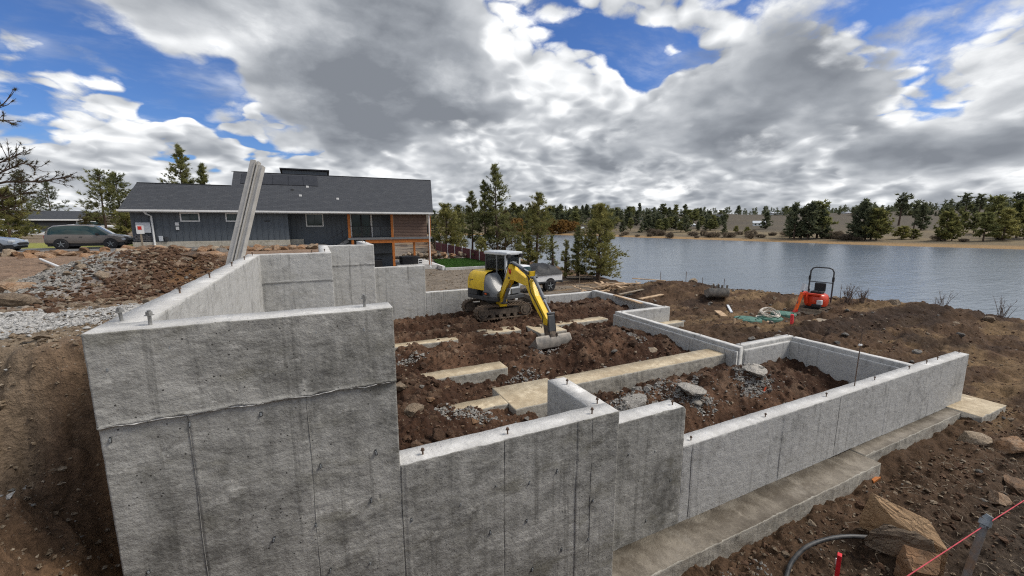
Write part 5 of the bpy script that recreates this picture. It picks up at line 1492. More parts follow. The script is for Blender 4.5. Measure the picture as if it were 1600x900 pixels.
px_tree('thin bare pine between truck and dense green pine', 863, 368, 420, 41, 11, ND, 8, base=0.10, nbr=34, per=6, tuft=0.24, gap=0.5)
px_tree('rounded olive pine next to the house right corner', 698, 322, 398, 64, 24, NO, 9, base=0.05, nbr=100, per=14, tuft=0.36, gap=0.1, taper=0.6)
px_tree('loose olive pine behind the burgundy fence', 717, 322, 400, 68, 17, NO, 10, base=0.08, nbr=80, per=11, tuft=0.36, gap=0.3)
px_tree('dark pine peeping past the house right gable', 679, 330, 392, 72, 13, NK, 11, base=0.05, nbr=70, per=10, tuft=0.36)
px_tree('short pine standing before the fence right of the lawn', 752, 372, 410, 50, 14, NO, 12, base=0.05, nbr=50, per=9, tuft=0.26)
px_tree('brown green pine overlapping the tallest pine trunk', 790, 330, 398, 60, 22, M['needle_dry'], 13, base=0.1, nbr=80, per=12, tuft=0.34, gap=0.3)
px_tree('low bushy pine under the slim pine by the water', 812, 372, 404, 56, 9, ND, 14, base=0.05, nbr=40, per=8, tuft=0.3)
px_tree('young pine in front of the dense green pine', 826, 362, 414, 41, 14, NO, 15, base=0.06, nbr=50, per=9, tuft=0.24)
px_tree('twin pine behind the house roof', 291, 229, 330, 66, 23, ND, 16, base=0.25, nbr=100, per=14, tuft=0.42, gap=0.2)
px_tree('shorter pine right of the twin pine behind the roof', 322, 257, 330, 66, 14, ND, 17, base=0.25, nbr=70, per=12, tuft=0.42)
px_tree('open crowned pine left of the house behind the bronze car', 168, 268, 374, 58, 32, ND, 18, base=0.22, nbr=75, per=8, tuft=0.42, gap=0.4, lean=0.03, taper=0.7)
px_tree('slender pine touching the house left roof edge', 196, 272, 374, 60, 20, ND, 19, base=0.35, nbr=60, per=8, tuft=0.42, gap=0.4, taper=0.6)
px_tree('low dark pine under the open crowned pine', 152, 336, 374, 62, 16, M['needle_dry'], 20, base=0.05, nbr=60, per=10, tuft=0.4, taper=0.5)
px_tree('olive bushy pine beside the house left wall', 200, 330, 372, 56, 14, NO, 21, base=0.05, nbr=60, per=10, tuft=0.4, taper=0.5)
px_tree('sparse pine over the dark neighbouring garage', 84, 283, 352, 85, 22, NK, 22, base=0.2, nbr=60, per=7, tuft=0.5, gap=0.4)
px_tree('tall sparse pine behind the garage roof', 40, 268, 352, 90, 26, NK, 23, base=0.25, nbr=70, per=8, tuft=0.5, gap=0.4)
px_tree('bushy green tree at the picture edge beside the garage', 14, 300, 362, 48, 28, NO, 24, base=0.05, nbr=80, per=12, tuft=0.4, taper=0.5)

# the pine at the picture edge whose bare branches reach into view
r_ = np.random.default_rng(77)
pt = empty('pine_tree', (dep(-150, 430, 17).x, dep(-150, 430, 17).y, 2.0)); tag(pt, 'near pine with twisted half bare branches reaching in from the picture edge', 'tree')
tb = MB(); P0 = Vector(pt.location); Cs = []; Ds = []
tb.tube([(0, 0, -0.5), (0.05, 0, 2), (0.0, 0.1, 5), (0.1, 0, 9)], [0.26, 0.22, 0.17, 0.06], 10)


def limb(path, r0, twigs, dens_):
    pts = [Vector(p) - P0 for p in path]
    tb.tube(pts, [r0 * (1 - 0.8 * i / (len(pts) - 1)) for i in range(len(pts))], 6, cap=False)
    for k in range(twigs):
        f = r_.uniform(0.15, 1.0) * (len(pts) - 1); i = min(int(f), len(pts) - 2)
        p = pts[i].lerp(pts[i + 1], f - i); d = (pts[i + 1] - pts[i]).normalized()
        a = Vector((r_.normal(0, 1), r_.normal(0, 1), r_.normal(0.25, 0.8))).normalized()
        d = (d * 0.9 + a * 0.9).normalized(); ln = r_.uniform(0.25, 0.8)
        q1 = p + d * ln * 0.5 + Vector((0, 0, r_.normal(0, 0.05))); q2 = q1 + (d + Vector((0, 0, r_.uniform(-0.1, 0.5)))).normalized() * ln * 0.5
        tb.tube([p, q1, q2], [0.014, 0.010, 0.005], 4, cap=False)
        for _ in range(dens_):
            g_ = r_.uniform(0.4, 1.05); c = p.lerp(q1, g_ * 2) if g_ < 0.5 else q1.lerp(q2, g_ * 2 - 1)
            Cs.append(c); Ds.append(d)


dd = 15.0
limb([dep(-160, 200, 17), dep(-60, 205, dd), dep(-10, 188, dd), dep(22, 188, dd)], 0.05, 14, 2)
limb([dep(-160, 230, 17), dep(-50, 190, dd), dep(-5, 170, dd), dep(10, 158, dd)], 0.04, 10, 2)
limb([dep(-160, 320, 17), dep(-60, 300, dd), dep(10, 284, dd), dep(60, 284, dd), dep(112, 275, dd)], 0.06, 40, 2)
limb([dep(-160, 300, 17), dep(-40, 270, dd), dep(10, 250, dd), dep(40, 235, dd)], 0.05, 28, 3)
limb([dep(-160, 340, 17), dep(-60, 300, dd), dep(0, 270, dd), dep(35, 255, dd), dep(60, 262, dd)], 0.05, 30, 3)
limb([dep(-160, 360, 17), dep(-60, 330, dd), dep(0, 310, dd), dep(45, 300, dd)], 0.05, 34, 4)
limb([dep(-160, 380, 17), dep(-60, 350, dd), dep(-10, 330, dd), dep(30, 325, dd)], 0.05, 26, 5)
tb.build('trunk', M['bark'], pt, recalc=False, smooth=80)
tv = tufts(np.array([c[:] for c in Cs]), np.array([d[:] for d in Ds]), np.full(len(Cs), 0.15), 12, r_, 0.05)
tb2, tv2 = pine(78, 11.5, 2.3, 0.30, 90, 16, 0.34)
tv = np.concatenate([tv, tv2])
npmesh('crown', tv, np.arange(len(tv)).reshape(-1, 3), M['needle_dry'], pt)
tb2.build('limbs', M['bark'], pt, recalc=False, smooth=80)

# conifers on the far shore: single meshes shared between copies
def far_proto(seed, h, rad, base, nbr, per, tuft, mat, **k):
    tb, tv = pine(seed, h, rad, base, nbr, per, tuft, n=5, trunk_r=0.25, blade=0.28, **k)
    b = MB(); b.v = list(tb.v); b.f = list(tb.f); b.mi = [0] * len(tb.f)
    n0 = len(b.v); b.v += [tuple(p) for p in tv]; b.f += [(n0 + 3 * i, n0 + 3 * i + 1, n0 + 3 * i + 2) for i in range(len(tv) // 3)]; b.mi += [1] * (len(tv) // 3)
    me = bpy.data.meshes.new('far_conifer'); me.from_pydata(b.v, [], b.f); me.materials.append(M['bark']); me.materials.append(mat); me.polygons.foreach_set('material_index', b.mi); me.update()
    return me


protos = [far_proto(101, 10, 2.6, 0.08, 55, 8, 0.9, NK), far_proto(102, 10, 2.2, 0.10, 50, 7, 0.9, NK), far_proto(103, 10, 3.0, 0.22, 55, 8, 0.95, ND, taper=0.6),
          far_proto(104, 10, 2.6, 0.45, 34, 6, 0.9, NK, taper=0.4, gap=0.5), far_proto(105, 10, 3.4, 0.12, 60, 9, 1.0, NO, taper=0.5)]


def far_tree(me, loc, h, wd, label, group):
    o = bpy.data.objects.new('far_conifer', me); link(o)
    o.location = loc; o.scale = (h / 10 * wd, h / 10 * wd, h / 10); o.rotation_euler = (0, 0, rnd.uniform(0, 6.28))
    tag(o, label, 'tree', group); return o


def place_far(x, ybase, ytop, k, wd, label, group):
    """stand a tree on the far land along a bearing where the ground shows at that height in the photo"""
    lo = None
    ds = np.geomspace(150, 1400, 140); prev = None
    pts = [dep(x, ybase, float(d)) for d in ds]
    X = np.array([p.x for p in pts]); Y = np.array([p.y for p in pts]); Z = np.array([p.z for p in pts])
    gz = terrain(X, Y, False)[0]; fs = far_side(X, Y)
    hit = np.where((gz >= Z) & (fs > 2))[0]
    i = int(hit[0]) if len(hit) else int(np.argmax(np.where(fs > 30, (gz - CZ) / ds, -1e9)))
    d = float(ds[i]); h = (ybase - ytop) / F_PX * d
    return far_tree(protos[k], (X[i], Y[i], gz[i] - 0.2), h, wd, label, group)


# the ones that stand apart along the far bank
ORD = ['first', 'second', 'third', 'fourth', 'fifth', 'sixth', 'seventh', 'eighth', 'ninth', 'tenth', 'eleventh', 'twelfth']
oi = 0
for x, yb, yt, k, wd in [(1240, 374, 319, 1, 1.0), (1252, 374, 325, 0, .9), (1262, 374, 318, 0, 1.1), (1275, 373, 320, 2, 1.2), (1284, 373, 330, 0, 1.0), (1233, 372, 330, 0, .8),
                         (1338, 375, 328, 0, 1.0), (1345, 375, 314, 1, 1.1), (1352, 376, 326, 0, 1.1), (1360, 376, 330, 2, 1.1), (1368, 376, 330, 4, 1.0), (1376, 374, 345, 2, .9)]:
    place_far(x, yb, yt, k, wd, ORD[sorted([1240, 1252, 1262, 1275, 1284, 1233, 1338, 1345, 1352, 1360, 1368, 1376]).index(x)] + ' from the left of twelve dark conifers clumped at the far water edge', 'clumped far bank conifers')
for x, yb, yt, k, wd in [(1475, 377, 334, 4, 1.05), (1487, 377, 342, 4, .9), (1505, 364, 334, 2, .9), (1521, 364, 334, 2, .9), (1535, 378, 336, 2, 1.1), (1551, 367, 312, 2, 1.0), (1566, 376, 330, 4, 1.0), (1588, 372, 318, 2, 1.0), (1600, 374, 326, 4, .9)]:
    place_far(x, yb, yt, k, wd, ORD[oi] + ' from the left of nine olive conifers on the far bank by the picture edge', 'olive far bank conifers'); oi += 1
place_far(1404, 353, 307, 3, 1.2, 'lone tall sparse pine on the far field', 'single far pines')['group'] = 'single far pines'
place_far(1427, 358, 318, 3, .9, 'second sparse pine right of the lone tall pine across the water', 'single far pines')
place_far(1438, 360, 319, 0, 1.0, 'full dark pine right of two sparse pines across the water', 'single far pines')
place_far(1410, 375, 355, 4, 1.6, 'round low conifer near the far water edge', 'single far pines')
place_far(1427, 374, 359, 4, 1.6, 'rounder small bush conifer beside the low conifer', 'single far pines')
place_far(1131, 366, 350, 0, 1.2, 'small lone conifer on the far meadow', 'single far pines')
place_far(1150, 364, 354, 4, 1.2, 'tiny olive conifer on the far meadow', 'single far pines')
place_far(1167, 367, 355, 4, 1.3, 'tiny dark conifer nearest the far water edge', 'single far pines')
place_far(1196, 358, 332, 0, 1.2, 'conifer beside the white farmhouse', 'single far pines')
for x, yt in [(1507, 306), (1529, 306), (1559, 307), (1585, 304), (1597, 306)]:
    place_far(x, 336, yt, 3, 1.2, 'sparse tall pine on the far hill crest', 'crest pines')
rf_ = random.Random(3)
for k in range(150):
    x = rf_.uniform(800, 1140); t_ = rf_.random()
    yb = 364 - 27 * t_; hpx = rf_.uniform(15, 29) * (1 - 0.3 * t_)
    if x > 1090: hpx *= 0.7
    place_far(x, yb, yb - hpx, rf_.choice((0, 0, 1, 2)), rf_.uniform(1.0, 1.5), 'dark conifer in the wood beyond the lake', 'conifers of the far wood')
for k in range(36):
    x = rf_.uniform(1140, 1600)
    yb = rf_.uniform(333, 337) - (9 * max(0, (x - 1400) / 200) if x > 1400 else 0); hpx = rf_.uniform(5, 13)
    place_far(x, yb, yb - hpx, rf_.choice((0, 1, 2)), rf_.uniform(1.0, 1.6), 'small conifer on the far skyline', 'skyline conifers')
for k in range(62):
    x = rf_.uniform(1390, 1600); t_ = rf_.random()
    yb = 338 - 10 * t_ * (x - 1390) / 210; place_far(x, yb, yb - rf_.uniform(6, 11), rf_.choice((0, 1, 2)), rf_.uniform(1.1, 1.7), 'small conifer on the wooded far ridge above the brown field', 'conifers of the far ridge')
for k in range(10):
    x = rf_.uniform(680, 830)
    place_far(x, 350, 350 - rf_.uniform(10, 18), rf_.choice((0, 2)), 1.2, 'conifer seen between the near pine trunks', 'conifers behind the near pines')

# the distant wood on the low hills, one mass
tbw, tvw = pine(140, 10, 2.9, 0.06, 15, 3, 1.7, n=3, trunk_r=0.2, blade=0.3)
tvw = tvw.reshape(-1, 3, 3); rw = np.random.default_rng(41); allv = []
bear = rw.uniform(690, 1640, 2600); dist = rw.uniform(0, 1, 2600) ** 0.8 * 620 + 300
cnt = 0
pw = [dep(float(b_), 348, float(d_)) for b_, d_ in zip(bear, dist)]
PX_ = np.array([p.x for p in pw]); PY_ = np.array([p.y for p in pw])
FSW = far_side(PX_, PY_); KW = fbm(PX_ * 0.008, PY_ * 0.008, 3, 91); GW = terrain(PX_, PY_, False)[0]
for bx_, p_, fs_, keep, gz_ in zip(bear, pw, FSW, KW, GW):
    if fs_ < 90 or keep < -0.25: continue
    if bx_ > 1130 and fs_ < 330 and keep < 0.28: continue
    h_ = rw.uniform(0.6, 1.15)
    a_ = rw.uniform(0, 6.28); c_, s_ = math.cos(a_), math.sin(a_); q = tvw.reshape(-1, 3) * np.array([h_ * 1.15, h_ * 1.15, h_])
    allv.append(np.stack([q[:, 0] * c_ - q[:, 1] * s_ + p_.x, q[:, 0] * s_ + q[:, 1] * c_ + p_.y, q[:, 2] + gz_ - 0.3], -1)); cnt += 1
    if cnt >= 1100: break
allv = np.concatenate(allv)
o = npmesh('distant_wood', allv, np.arange(len(allv)).reshape(-1, 3), NK); tag(o, 'distant conifer wood covering the low hills across the lake', 'wood', kind='stuff')

# round ochre trees and grey brush on the far shore
def bush_mesh(seed, n, mat, sx, sz, blade=0.3, sz_t=0.5):
    r = np.random.default_rng(seed)
    C = r.normal(0, 1, (n, 3)); C /= np.linalg.norm(C, axis=1, keepdims=True); C *= r.uniform(0.35, 1.0, (n, 1)) ** 0.5
    C *= 1 + 0.25 * np.sin(C[:, :1] * 5 + C[:, 1:2] * 4)
    C[:, 2] = C[:, 2] * 0.5 + 0.55
    D = C - np.array([0, 0, 0.3]); C = C * np.array([sx, sx, sz])
    tv = tufts(C, D / (np.linalg.norm(D, axis=1, keepdims=True) + 1e-6), np.full(n, sz_t), 6, r, blade, 0.6)
    me = bpy.data.meshes.new('bush'); me.from_pydata([tuple(p) for p in tv], [], [(3 * i, 3 * i + 1, 3 * i + 2) for i in range(len(tv) // 3)])
    me.materials.append(mat); me.update(); return me


am = [bush_mesh(5, 160, M['autumn'], 3.0, 5.0, sz_t=1.1), bush_mesh(6, 160, M['autumn'], 3.4, 5.5, sz_t=1.1)]
bm_ = [bush_mesh(7, 260, M['bushbrown'], 2.2, 2.0, 0.06, 0.9), bush_mesh(8, 260, M['bushbrown'], 2.0, 2.6, 0.06, 0.9)]


def put(me, name, x, yb, hpx, hm, label, cat, group):
    pts = [dep(x, yb, float(d)) for d in np.geomspace(150, 1400, 140)]
    X = np.array([p.x for p in pts]); Y = np.array([p.y for p in pts]); Z = np.array([p.z for p in pts])
    gz = terrain(X, Y, False)[0]; fs = far_side(X, Y); hit = np.where((gz >= Z) & (fs > 2))[0]
    i = int(hit[0]) if len(hit) else 20
    o = bpy.data.objects.new(name, me); link(o); d = float(np.geomspace(150, 1400, 140)[i])
    s = hpx / F_PX * d / hm; o.location = (X[i], Y[i], gz[i] - 0.1); o.scale = (s * rnd.uniform(.9, 1.3),) * 2 + (s,); o.rotation_euler = (0, 0, rnd.uniform(0, 6))
    tag(o, label, cat, group); return o


for k, (x, yb, hp_) in enumerate([(858, 366, 20), (872, 366, 18), (884, 364, 17), (805, 372, 20), (845, 366, 15), (897, 362, 12)]):
    put(am[k % 2], 'autumn_tree', x, yb, hp_, 5.0, ORD[sorted([858, 872, 884, 805, 845, 897]).index(x)] + ' from the left of six ochre leafed trees on the far shore', 'tree', 'ochre trees on the far shore')
for k in range(46):
    x = rf_.choice((rf_.uniform(1060, 1240), rf_.uniform(1290, 1340), rf_.uniform(1385, 1600), rf_.uniform(960, 1120)))
    yb = 371 + (x - 960) / 640 * 9 - rf_.uniform(0, 7)
    put(bm_[k % 2], 'far_shrub', x, yb, rf_.uniform(3, 8), 2.0, 'leafless grey brown shrub along the far bank', 'shrub', 'shrubs along the far bank')
# far houses
def far_house(x, yb, wpx, hpx, wallm, label):
    pts = [dep(x, yb, float(d)) for d in np.geomspace(150, 1400, 140)]
    X = np.array([p.x for p in pts]); Y = np.array([p.y for p in pts]); Z = np.array([p.z for p in pts])
    gz = terrain(X, Y, False)[0]; fs = far_side(X, Y); hit = np.where((gz >= Z) & (fs > 2))[0]
    i = int(hit[0]) if len(hit) else int(np.argmax(np.where(fs > 30, (gz - CZ) / np.geomspace(150, 1400, 140), -1e9))); d = float(np.geomspace(150, 1400, 140)[i]); s = d / F_PX
    o = empty('far_house', (X[i], Y[i], gz[i] - 0.3), R(-35 + rnd.uniform(-25, 25))); tag(o, label, 'house', 'houses across the lake')
    w_, h_ = wpx * s, hpx * s
    MB().box((-w_ / 2, -w_ * .3, 0), (w_ / 2, w_ * .3, h_ * .6)).build('wall', wallm, o)
    MB().prism([(-w_ * .36, h_ * .58), (0, h_), (w_ * .36, h_ * .58)], 'x', -w_ * .55, w_ * .55).build('roof', M['lightgrey'] if wallm is M['white'] else M['roof'], o)
    for k in range(3): MB().box((-w_ * .38 + k * w_ * .3, -w_ * .3 - 0.05, h_ * .2), (-w_ * .26 + k * w_ * .3, -w_ * .3 - .005, h_ * .45)).build('window', M['glass'], o)
    return o


for x, yb, wp, hp_, wm, lb in [(1186, 353, 17, 8, 'white', 'white farmhouse with pale roof on the far slope'), (1063, 349, 10, 6, 'white', 'white house among conifers left of the far slope'), (1078, 354, 14, 5, 'white', 'long low white house near the far wood'),
                               (1050, 346, 11, 6, 'lightgrey', 'grey house high in the far wood'), (1122, 341, 12, 6, 'lightgrey', 'grey roofed house by the wood edge across the lake'), (965, 341, 10, 5, 'lightgrey', 'grey house above the far shore beside the near pine'),
                               (1215, 336, 22, 4, 'white', 'long pale barn on the far plateau'), (1322, 334, 12, 3, 'white', 'small pale barn on the far skyline'), (908, 360, 9, 6, 'white', 'white cabin at the far waterside seen between pines'), (1000, 344, 8, 5, 'lightgrey', 'small grey cabin in the far wood')]:
    far_house(x, yb, wp, hp_, M[wm], lb)

# ------------------------------------------------------------------ rocks
def rock_mesh(seed, flat=0.75, cuts=9, sub=2, rough=0.05):
    r = random.Random(seed); bm = bmesh.new()
    bmesh.ops.create_icosphere(bm, subdivisions=sub, radius=1)
    pl = []
    for _ in range(cuts):
        n = Vector((r.gauss(0, 1), r.gauss(0, 1), r.gauss(0, 1))).normalized(); pl.append((n, r.uniform(0.45, 0.82)))
    for v in bm.verts:
        for n, d in pl:
            q = v.co.dot(n)
            if q > d: v.co -= n * (q - d)
        v.co += v.co.normalized() * rough * (mnoise.noise(v.co * 2.5 + Vector((seed, 0, 0))) + 0.5 * mnoise.noise(v.co * 7 + Vector((seed, 3, 0))))
        v.co.x *= 1.2; v.co.z *= flat
    me = bpy.data.meshes.new('rock'); bm.to_mesh(me); bm.free()
    return me


RM = {}
M['rock_clod'] = rockmat('clod_earth', [(0.045, 0.024, 0.014), (0.085, 0.047, 0.027), (0.15, 0.092, 0.056)])
M['rock_dust'] = rockmat('dusty_rock', [(0.16, 0.15, 0.135), (0.30, 0.285, 0.26), (0.46, 0.43, 0.38)])
for mn in ('rock_rust', 'rock_tan', 'rock_grey', 'rock_slab', 'rock_clod', 'rock_dust'):
    RM[mn] = []
    for k in range(6):
        me = rock_mesh(k * 7 + len(mn) + sum(map(ord, mn)), flat=(0.6, 0.75, 0.9)[k % 3], sub=3, rough=0.11)
        me.materials.append(M[mn]); RM[mn].append(me)


def rock(x, y, s, kind, label, group, dz=0.25, z=None, name='rock', cat='rock', sc=None, rz=None):
    o = bpy.data.objects.new(name, rnd.choice(RM[kind])); link(o)
    zz = hz(x, y) if z is None else z
    o.location = (x, y, zz + s * dz)
    o.scale = sc or (s * rnd.uniform(.85, 1.15), s * rnd.uniform(.8, 1.1), s * rnd.uniform(.75, 1.05))
    o.rotation_euler = (rnd.uniform(-.35, .35), rnd.uniform(-.35, .35), rnd.uniform(0, 6.28) if rz is None else rz)
    tag(o, label, cat, group); return o


lb, gp = 'rust brown boulder in the long row below the house', 'boulders in the row below the house'
x = -17.5
while x < 0.3:
    s = rnd.uniform(.26, .46)
    y = 33.6 + 0.9 * math.sin(x * .5) + rnd.uniform(-.4, .4)
    rock(x, y, s, rnd.choice(('rock_rust', 'rock_rust', 'rock_tan')), lb, gp, 0.3, name='boulder', cat='boulder')
    if rnd.random() < .7: rock(x + .2, y + .75, s * .9, 'rock_rust', lb, gp, 0.40, name='boulder', cat='boulder')
    if rnd.random() < .4: rock(x + .1, y - .7, s * .75, rnd.choice(('rock_rust', 'rock_grey')), lb, gp, 0.2, name='boulder', cat='boulder')
    x += s * 1.5
for k in range(9): rock(-20 + k * 1.05, 28.6 + rnd.uniform(-.5, .5) + 0.25 * k, rnd.uniform(.38, .55), 'rock_rust', 'broad flat boulder in the low row at the picture edge', 'flat boulders at the picture edge', .1, name='boulder', cat='boulder')
for x, y, s, k, l_ in [(-2.75, 14.9, .52, 'rock_rust', 'large tan brown boulder behind the end of the mound'), (-4.3, 17.6, .34, 'rock_tan', 'pale upright boulder on top of the mound'), (-5.95, 12.3, .34, 'rock_tan', 'farthest of three tan boulders at the picture edge'),
                       (-4.85, 10.3, .25, 'rock_rust', 'middle pinkish boulder of three at the picture edge'), (-4.3, 8.9, .30, 'rock_tan', 'nearest broad boulder of three at the picture edge'), (-2.1, 12.3, .20, 'rock_rust', 'small rust rock by the far half of the tall wall'), (-4.0, 12.8, .24, 'rock_rust', 'rust stone high on the mound crest')]:
    rock(x, y, s, k, l_, None, .3, name='boulder', cat='boulder')
for k in range(75):
    a = rnd.gauss(0, 1); b = rnd.gauss(0, 1); x = -3.0 + a * 1.15; y = 11.2 + b * 2.0
    if x > -1.5: continue
    rock(x, y, rnd.choice((.05, .06, .08, .1, .13)), rnd.choice(('rock_tan', 'rock_tan', 'rock_rust')), 'stone on the brown spoil mound by the left wall', 'stones on the spoil mound', .2)
for k, (x, y, s_) in enumerate(((-2.3, 13.4, .26), (-3.9, 14.6, .24), (-3.3, 13.9, .20), (-4.6, 15.8, .30), (-2.2, 10.6, .16), (-3.1, 12.6, .18), (-3.7, 10.4, .14), (-2.6, 11.6, .17), (-1.95, 9.4, .13))):
    rock(x, y, s_, rnd.choice(('rock_rust', 'rock_tan')), 'loose rust or tan boulder half sunk in the brown spoil mound', 'boulders in the spoil mound', .3, name='boulder', cat='boulder')
for k in range(16):
    rock(rnd.uniform(-3.6, -1.7), rnd.uniform(6.5, 9.0), rnd.uniform(.03, .09), 'rock_tan', 'pale stone at the foot of the spoil mound', 'stones at the mound foot', .2)
for x, y, s, k, l_ in [(1.30, 6.5, .17, 'rock_tan', 'squarish tan rock beside the tall front wall inside the pit'), (1.32, 7.75, .13, 'rock_tan', 'yellowish stone half hidden by the tall wall edge'), (2.45, 8.75, .13, 'rock_tan', 'pointed pale stone before the half buried footing'),
                       (8.45, 8.4, .16, 'rock_tan', 'upright tan rock on the mound right of the bucket'), (8.35, 7.7, .15, 'rock_tan', 'orange tan rock above the long strip footing'), (7.0, 8.3, .10, 'rock_grey', 'grey stone at the mound top near the bucket'), (3.35, 6.35, .06, 'rock_grey', 'white stone at the foot of the square pad')]:
    rock(x, y, s, k, l_, None, .4)
for k in range(120):
    x = rnd.uniform(.8, 11.6); y = rnd.uniform(4.2, 15.2)
    if not inside(np.array([x]), np.array([y]))[0]: continue
    rock(x, y, rnd.choice((.03, .04, .05, .06, .08)), rnd.choice(('rock_tan', 'rock_grey', 'rock_rust')), 'small stone lying in the dark dirt of the pit', 'stones in the pit', .3)
for k in range(90):
    x = rnd.uniform(12.4, 25); y = rnd.uniform(5, 17)
    rock(x, y, rnd.choice((.05, .07, .09, .12)), rnd.choice(('rock_tan', 'rock_grey')), 'small stone on the dirt between foundation and lake', 'stones on the lakeside dirt', .2, name='stone', cat='stone')
for k in range(80):
    x = rnd.uniform(5.5, 16); y = rnd.uniform(.9, 3.2)
    rock(x, y, rnd.choice((.02, .03, .04, .06)), rnd.choice(('rock_tan', 'rock_grey', 'rock_tan')), 'pebble on the wet ground before the long footing', 'pebbles before the footing', .2, name='pebble', cat='pebble')
for k in range(34):
    p_ = dep(rnd.uniform(684, 748), 0, 50); q_ = dep(rnd.uniform(620, 748), 398 + rnd.uniform(0, 8), 52)
    rock(q_.x, q_.y, rnd.uniform(.3, .6), rnd.choice(('rock_rust', 'rock_grey', 'rock_tan')), 'stone in the rough retaining bank behind the lawn', 'stones of the bank behind the lawn', rnd.uniform(.2, 1.6), name='boulder', cat='boulder')
for k, (px_, py_, s) in enumerate([(672, 450, .20), (682, 445, .26), (695, 449, .17), (690, 441, .28), (704, 452, .16), (712, 450, .14), (668, 455, .14), (722, 452, .10)]):
    p_ = at(px_, py_, -0.25); rock(p_.x, p_.y, s, 'rock_rust', 'orange brown boulder heaped right behind the low back wall', 'boulders heaped behind the back wall', .6, name='boulder', cat='boulder')
for px_, py_, s, k, l_ in [(1180, 449, .30, 'rock_tan', 'square tan boulder next to the spare bucket'), (1083, 452, .22, 'rock_tan', 'flat concrete coloured stone left of the spare bucket'), (1245, 452, .3, 'rock_tan', 'tan boulder right of the bare twigs on the rim'), (1046, 441, .2, 'rock_rust', 'small boulder on the crest of the dirt bank'), (1398, 470, .25, 'rock_tan', 'pale boulder on the lakeside rim'), (1548, 486, .25, 'rock_tan', 'boulder on the rim at the picture edge')]:
    p_ = at(px_, py_ + 4, -.3); rock(p_.x, p_.y, s, k, l_, None, .4, name='boulder', cat='boulder')
for px_, py_, z, s, k, l_ in [(1520, 678, -.98, .26, 'rock_tan', 'flat tan rock beside the end pad of the long footing'), (1580, 690, -.95, .36, 'rock_rust', 'broad dark rock at the picture edge past the end pad'), (1565, 768, -.98, .20, 'rock_rust', 'brown wedge rock above the red string'), (1598, 745, -.95, .30, 'rock_rust', 'rusty rock cut by the picture edge')]:
    p_ = at(px_, py_, z); rock(p_.x, p_.y, s, k, l_, None, .25)


def hull_rock(pts, label, mat, name='boulder', rough=0.02, cuts=3):
    bm = bmesh.new()
    for p in pts: bm.verts.new(p)
    r = bmesh.ops.convex_hull(bm, input=bm.verts[:])
    bmesh.ops.delete(bm, geom=[v for v in bm.verts if not v.link_faces], context='VERTS')
    bmesh.ops.subdivide_edges(bm, edges=bm.edges[:], cuts=cuts, use_grid_fill=True)
    bmesh.ops.triangulate(bm, faces=bm.faces[:])
    c = sum((v.co for v in bm.verts), Vector()) / len(bm.verts)
    for v in bm.verts:
        v.co += Vector((mnoise.noise(v.co * 3), mnoise.noise(v.co * 3 + Vector((9, 0, 0))), mnoise.noise(v.co * 3 + Vector((0, 9, 0))))) * rough * 2
        v.co += Vector((mnoise.noise(v.co * 11), mnoise.noise(v.co * 11 + Vector((9, 0, 0))), mnoise.noise(v.co * 11 + Vector((0, 9, 0))))) * rough
    base = Vector((c.x, c.y, min(v.co.z for v in bm.verts)))
    for v in bm.verts: v.co -= base
    bmesh.ops.recalc_face_normals(bm, faces=bm.faces[:])
    me = bpy.data.meshes.new(name); bm.to_mesh(me); bm.free(); me.materials.append(mat)
    o = bpy.data.objects.new(name, me); o.location = base; link(o); tag(o, label, 'boulder'); return o


def down(ps, z): return [Vector((p.x, p.y, z)) for p in ps]


A1 = [at(1362, 770, -.42), at(1450, 812, -.50), at(1482, 862, -.72), at(1400, 815, -.62), at(1345, 800, -.80)]
hull_rock(A1 + down(A1, -1.2), 'big angular slab with a flat orange top in the near corner', M['rock_slab'], rough=0.012, cuts=5)
A2 = [at(1358, 832, -.72), at(1380, 818, -.58), at(1425, 826, -.55), at(1458, 845, -.62), at(1462, 862, -.8), at(1420, 850, -.75), at(1375, 845, -.8)]
hull_rock(A2 + down(A2, -.95), 'long whitish rock leaning on the orange topped slab', M['rock_tan'], rough=0.03, cuts=4)
A3 = [at(1410, 850, -.70), at(1468, 868, -.66), at(1465, 898, -.82), at(1425, 890, -.86), at(1400, 866, -.86)]
hull_rock(A3 + down(A3, -1.15), 'brown block of rock below the whitish rock', M['rock_rust'], rough=0.02, cuts=4)

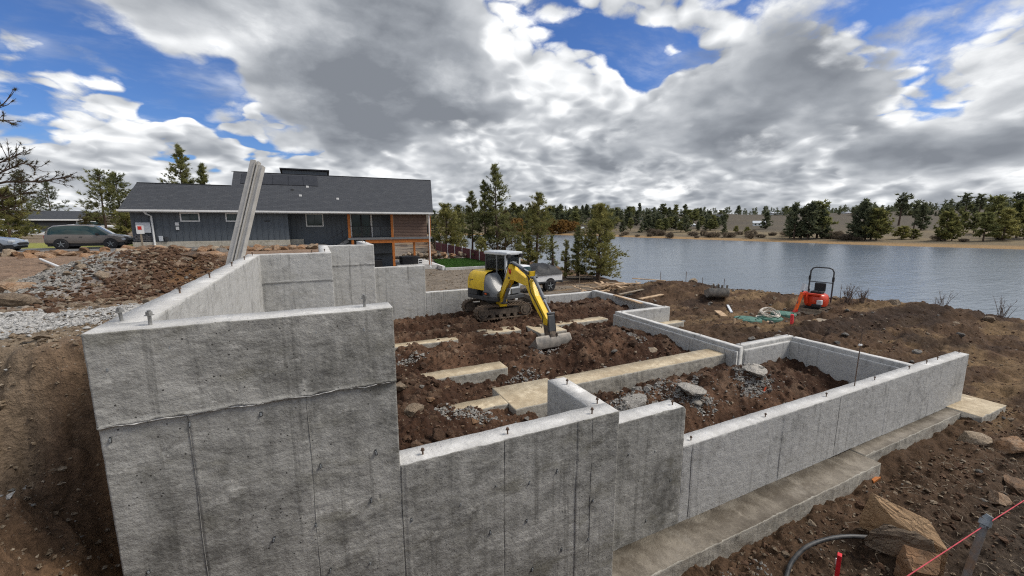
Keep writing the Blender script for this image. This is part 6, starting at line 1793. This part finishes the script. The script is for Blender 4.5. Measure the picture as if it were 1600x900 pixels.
# ------------------------------------------------------------------ gravel, clods and heaps
def stones(name, X, Y, S, mat, label, dz=0.25, ico=False, zofs=0.0):
    n = len(X); Z = terrain(X, Y)[0] + zofs
    if ico:
        g = (1 + 5 ** .5) / 2
        bv = np.array([(-1, g, 0), (1, g, 0), (-1, -g, 0), (1, -g, 0), (0, -1, g), (0, 1, g), (0, -1, -g), (0, 1, -g), (g, 0, -1), (g, 0, 1), (-g, 0, -1), (-g, 0, 1)]) / 1.9
        bf = np.array([(0, 11, 5), (0, 5, 1), (0, 1, 7), (0, 7, 10), (0, 10, 11), (1, 5, 9), (5, 11, 4), (11, 10, 2), (10, 7, 6), (7, 1, 8), (3, 9, 4), (3, 4, 2), (3, 2, 6), (3, 6, 8), (3, 8, 9), (4, 9, 5), (2, 4, 11), (6, 2, 10), (8, 6, 7), (9, 8, 1)])
    else:
        bv = np.array([(1, 0, 0), (-1, 0, 0), (0, 1, 0), (0, -1, 0), (0, 0, 1), (0, 0, -1)], float)
        bf = np.array([(0, 2, 4), (2, 1, 4), (1, 3, 4), (3, 0, 4), (2, 0, 5), (1, 2, 5), (3, 1, 5), (0, 3, 5)])
    k = len(bv)
    P = bv[None] * rng.uniform(.55, 1.25, (n, k, 1)) * np.stack([rng.uniform(.7, 1.3, n), rng.uniform(.7, 1.3, n), rng.uniform(.5, .9, n)], -1)[:, None, :]
    a = rng.uniform(0, 6.28, n); b = rng.uniform(-.7, .7, n)
    c_, s_ = np.cos(a)[:, None], np.sin(a)[:, None]; cb, sb_ = np.cos(b)[:, None], np.sin(b)[:, None]
    x, y, z = P[..., 0], P[..., 1], P[..., 2]
    y, z = y * cb - z * sb_, y * sb_ + z * cb
    x, y = x * c_ - y * s_, x * s_ + y * c_
    P = np.stack([x, y, z], -1) * S[:, None, None] + np.stack([X, Y, Z + S * dz], -1)[:, None, :]
    Fc = (bf[None] + (np.arange(n) * k)[:, None, None]).reshape(-1, 3)
    o = npmesh(name, P.reshape(-1, 3), Fc, mat); tag(o, label, 'gravel' if 'gravel' in name else 'rubble', kind='stuff')
    return o


def blob(n, cx, cy, sx, sy, rot=0.0, hard=True):
    u = rng.normal(0, .55, (n, 2)) if not hard else (lambda a, r_: np.stack([np.cos(a) * r_, np.sin(a) * r_], -1))(rng.uniform(0, 6.283, n), np.where(rng.uniform(0, 1, n) < .8, rng.uniform(0, 1, n) ** .6, rng.gamma(2.0, .45, n)))
    c, s = math.cos(rot), math.sin(rot); x, y = u[:, 0] * sx, u[:, 1] * sy
    k = 1 + .25 * np.sin(np.arctan2(u[:, 1], u[:, 0]) * 3 + cx)
    return cx + (c * x - s * y) * k, cy + (s * x + c * y) * k


x, y = blob(12500, -3.0, 5.95, 1.0, 1.15, .9); m_ = x < -1.45
stones('gravel', x[m_], y[m_], np.clip(rng.gamma(2.2, .0065, m_.sum()), .005, .04), M['gravel_pale'], 'pale crushed gravel spread beside the tall wall at the picture edge')
x, y = blob(8000, -4.55, 11.6, .75, 2.6, -.08)
stones('gravel', x, y, np.clip(rng.gamma(2.2, .012, len(x)), .008, .07), M['gravel'], 'grey gravel ridge along the left side of the brown mound')
p_ = (-2.55, 3.05); x, y = blob(1800, *p_, .35, .5)
stones('gravel', x, y, rng.uniform(.010, .022, len(x)), M['gravel'], 'small grey gravel patch low on the cut bank')
x, y = blob(2500, -7.6, 15.2, 1.6, .7, .1)
stones('gravel', x, y, rng.uniform(.02, .05, len(x)), M['gravel'], 'thin grey gravel streak across the flat tan ground')
gx = []; gy = []
for cx, cy, sx, sy, n in ((2.0, 10.35, .45, .22, 350), (2.35, 6.55, .40, .20, 500), (1.95, 7.0, .2, .2, 150), (4.35, 8.35, .45, .3, 350), (8.35, 9.0, .3, .35, 260), (4.5, 8.0, .3, .2, 150), (7.6, 7.75, .25, .15, 120), (5.5, 9.4, .5, .25, 160)):
    a, b = blob(n, cx, cy, sx, sy); gx.append(a); gy.append(b)
x = np.concatenate(gx); y = np.concatenate(gy)
stones('gravel', x, y, np.clip(rng.gamma(1.6, .011, len(x)), .005, .07), M['gravel'], 'grey broken concrete crumbs scattered around the strip footings')
gx = []; gy = []
for cx, cy, sx, sy, n in ((5.3, 5.75, .55, .40, 1900), (6.75, 5.75, .55, .30, 1300), (7.0, 5.45, .4, .2, 500), (9.0, 5.85, .60, .26, 1500), (8.6, 5.5, .5, .2, 800), (6.2, 6.2, .5, .12, 500), (7.6, 6.35, .4, .12, 300)):
    a, b = blob(n, cx, cy, sx, sy); gx.append(a); gy.append(b)
x = np.concatenate(gx); y = np.concatenate(gy)
stones('gravel', x, y, np.clip(rng.gamma(1.8, .0085, len(x)), .005, .05), M['gravel'], 'grey crushed gravel heaps between the long footing and the low wall')
for cx, cy, i in ((5.35, 5.72, 0), (6.85, 5.68, 1), (9.05, 5.80, 2)):
    o = rock(cx, cy, .34, 'rock_dust', ('broad dusty pale rock nearest the short leg wall behind the low wall', 'broad dusty pale rock in the middle of the gravel heaps', 'broad dusty pale rock nearest the ledged corner')[i], None, .12, sc=(.42, .27, .20), rz=.3 * i, name='boulder', cat='boulder')
x = rng.uniform(.7, 11.7, 9500); y = rng.uniform(3.8, 15.6, 9500); m_ = inside(x, y); x, y = x[m_], y[m_]
stones('dirt_clods', x, y, np.clip(rng.gamma(1.6, .010, len(x)), .006, .075), M['clod'], 'dark crumbled clods of soil in the pit', ico=True)
x = rng.uniform(.7, 11.7, 5200); y = rng.uniform(3.8, 15.6, 5200); m_ = inside(x, y); x, y = x[m_], y[m_]
stones('pebbles', x, y, np.clip(rng.gamma(2.0, .007, len(x)), .005, .05), M['pebble'], 'mixed pale pebbles in the dirt of the pit')
x = np.concatenate([rng.uniform(12.3, 27, 4500), rng.uniform(3.5, 18, 3600)]); y = np.concatenate([rng.uniform(3, 18, 4500), rng.uniform(.6, 3.2, 3600)])
stones('dirt_clods', x, y, np.clip(rng.gamma(1.5, .011, len(x)), .006, .08), M['clod'], 'brown clods over the dirt outside the foundation', ico=True)
x = np.concatenate([rng.uniform(12.3, 25, 2600), rng.uniform(4.5, 16, 3600)]); y = np.concatenate([rng.uniform(3, 17, 2600), rng.uniform(.7, 3.25, 3600)])
stones('pebbles', x, y, np.clip(rng.gamma(2.0, .008, len(x)), .006, .05), M['pebble'], 'pale pebbles over the wet dirt outside the foundation')
x, y = blob(5200, -2.9, 11.3, 1.5, 3.2); m_ = x < -1.45
stones('dirt_clods', x[m_], y[m_], np.clip(rng.gamma(2.2, .012, m_.sum()), .008, .07), M['clod'], 'brown clods on the spoil mound left of the wall', ico=True)
x, y = blob(1300, -2.9, 11.0, 1.5, 3.2); m_ = x < -1.45
stones('pebbles', x[m_], y[m_], np.clip(rng.gamma(2.2, .012, m_.sum()), .01, .08), M['pebble'], 'tan stones and grit on the spoil mound')
x = rng.uniform(-4.5, -1.42, 5000); y = rng.uniform(1.8, 5.6, 5000)
stones('pebbles', x, y, np.clip(rng.gamma(2.0, .006, len(x)), .004, .04), M['pebble'], 'fine pebbles on the cut bank at the picture edge')
x = rng.uniform(3.6, 5.2, 260); y = rng.uniform(2.6, 3.1, 260)
stones('gravel', x, y, rng.uniform(.008, .03, len(x)), M['gravel'], 'pale gravel chips along the foot of the footing in the near corner')
x = rng.uniform(3.0, 19, 3000); y = rng.uniform(16.4, 38, 3000)
stones('pebbles', x, y, np.clip(rng.gamma(2.0, .018, len(x)), .01, .1), M['pebble'], 'grey brown grit over the parking ground behind the foundation')


def heap(label, c, rx, ry, h, mat, name='gravel_pile', cat='pile'):
    n = 40; rows = []
    for i in range(16):
        f = i / 15
        rows.append([(rx * f * math.cos(2 * math.pi * k / n) * (1 + .12 * math.sin(2.1 * k)), ry * f * math.sin(2 * math.pi * k / n), h * (1 - f) ** 1.15 + .06 * h * mnoise.noise(Vector((f * 6, k * .5 if k < n else 0, 3))) - .08) for k in range(n + 1)])
    o = MB().grid(rows).build(name, mat, smooth=170); o.location = c; tag(o, label, cat); return o


M['sandgrey'] = pmat('grey_sand', (0.20, 0.175, 0.14), 0.95, 0, 0.3, 4, 0.9, 22, bdist=0.08)
c_ = dep(606, 418, 27); heap('grey brown sand pile behind the tall stepped wall before the house', (c_.x, c_.y, hz(c_.x, c_.y)), 1.7, 1.5, 1.0, M['sandgrey'])

# ------------------------------------------------------------------ timber, stakes and small things
def board(p, q, wd, th, mat, label, group=None, name='board', up=(0, 0, 1), cat='board'):
    p = Vector(p); q = Vector(q); c = (p + q) / 2
    o = MB().beam(p - c, q - c, wd, th, up=up).build(name, mat, bevel=0.004); o.location = c; tag(o, label, cat, group); return o


for k in range(64):
    cx = 15.6 + rnd.gauss(0, .8); cy = 19.0 + rnd.gauss(0, .75); a = rnd.choice((rnd.gauss(-.5, .35), rnd.gauss(.9, .4))); L = rnd.uniform(.5, 1.3)
    r0 = math.hypot((cx - 15.6) / 1.4, (cy - 19.0) / 1.3); z0 = hz(cx, cy) + max(.05, .55 * (1 - r0)) * rnd.random() + .06
    t_ = rnd.uniform(-.16, .16); d = Vector((math.cos(a), math.sin(a), t_)) * L
    c = Vector((cx, cy, z0 + .04))
    board(c - d, c + d, rnd.choice((.09, .14, .14)), .04, M['pineply'] if rnd.random() < .75 else M['oldwood'], 'scrap board in the jumbled lumber pile by the broad pine', 'boards of the lumber pile')
board(at(960, 461, .36), at(1002, 474, .34), .16, .04, M['pineply'], 'long raw board lying along the low wall top past the lumber')
board(at(967, 460, -.1), at(1005, 452, .0), .14, .04, M['oldwood'], 'board sloping on the dirt right of the lumber pile')
board(at(1000, 467, -.05), at(1035, 460, .0), .20, .04, M['pineply'], 'single wide tan board lying flat on the dirt bank')
board(at(905, 428, -.75), at(925, 431, -.75), .2, .04, M['pineply'], 'pale board before the pines left of the lumber')
board(at(893, 446, -.5), at(925, 449, -.5), .1, .04, M['pineply'], 'thin board pointing at the lumber pile from the truck side')
board(at(885, 433, -.9), at(925, 433, -.9), .9, .05, M['oldwood'], 'flat pale sheet on the ground behind the lumber')
board(at(1121, 487, -.5), at(1132, 496, -.55), .28, .12, M['pineply'], 'short squared timber block on the dirt near the green lids')
board(at(1137, 477, -.45), at(1143, 488, -.5), .10, .06, M['white_sheet'], 'narrow white slat sticking from the dirt bank')
board(at(1193, 509, -.62), at(1201, 502, -.60), .09, .04, M['pineply'], 'small wood offcut before the coiled hose lid')
board(at(1185, 489, -.5), at(1200, 491, -.5), .22, .1, M['oldwood'], 'grey timber lump left of the coiled hose')
board(at(1240, 510, -.60), at(1290, 500, -.55), .5, .06, M['oldwood'], 'muddy plank beneath the micro excavator bucket')
board(at(1150, 519, -.55), at(1190, 522, -.55), .3, .05, M['oldwood'], 'muddy board on the ground before the green lids')


def stake(px_, ytop, ybot, z, wd, mat, label, name='stake', cat='stake', lean=(0, 0), round_=False, group=None):
    p = at(px_, ybot, z); d = (Vector((p.x, p.y)) @ Vector((-math.sin(R(YAW)), math.cos(R(YAW)))))
    h = (ybot - ytop) / F_PX * d
    b = MB()
    if round_: b.tube([(0, 0, -.3), (lean[0] * h, lean[1] * h, h)], wd / 2, 8)
    else: b.beam((0, 0, -.3), (lean[0] * h, lean[1] * h, h), wd, wd * .6)
    o = b.build(name, mat); o.location = p; tag(o, label, cat, group); return o


for px_, yt, yb, wd in ((1032, 424, 447, .035), (1071, 424, 450, .035), (1083, 436, 452, .02), (1097, 433, 452, .03), (1131, 435, 449, .03)):
    stake(px_, yt, yb, -.35, wd, M['rust'], 'thin dark steel stake on the rim against the water', 'rebar_stake', lean=(rnd.uniform(-.05, .05), 0), round_=True, group='steel stakes on the rim')
stake(1146, 497, 519, -.6, .09, M['pineply'], 'plain wooden survey stake left of the nearest green lid')
stake(1237, 490, 513, -.6, .10, M['pink'], 'pink painted survey stake beside the micro excavator bucket', lean=(-.1, 0))
stake(905, 425, 456, -.35, .03, M['oldwood'], 'thin lath standing in front of the broad pine', 'lath', round_=True)
p_ = at(1335, 603, .333)
o = MB().tube([(0, 0, -.1), (.02, 0, 1.18)], .009, 6).build('rebar_pole', M['rust']); o.location = p_; tag(o, 'thin upright steel rod on the low wall top', 'rod')
MB().box((-.025, -.02, .82), (.04, .02, .85)).build('tape_marker', M['white'], o)
for k, (px_, yt) in enumerate(((1249, 443), (1257, 445))):
    stake(px_, yt, 466, -.5, .16, M['white_sheet'], ('white strip leaning by the water left of the roll bar', 'second white strip right next to the roll bar')[k], 'white_strip', 'panel', lean=(.3, -.05))
# red stake in the near corner
p_ = dep(1312, 868, 4.0); g_ = hz(p_.x, p_.y)
o = MB().box((-.033, -.02, -.25), (.033, .02, p_.z - g_), bevel=.004).build('stake', M['redstake']); o.location = (p_.x, p_.y, g_); o.rotation_euler = (0, .02, .4); tag(o, 'bright red square stake at the bottom edge', 'stake')
MB().box((.034, -.015, p_.z - g_ - .16), (.046, .03, p_.z - g_ - .09)).build('paper_tag', M['white'], o)
# pipe stake with clamp and the string
pt_ = dep(1541, 812, 2.9); pl_ = dep(1508, 905, 2.8); d_ = (pt_ - pl_).normalized(); zb = hz(pl_.x, pl_.y); base = pl_ - d_ * ((pl_.z - zb + .2) / d_.z)
pk = empty('pipe_stake', base); tag(pk, 'rusty steel pipe stake with a clamp holding a red string', 'stake')
b0 = pt_ - base
MB().tube([(0, 0, 0), b0 * .55, b0], [.026, .025, .024], 12).build('pipe', pmat('rusted_galvanised_pipe', (0.22, 0.25, 0.27), 0.6, 0.3, 0.3, 5, 0.2, 60, color2=(0.20, 0.12, 0.07)), pk, smooth=40)
cl = MB().cyl(b0 - d_ * .045, b0 + d_ * .0, .036, 12); cl.box((b0.x - .05, b0.y - .02, b0.z - .075), (b0.x + .03, b0.y + .02, b0.z - .03), bevel=.006)
clo = cl.build('clamp', M['galv'], pk)
MB().tube([b0 + Vector((.005, 0, .0)), b0 + Vector((.02, -.01, .035))], [.03, .022], 10).build('clamp_cap', M['galv'], clo)
MB().cyl(b0 + Vector((-.06, .0, -.05)), b0 + Vector((.07, .0, -.04)), .010, 8).build('clamp_screw', M['galv'], clo)
s0 = dep(1380, 925, 2.35); s1 = pt_ - Vector((0, 0, .05)); s2 = dep(1690, 725, 3.9)
o = MB().tube([s0 - s1, Vector((0.02, 0, 0)), s2 - s1], .0035, 6).build('string_line', M['string']); o.location = s1; tag(o, 'taut red string running past the pipe stake clamp', 'string')
# black pipe curving out of the ground
hp_ = [at(1228, 905, -1.12), at(1236, 880, -1.02), at(1258, 856, -.90), at(1290, 843, -.84), at(1325, 838, -.82), at(1366, 840, -.88)]
c0 = hp_[0]
def smoothpath(P, n=6):
    out = []
    for i in range(len(P) - 1):
        p0 = P[max(i - 1, 0)]; p1 = P[i]; p2 = P[i + 1]; p3 = P[min(i + 2, len(P) - 1)]
        for k in range(n):
            t = k / n
            out.append(0.5 * ((2 * p1) + (p2 - p0) * t + (2 * p0 - 5 * p1 + 4 * p2 - p3) * t * t + (3 * p1 - p0 - 3 * p2 + p3) * t ** 3))
    return out + [P[-1]]


sp = [p - c0 for p in smoothpath(hp_)]
o = MB().tube(sp, .028, 12).build('pipe_hose', M['hose'], smooth=40); o.location = c0; tag(o, 'black plastic pipe curving out of the wet ground', 'pipe')
d_ = (sp[-1] - sp[-3]).normalized(); MB().tube([sp[-1] - d_ * .02, sp[-1] + d_ * .05], .031, 12).build('pipe_end', M['white'], o)
# white pipe across the boulders
q0, q1 = at(63, 405, 2.05), at(113, 426, 2.0)
o = MB().tube([Vector((0, 0, 0)), q1 - q0], .045, 10).build('plastic_pipe', M['pvc'], smooth=40); o.location = q0; tag(o, 'white plastic pipe slanting down from the flat boulders', 'pipe')
p_ = at(1194, 604, -.12); p_.z = hz(p_.x, p_.y)
o = MB().prism([(-.05, 0), (.05, .01), (.03, .10), (-.04, .12)], 'y', -.012, .012).build('marker_flag', M['orange_flag'], bevel=.004); o.location = p_; o.rotation_euler = (.3, .4, .5); tag(o, 'small orange marker lying in the dirt behind the low wall', 'marker')
p_ = at(1290, 722, -.88); o = MB().prism([(-.16, 0), (.14, .02), (.05, .07), (-.1, .06)], 'z', 0, .04).build('wood_chip', M['post'], bevel=.005); o.location = (8.95, 3.25, hz(8.95, 3.2) + .03); tag(o, 'orange brown wood chip beside the stepped footing end', 'offcut')
# septic lids
for k, (px_, py_, rr_) in enumerate(((1168, 504, .52), (1202, 498, .52), (1224, 492, .50))):
    p_ = at(px_, py_, -.62); p_.z = hz(p_.x, p_.y) + .02
    b = MB(); n = 32
    prof = [(rr_, -.2), (rr_, .07), (rr_ * .97, .09), (rr_ * .80, .10), (rr_ * .76, .08), (.3, .115), (.01, .12)]
    b.grid([[(a * math.cos(2 * math.pi * j / n), a * math.sin(2 * math.pi * j / n), z_) for j in range(n + 1)] for a, z_ in prof])
    o = b.build('tank_lid', M['green'], smooth=40); o.location = p_
    for j in range(8):
        a = 2 * math.pi * j / 8; MB().beam((.32 * math.cos(a), .32 * math.sin(a), .115), (.40 * math.cos(a), .40 * math.sin(a), .10), .03, .03).build('lid_rib', M['green'], o)
    tag(o, ('round green tank lid nearest the foundation corner', 'round green tank lid with a pale coiled hose on it', 'round green tank lid closest to the micro excavator')[k], 'lid')
    if k == 1:
        cb = MB()
        for j in range(7):
            rad = .30 + .025 * j; cb.tube([(rad * math.cos(2 * math.pi * i / 20) * 1.05, rad * .8 * math.sin(2 * math.pi * i / 20), .02 * j + .05 * math.sin(i * .7 + j)) for i in range(21)], .02, 6, cap=False)
        cb.tube([(-.3, 0, .02), (-.7, .1, -.05), (-1.0, -.1, -.1), (-.8, -.35, -.1)], .02, 6)
        q = cb.build('coiled_hose', M['coil'], smooth=60); q.location = p_ + Vector((.12, .1, .16)); q.rotation_euler = (.35, 0, 0); tag(q, 'loose coil of pale hose on the middle green lid', 'hose')
# spare bucket on the dirt bank
p_ = at(1119, 466, -.25); sbk = empty('spare_bucket', (p_.x, p_.y, hz(p_.x, p_.y) + .06), R(-30)); tag(sbk, 'loose grey excavator bucket lying on the dirt bank', 'bucket')
cur = [(-.30, .50), (-.36, .30), (-.30, .10), (-.12, .0), (.12, .0), (.30, .10), (.36, .28)]
b = MB(); b.grid([[(-.45, y, z) for y, z in cur], [(.45, y, z) for y, z in cur]]); b.grid([[(-.45, y * .93, z * .93 + .03) for y, z in cur], [(.45, y * .93, z * .93 + .03) for y, z in cur]])
b.build('shell', M['bucket'], sbk, smooth=60)
for s in (-1, 1): MB().prism(cur, 'x', s * .45, s * .48).build('cheek', M['bucket'], sbk)
for k in range(4): MB().beam((-.36 + k * .24, -.28, .50), (-.36 + k * .24, -.30, .66), .08, .04).build('tooth', M['bucket'], sbk)
for s in (-.12, .12): MB().prism([(.02, .40), (.18, .45), (.2, .66), (.05, .62)], 'x', s - .02, s + .02).build('ear', M['track_steel'], sbk)

# aluminium form beam leaning on the wall
bA = Vector((-1.66, 9.85, 2.15)); bB = Vector((-0.97, 10.43, 4.80)); ax = (bB - bA); Lp = ax.length; ax.normalize()
rt = Vector((math.cos(R(YAW)), math.sin(R(YAW)), 0)); rt = (rt - ax * rt.dot(ax)).normalized(); nn = rt.cross(ax).normalized()
if nn.y > 0: nn = -nn
pk = empty('form_beam', bA); tag(pk, 'weathered aluminium form beam with side rails leaning over the left wall', 'form beam')
Bm = Matrix((rt, nn, ax)).transposed().to_4x4()


def fpart(mb, name, mat):
    o = mb.build(name, mat, pk, bevel=.003); o.data.transform(Bm); return o


fpart(MB().box((-.155, -.02, 0), (-.045, .02, Lp)), 'face_plate', M['plankalu'])
fpart(MB().box((.045, -.02, 0), (.135, .02, Lp * .965)), 'face_plate', M['plankalu'])
fpart(MB().box((-.044, -.05, 0), (-.020, .05, Lp * .99)), 'rail', M['plankalu'])
fpart(MB().box((.020, -.05, 0), (.044, .05, Lp * .99)), 'rail', M['plankalu'])
fpart(MB().box((.136, -.05, 0), (.155, .05, Lp * .96)), 'rail', M['plankalu'])
fpart(MB().box((-.019, -.01, 0), (.019, .0, Lp * .97)), 'channel_web', M['plankalu'])
for k in range(6):
    z_ = .25 + k * .45
    for x_ in (-.075, .075): fpart(MB().cyl((x_, -.034, z_), (x_, -.018, z_), .022, 8), 'bolt_hole', M['black'])
fpart(MB().beam((-.06, -.06, Lp - .42), (.12, -.06, Lp - .24), .02, .045, up=(0, 1, 0)), 'latch_bar', M['plankalu'])
fpart(MB().box((-.08, -.055, Lp - .26), (.13, -.04, Lp - .22)), 'latch_bar', M['plankalu'])

# leafless shrubs on the rim
def twig_shrub(px_, py_, z, h, n, label, seed):
    r = random.Random(seed); p_ = at(px_, py_, z); b = MB()
    for k in range(n):
        a = r.uniform(0, 6.28); l = h * r.uniform(.5, 1.1); sp_ = r.uniform(.15, .6)
        p0 = Vector((r.gauss(0, .08), r.gauss(0, .08), -.05)); p1 = p0 + Vector((math.cos(a) * l * sp_ * .4, math.sin(a) * l * sp_ * .4, l * .55)); p2 = p1 + Vector((math.cos(a + .4) * l * sp_ * .5, math.sin(a + .4) * l * sp_ * .5, l * .45))
        b.tube([p0, p1, p2], [.014, .009, .003], 4, cap=False)
        for j in range(3):
            t_ = r.uniform(.2, .9); q0 = p1.lerp(p2, t_); aa = r.uniform(0, 6.28)
            b.tube([q0, q0 + Vector((math.cos(aa) * .2, math.sin(aa) * .2, .25)) * h * .5], [.006, .002], 3, cap=False)
    o = b.build('bare_shrub', M['twig'], recalc=False); o.location = (p_.x, p_.y, hz(p_.x, p_.y)); tag(o, label, 'shrub'); return o


twig_shrub(1170, 452, -.4, .95, 26, 'leafless twigs behind the spare bucket on the rim', 1)
twig_shrub(1322, 478, -.5, .9, 34, 'tangled dry shrub right of the micro excavator', 2)
twig_shrub(1345, 478, -.5, .7, 26, 'second low dry shrub further from the micro excavator', 3)
twig_shrub(1472, 482, -.5, 1.1, 14, 'thin leafless shrub on the rim against the water', 4)
twig_shrub(1566, 492, -.5, .9, 12, 'thin leafless shrub at the picture edge against the water', 5)
# dry sticks and roots on the near right ground
b = MB()
for k in range(150):
    x = rnd.uniform(6.0, 13); y = rnd.uniform(1.0, 3.0); a = rnd.uniform(0, 6.28); l = rnd.uniform(.08, .35); z = hz(x, y) + .015
    b.tube([(x, y, z), (x + math.cos(a) * l * .5, y + math.sin(a) * l * .5, z + .03), (x + math.cos(a + .4) * l, y + math.sin(a + .4) * l, z + .005)], [.004, .0035, .002], 4, cap=False)
o = b.build('dry_twigs', M['oldwood'], recalc=False); tag(o, 'dry twigs and roots strewn over the near wet ground', 'twigs', kind='stuff')

# thin fins of cement bled through the form seams and the ties left in the near faces
segs = [o for o in found.children if o.name.startswith('wall_segment')]


def fin(parent, pts, wd, out, nrm, mat, name='form_seam'):
    """narrow raised bead following pts on a face"""
    nrm = Vector(nrm); L_ = []; R_ = []; Tt = []
    for i, p in enumerate(pts):
        p = Vector(p); d = (Vector(pts[min(i + 1, len(pts) - 1)]) - Vector(pts[max(i - 1, 0)])).normalized(); sd_ = d.cross(nrm).normalized()
        k_ = wd * (0.35 + 0.9 * abs(mnoise.noise(p * 9)))
        L_.append(p - sd_ * k_ - nrm * 0.006); R_.append(p + sd_ * k_ - nrm * 0.006); Tt.append(p + nrm * out * (0.3 + abs(mnoise.noise(p * 13 + Vector((5, 0, 0))))))
    o = MB().grid([L_, Tt, R_]).build(name, mat, parent, recalc=False)
    o.data.transform(Matrix.Translation(-FO))
    return o


C_BEAD = concrete('cement_bead', (0.16, 0.158, 0.15), (0.34, 0.335, 0.32), stain_amt=0.4, seed=9.9)
F1, F2, F4, F5 = segs[0], segs[1], segs[3], segs[4]
for par, xs, z0, z1, y in ((F1, (-0.905, -0.145), -0.9, 2.15, 3.468), (F2, (0.56, 1.575, 2.46, 2.66), -0.9, 1.34, 3.468), (F4, (3.25,), -0.85, 0.94, 3.835), (F5, (4.75, 6.9, 8.6), -0.85, 0.31, 3.835)):
    for x in xs:
        fin(par, [(x + 0.004 * math.sin(z * 5 + x), y - 0.006, z) for z in np.arange(z0, z1, 0.02)], 0.0032, 0.0035, (0, -1, 0), C_BEAD)
fin(F1, [(x, 3.468 - 0.020, 2.155 + 0.016 * mnoise.noise(Vector((x * 5, 0, 0))) + 0.010 * mnoise.noise(Vector((x * 19, 2, 0)))) for x in np.arange(-1.375, 0.548, 0.011)], 0.009, 0.010, (0, -1, 0), C_TOP)
tie = MB().box((-0.006, -0.014, -0.016), (0.006, 0.004, 0.016), bevel=0.002).add([(-0.011, -0.002, -0.03), (0.011, -0.002, -0.03), (0.013, -0.002, 0.03), (-0.009, -0.002, 0.03)], [(0, 1, 2, 3)], 1)
first = None
for par, x0, x1, z0, z1, y in ((F1, -1.3, 0.5, 0.0, 2.7, 3.468), (F2, 0.65, 3.0, -0.2, 1.25, 3.468), (F4, 3.15, 4.5, -0.6, 0.85, 3.835)):
    for x in np.arange(x0, x1, 0.40):
        for z in np.arange(z0, z1, 0.52):
            if rnd.random() < 0.25: continue
            if first is None: first = tie.build('form_tie', [M['galv'], M['darkpaint']], par, recalc=False); o = first
            else: o = first.copy(); link(o, par)
            o.location = Vector((x + rnd.uniform(-.06, .06), y - 0.004, z + rnd.uniform(-.06, .06))) - FO
            o.rotation_euler = (0, rnd.uniform(-.3, .3), 0); o.scale = (rnd.uniform(.6, 1), 1, rnd.uniform(.5, 1))

# larger clods and pale broken lumps in the pit
for k in range(110):
    cx, cy, sx, sy = rnd.choice(((7.7, 9.2, 1.3, .9), (1.2, 5.6, .7, 1.0), (1.7, 8.2, .6, .8), (3.6, 13.0, 1.4, .8), (9.0, 13.3, 1.4, .9), (8.0, 5.0, 2.2, .5), (5.5, 10.2, 1.5, .4)))
    x = cx + rnd.gauss(0, sx); y = cy + rnd.gauss(0, sy)
    if not inside(np.array([x]), np.array([y]))[0] or x < .7: continue
    o = rock(x, y, rnd.choice((.06, .08, .10, .13)), 'rock_clod', 'crumbly dark clod in the churned dirt of the pit', 'large clods in the pit', .2, name='clod', cat='clod')
for k in range(26):
    cx, cy = rnd.choice(((5.3, 5.75), (6.8, 5.7), (9.0, 5.8), (8.6, 5.5), (6.2, 6.2), (7.6, 6.3)))
    rock(cx + rnd.gauss(0, .3), cy + rnd.gauss(0, .12), rnd.choice((.05, .07, .09, .12)), 'rock_dust', 'pale dusty lump on the gravel heaps behind the low wall', 'dusty lumps on the gravel heaps', .2)
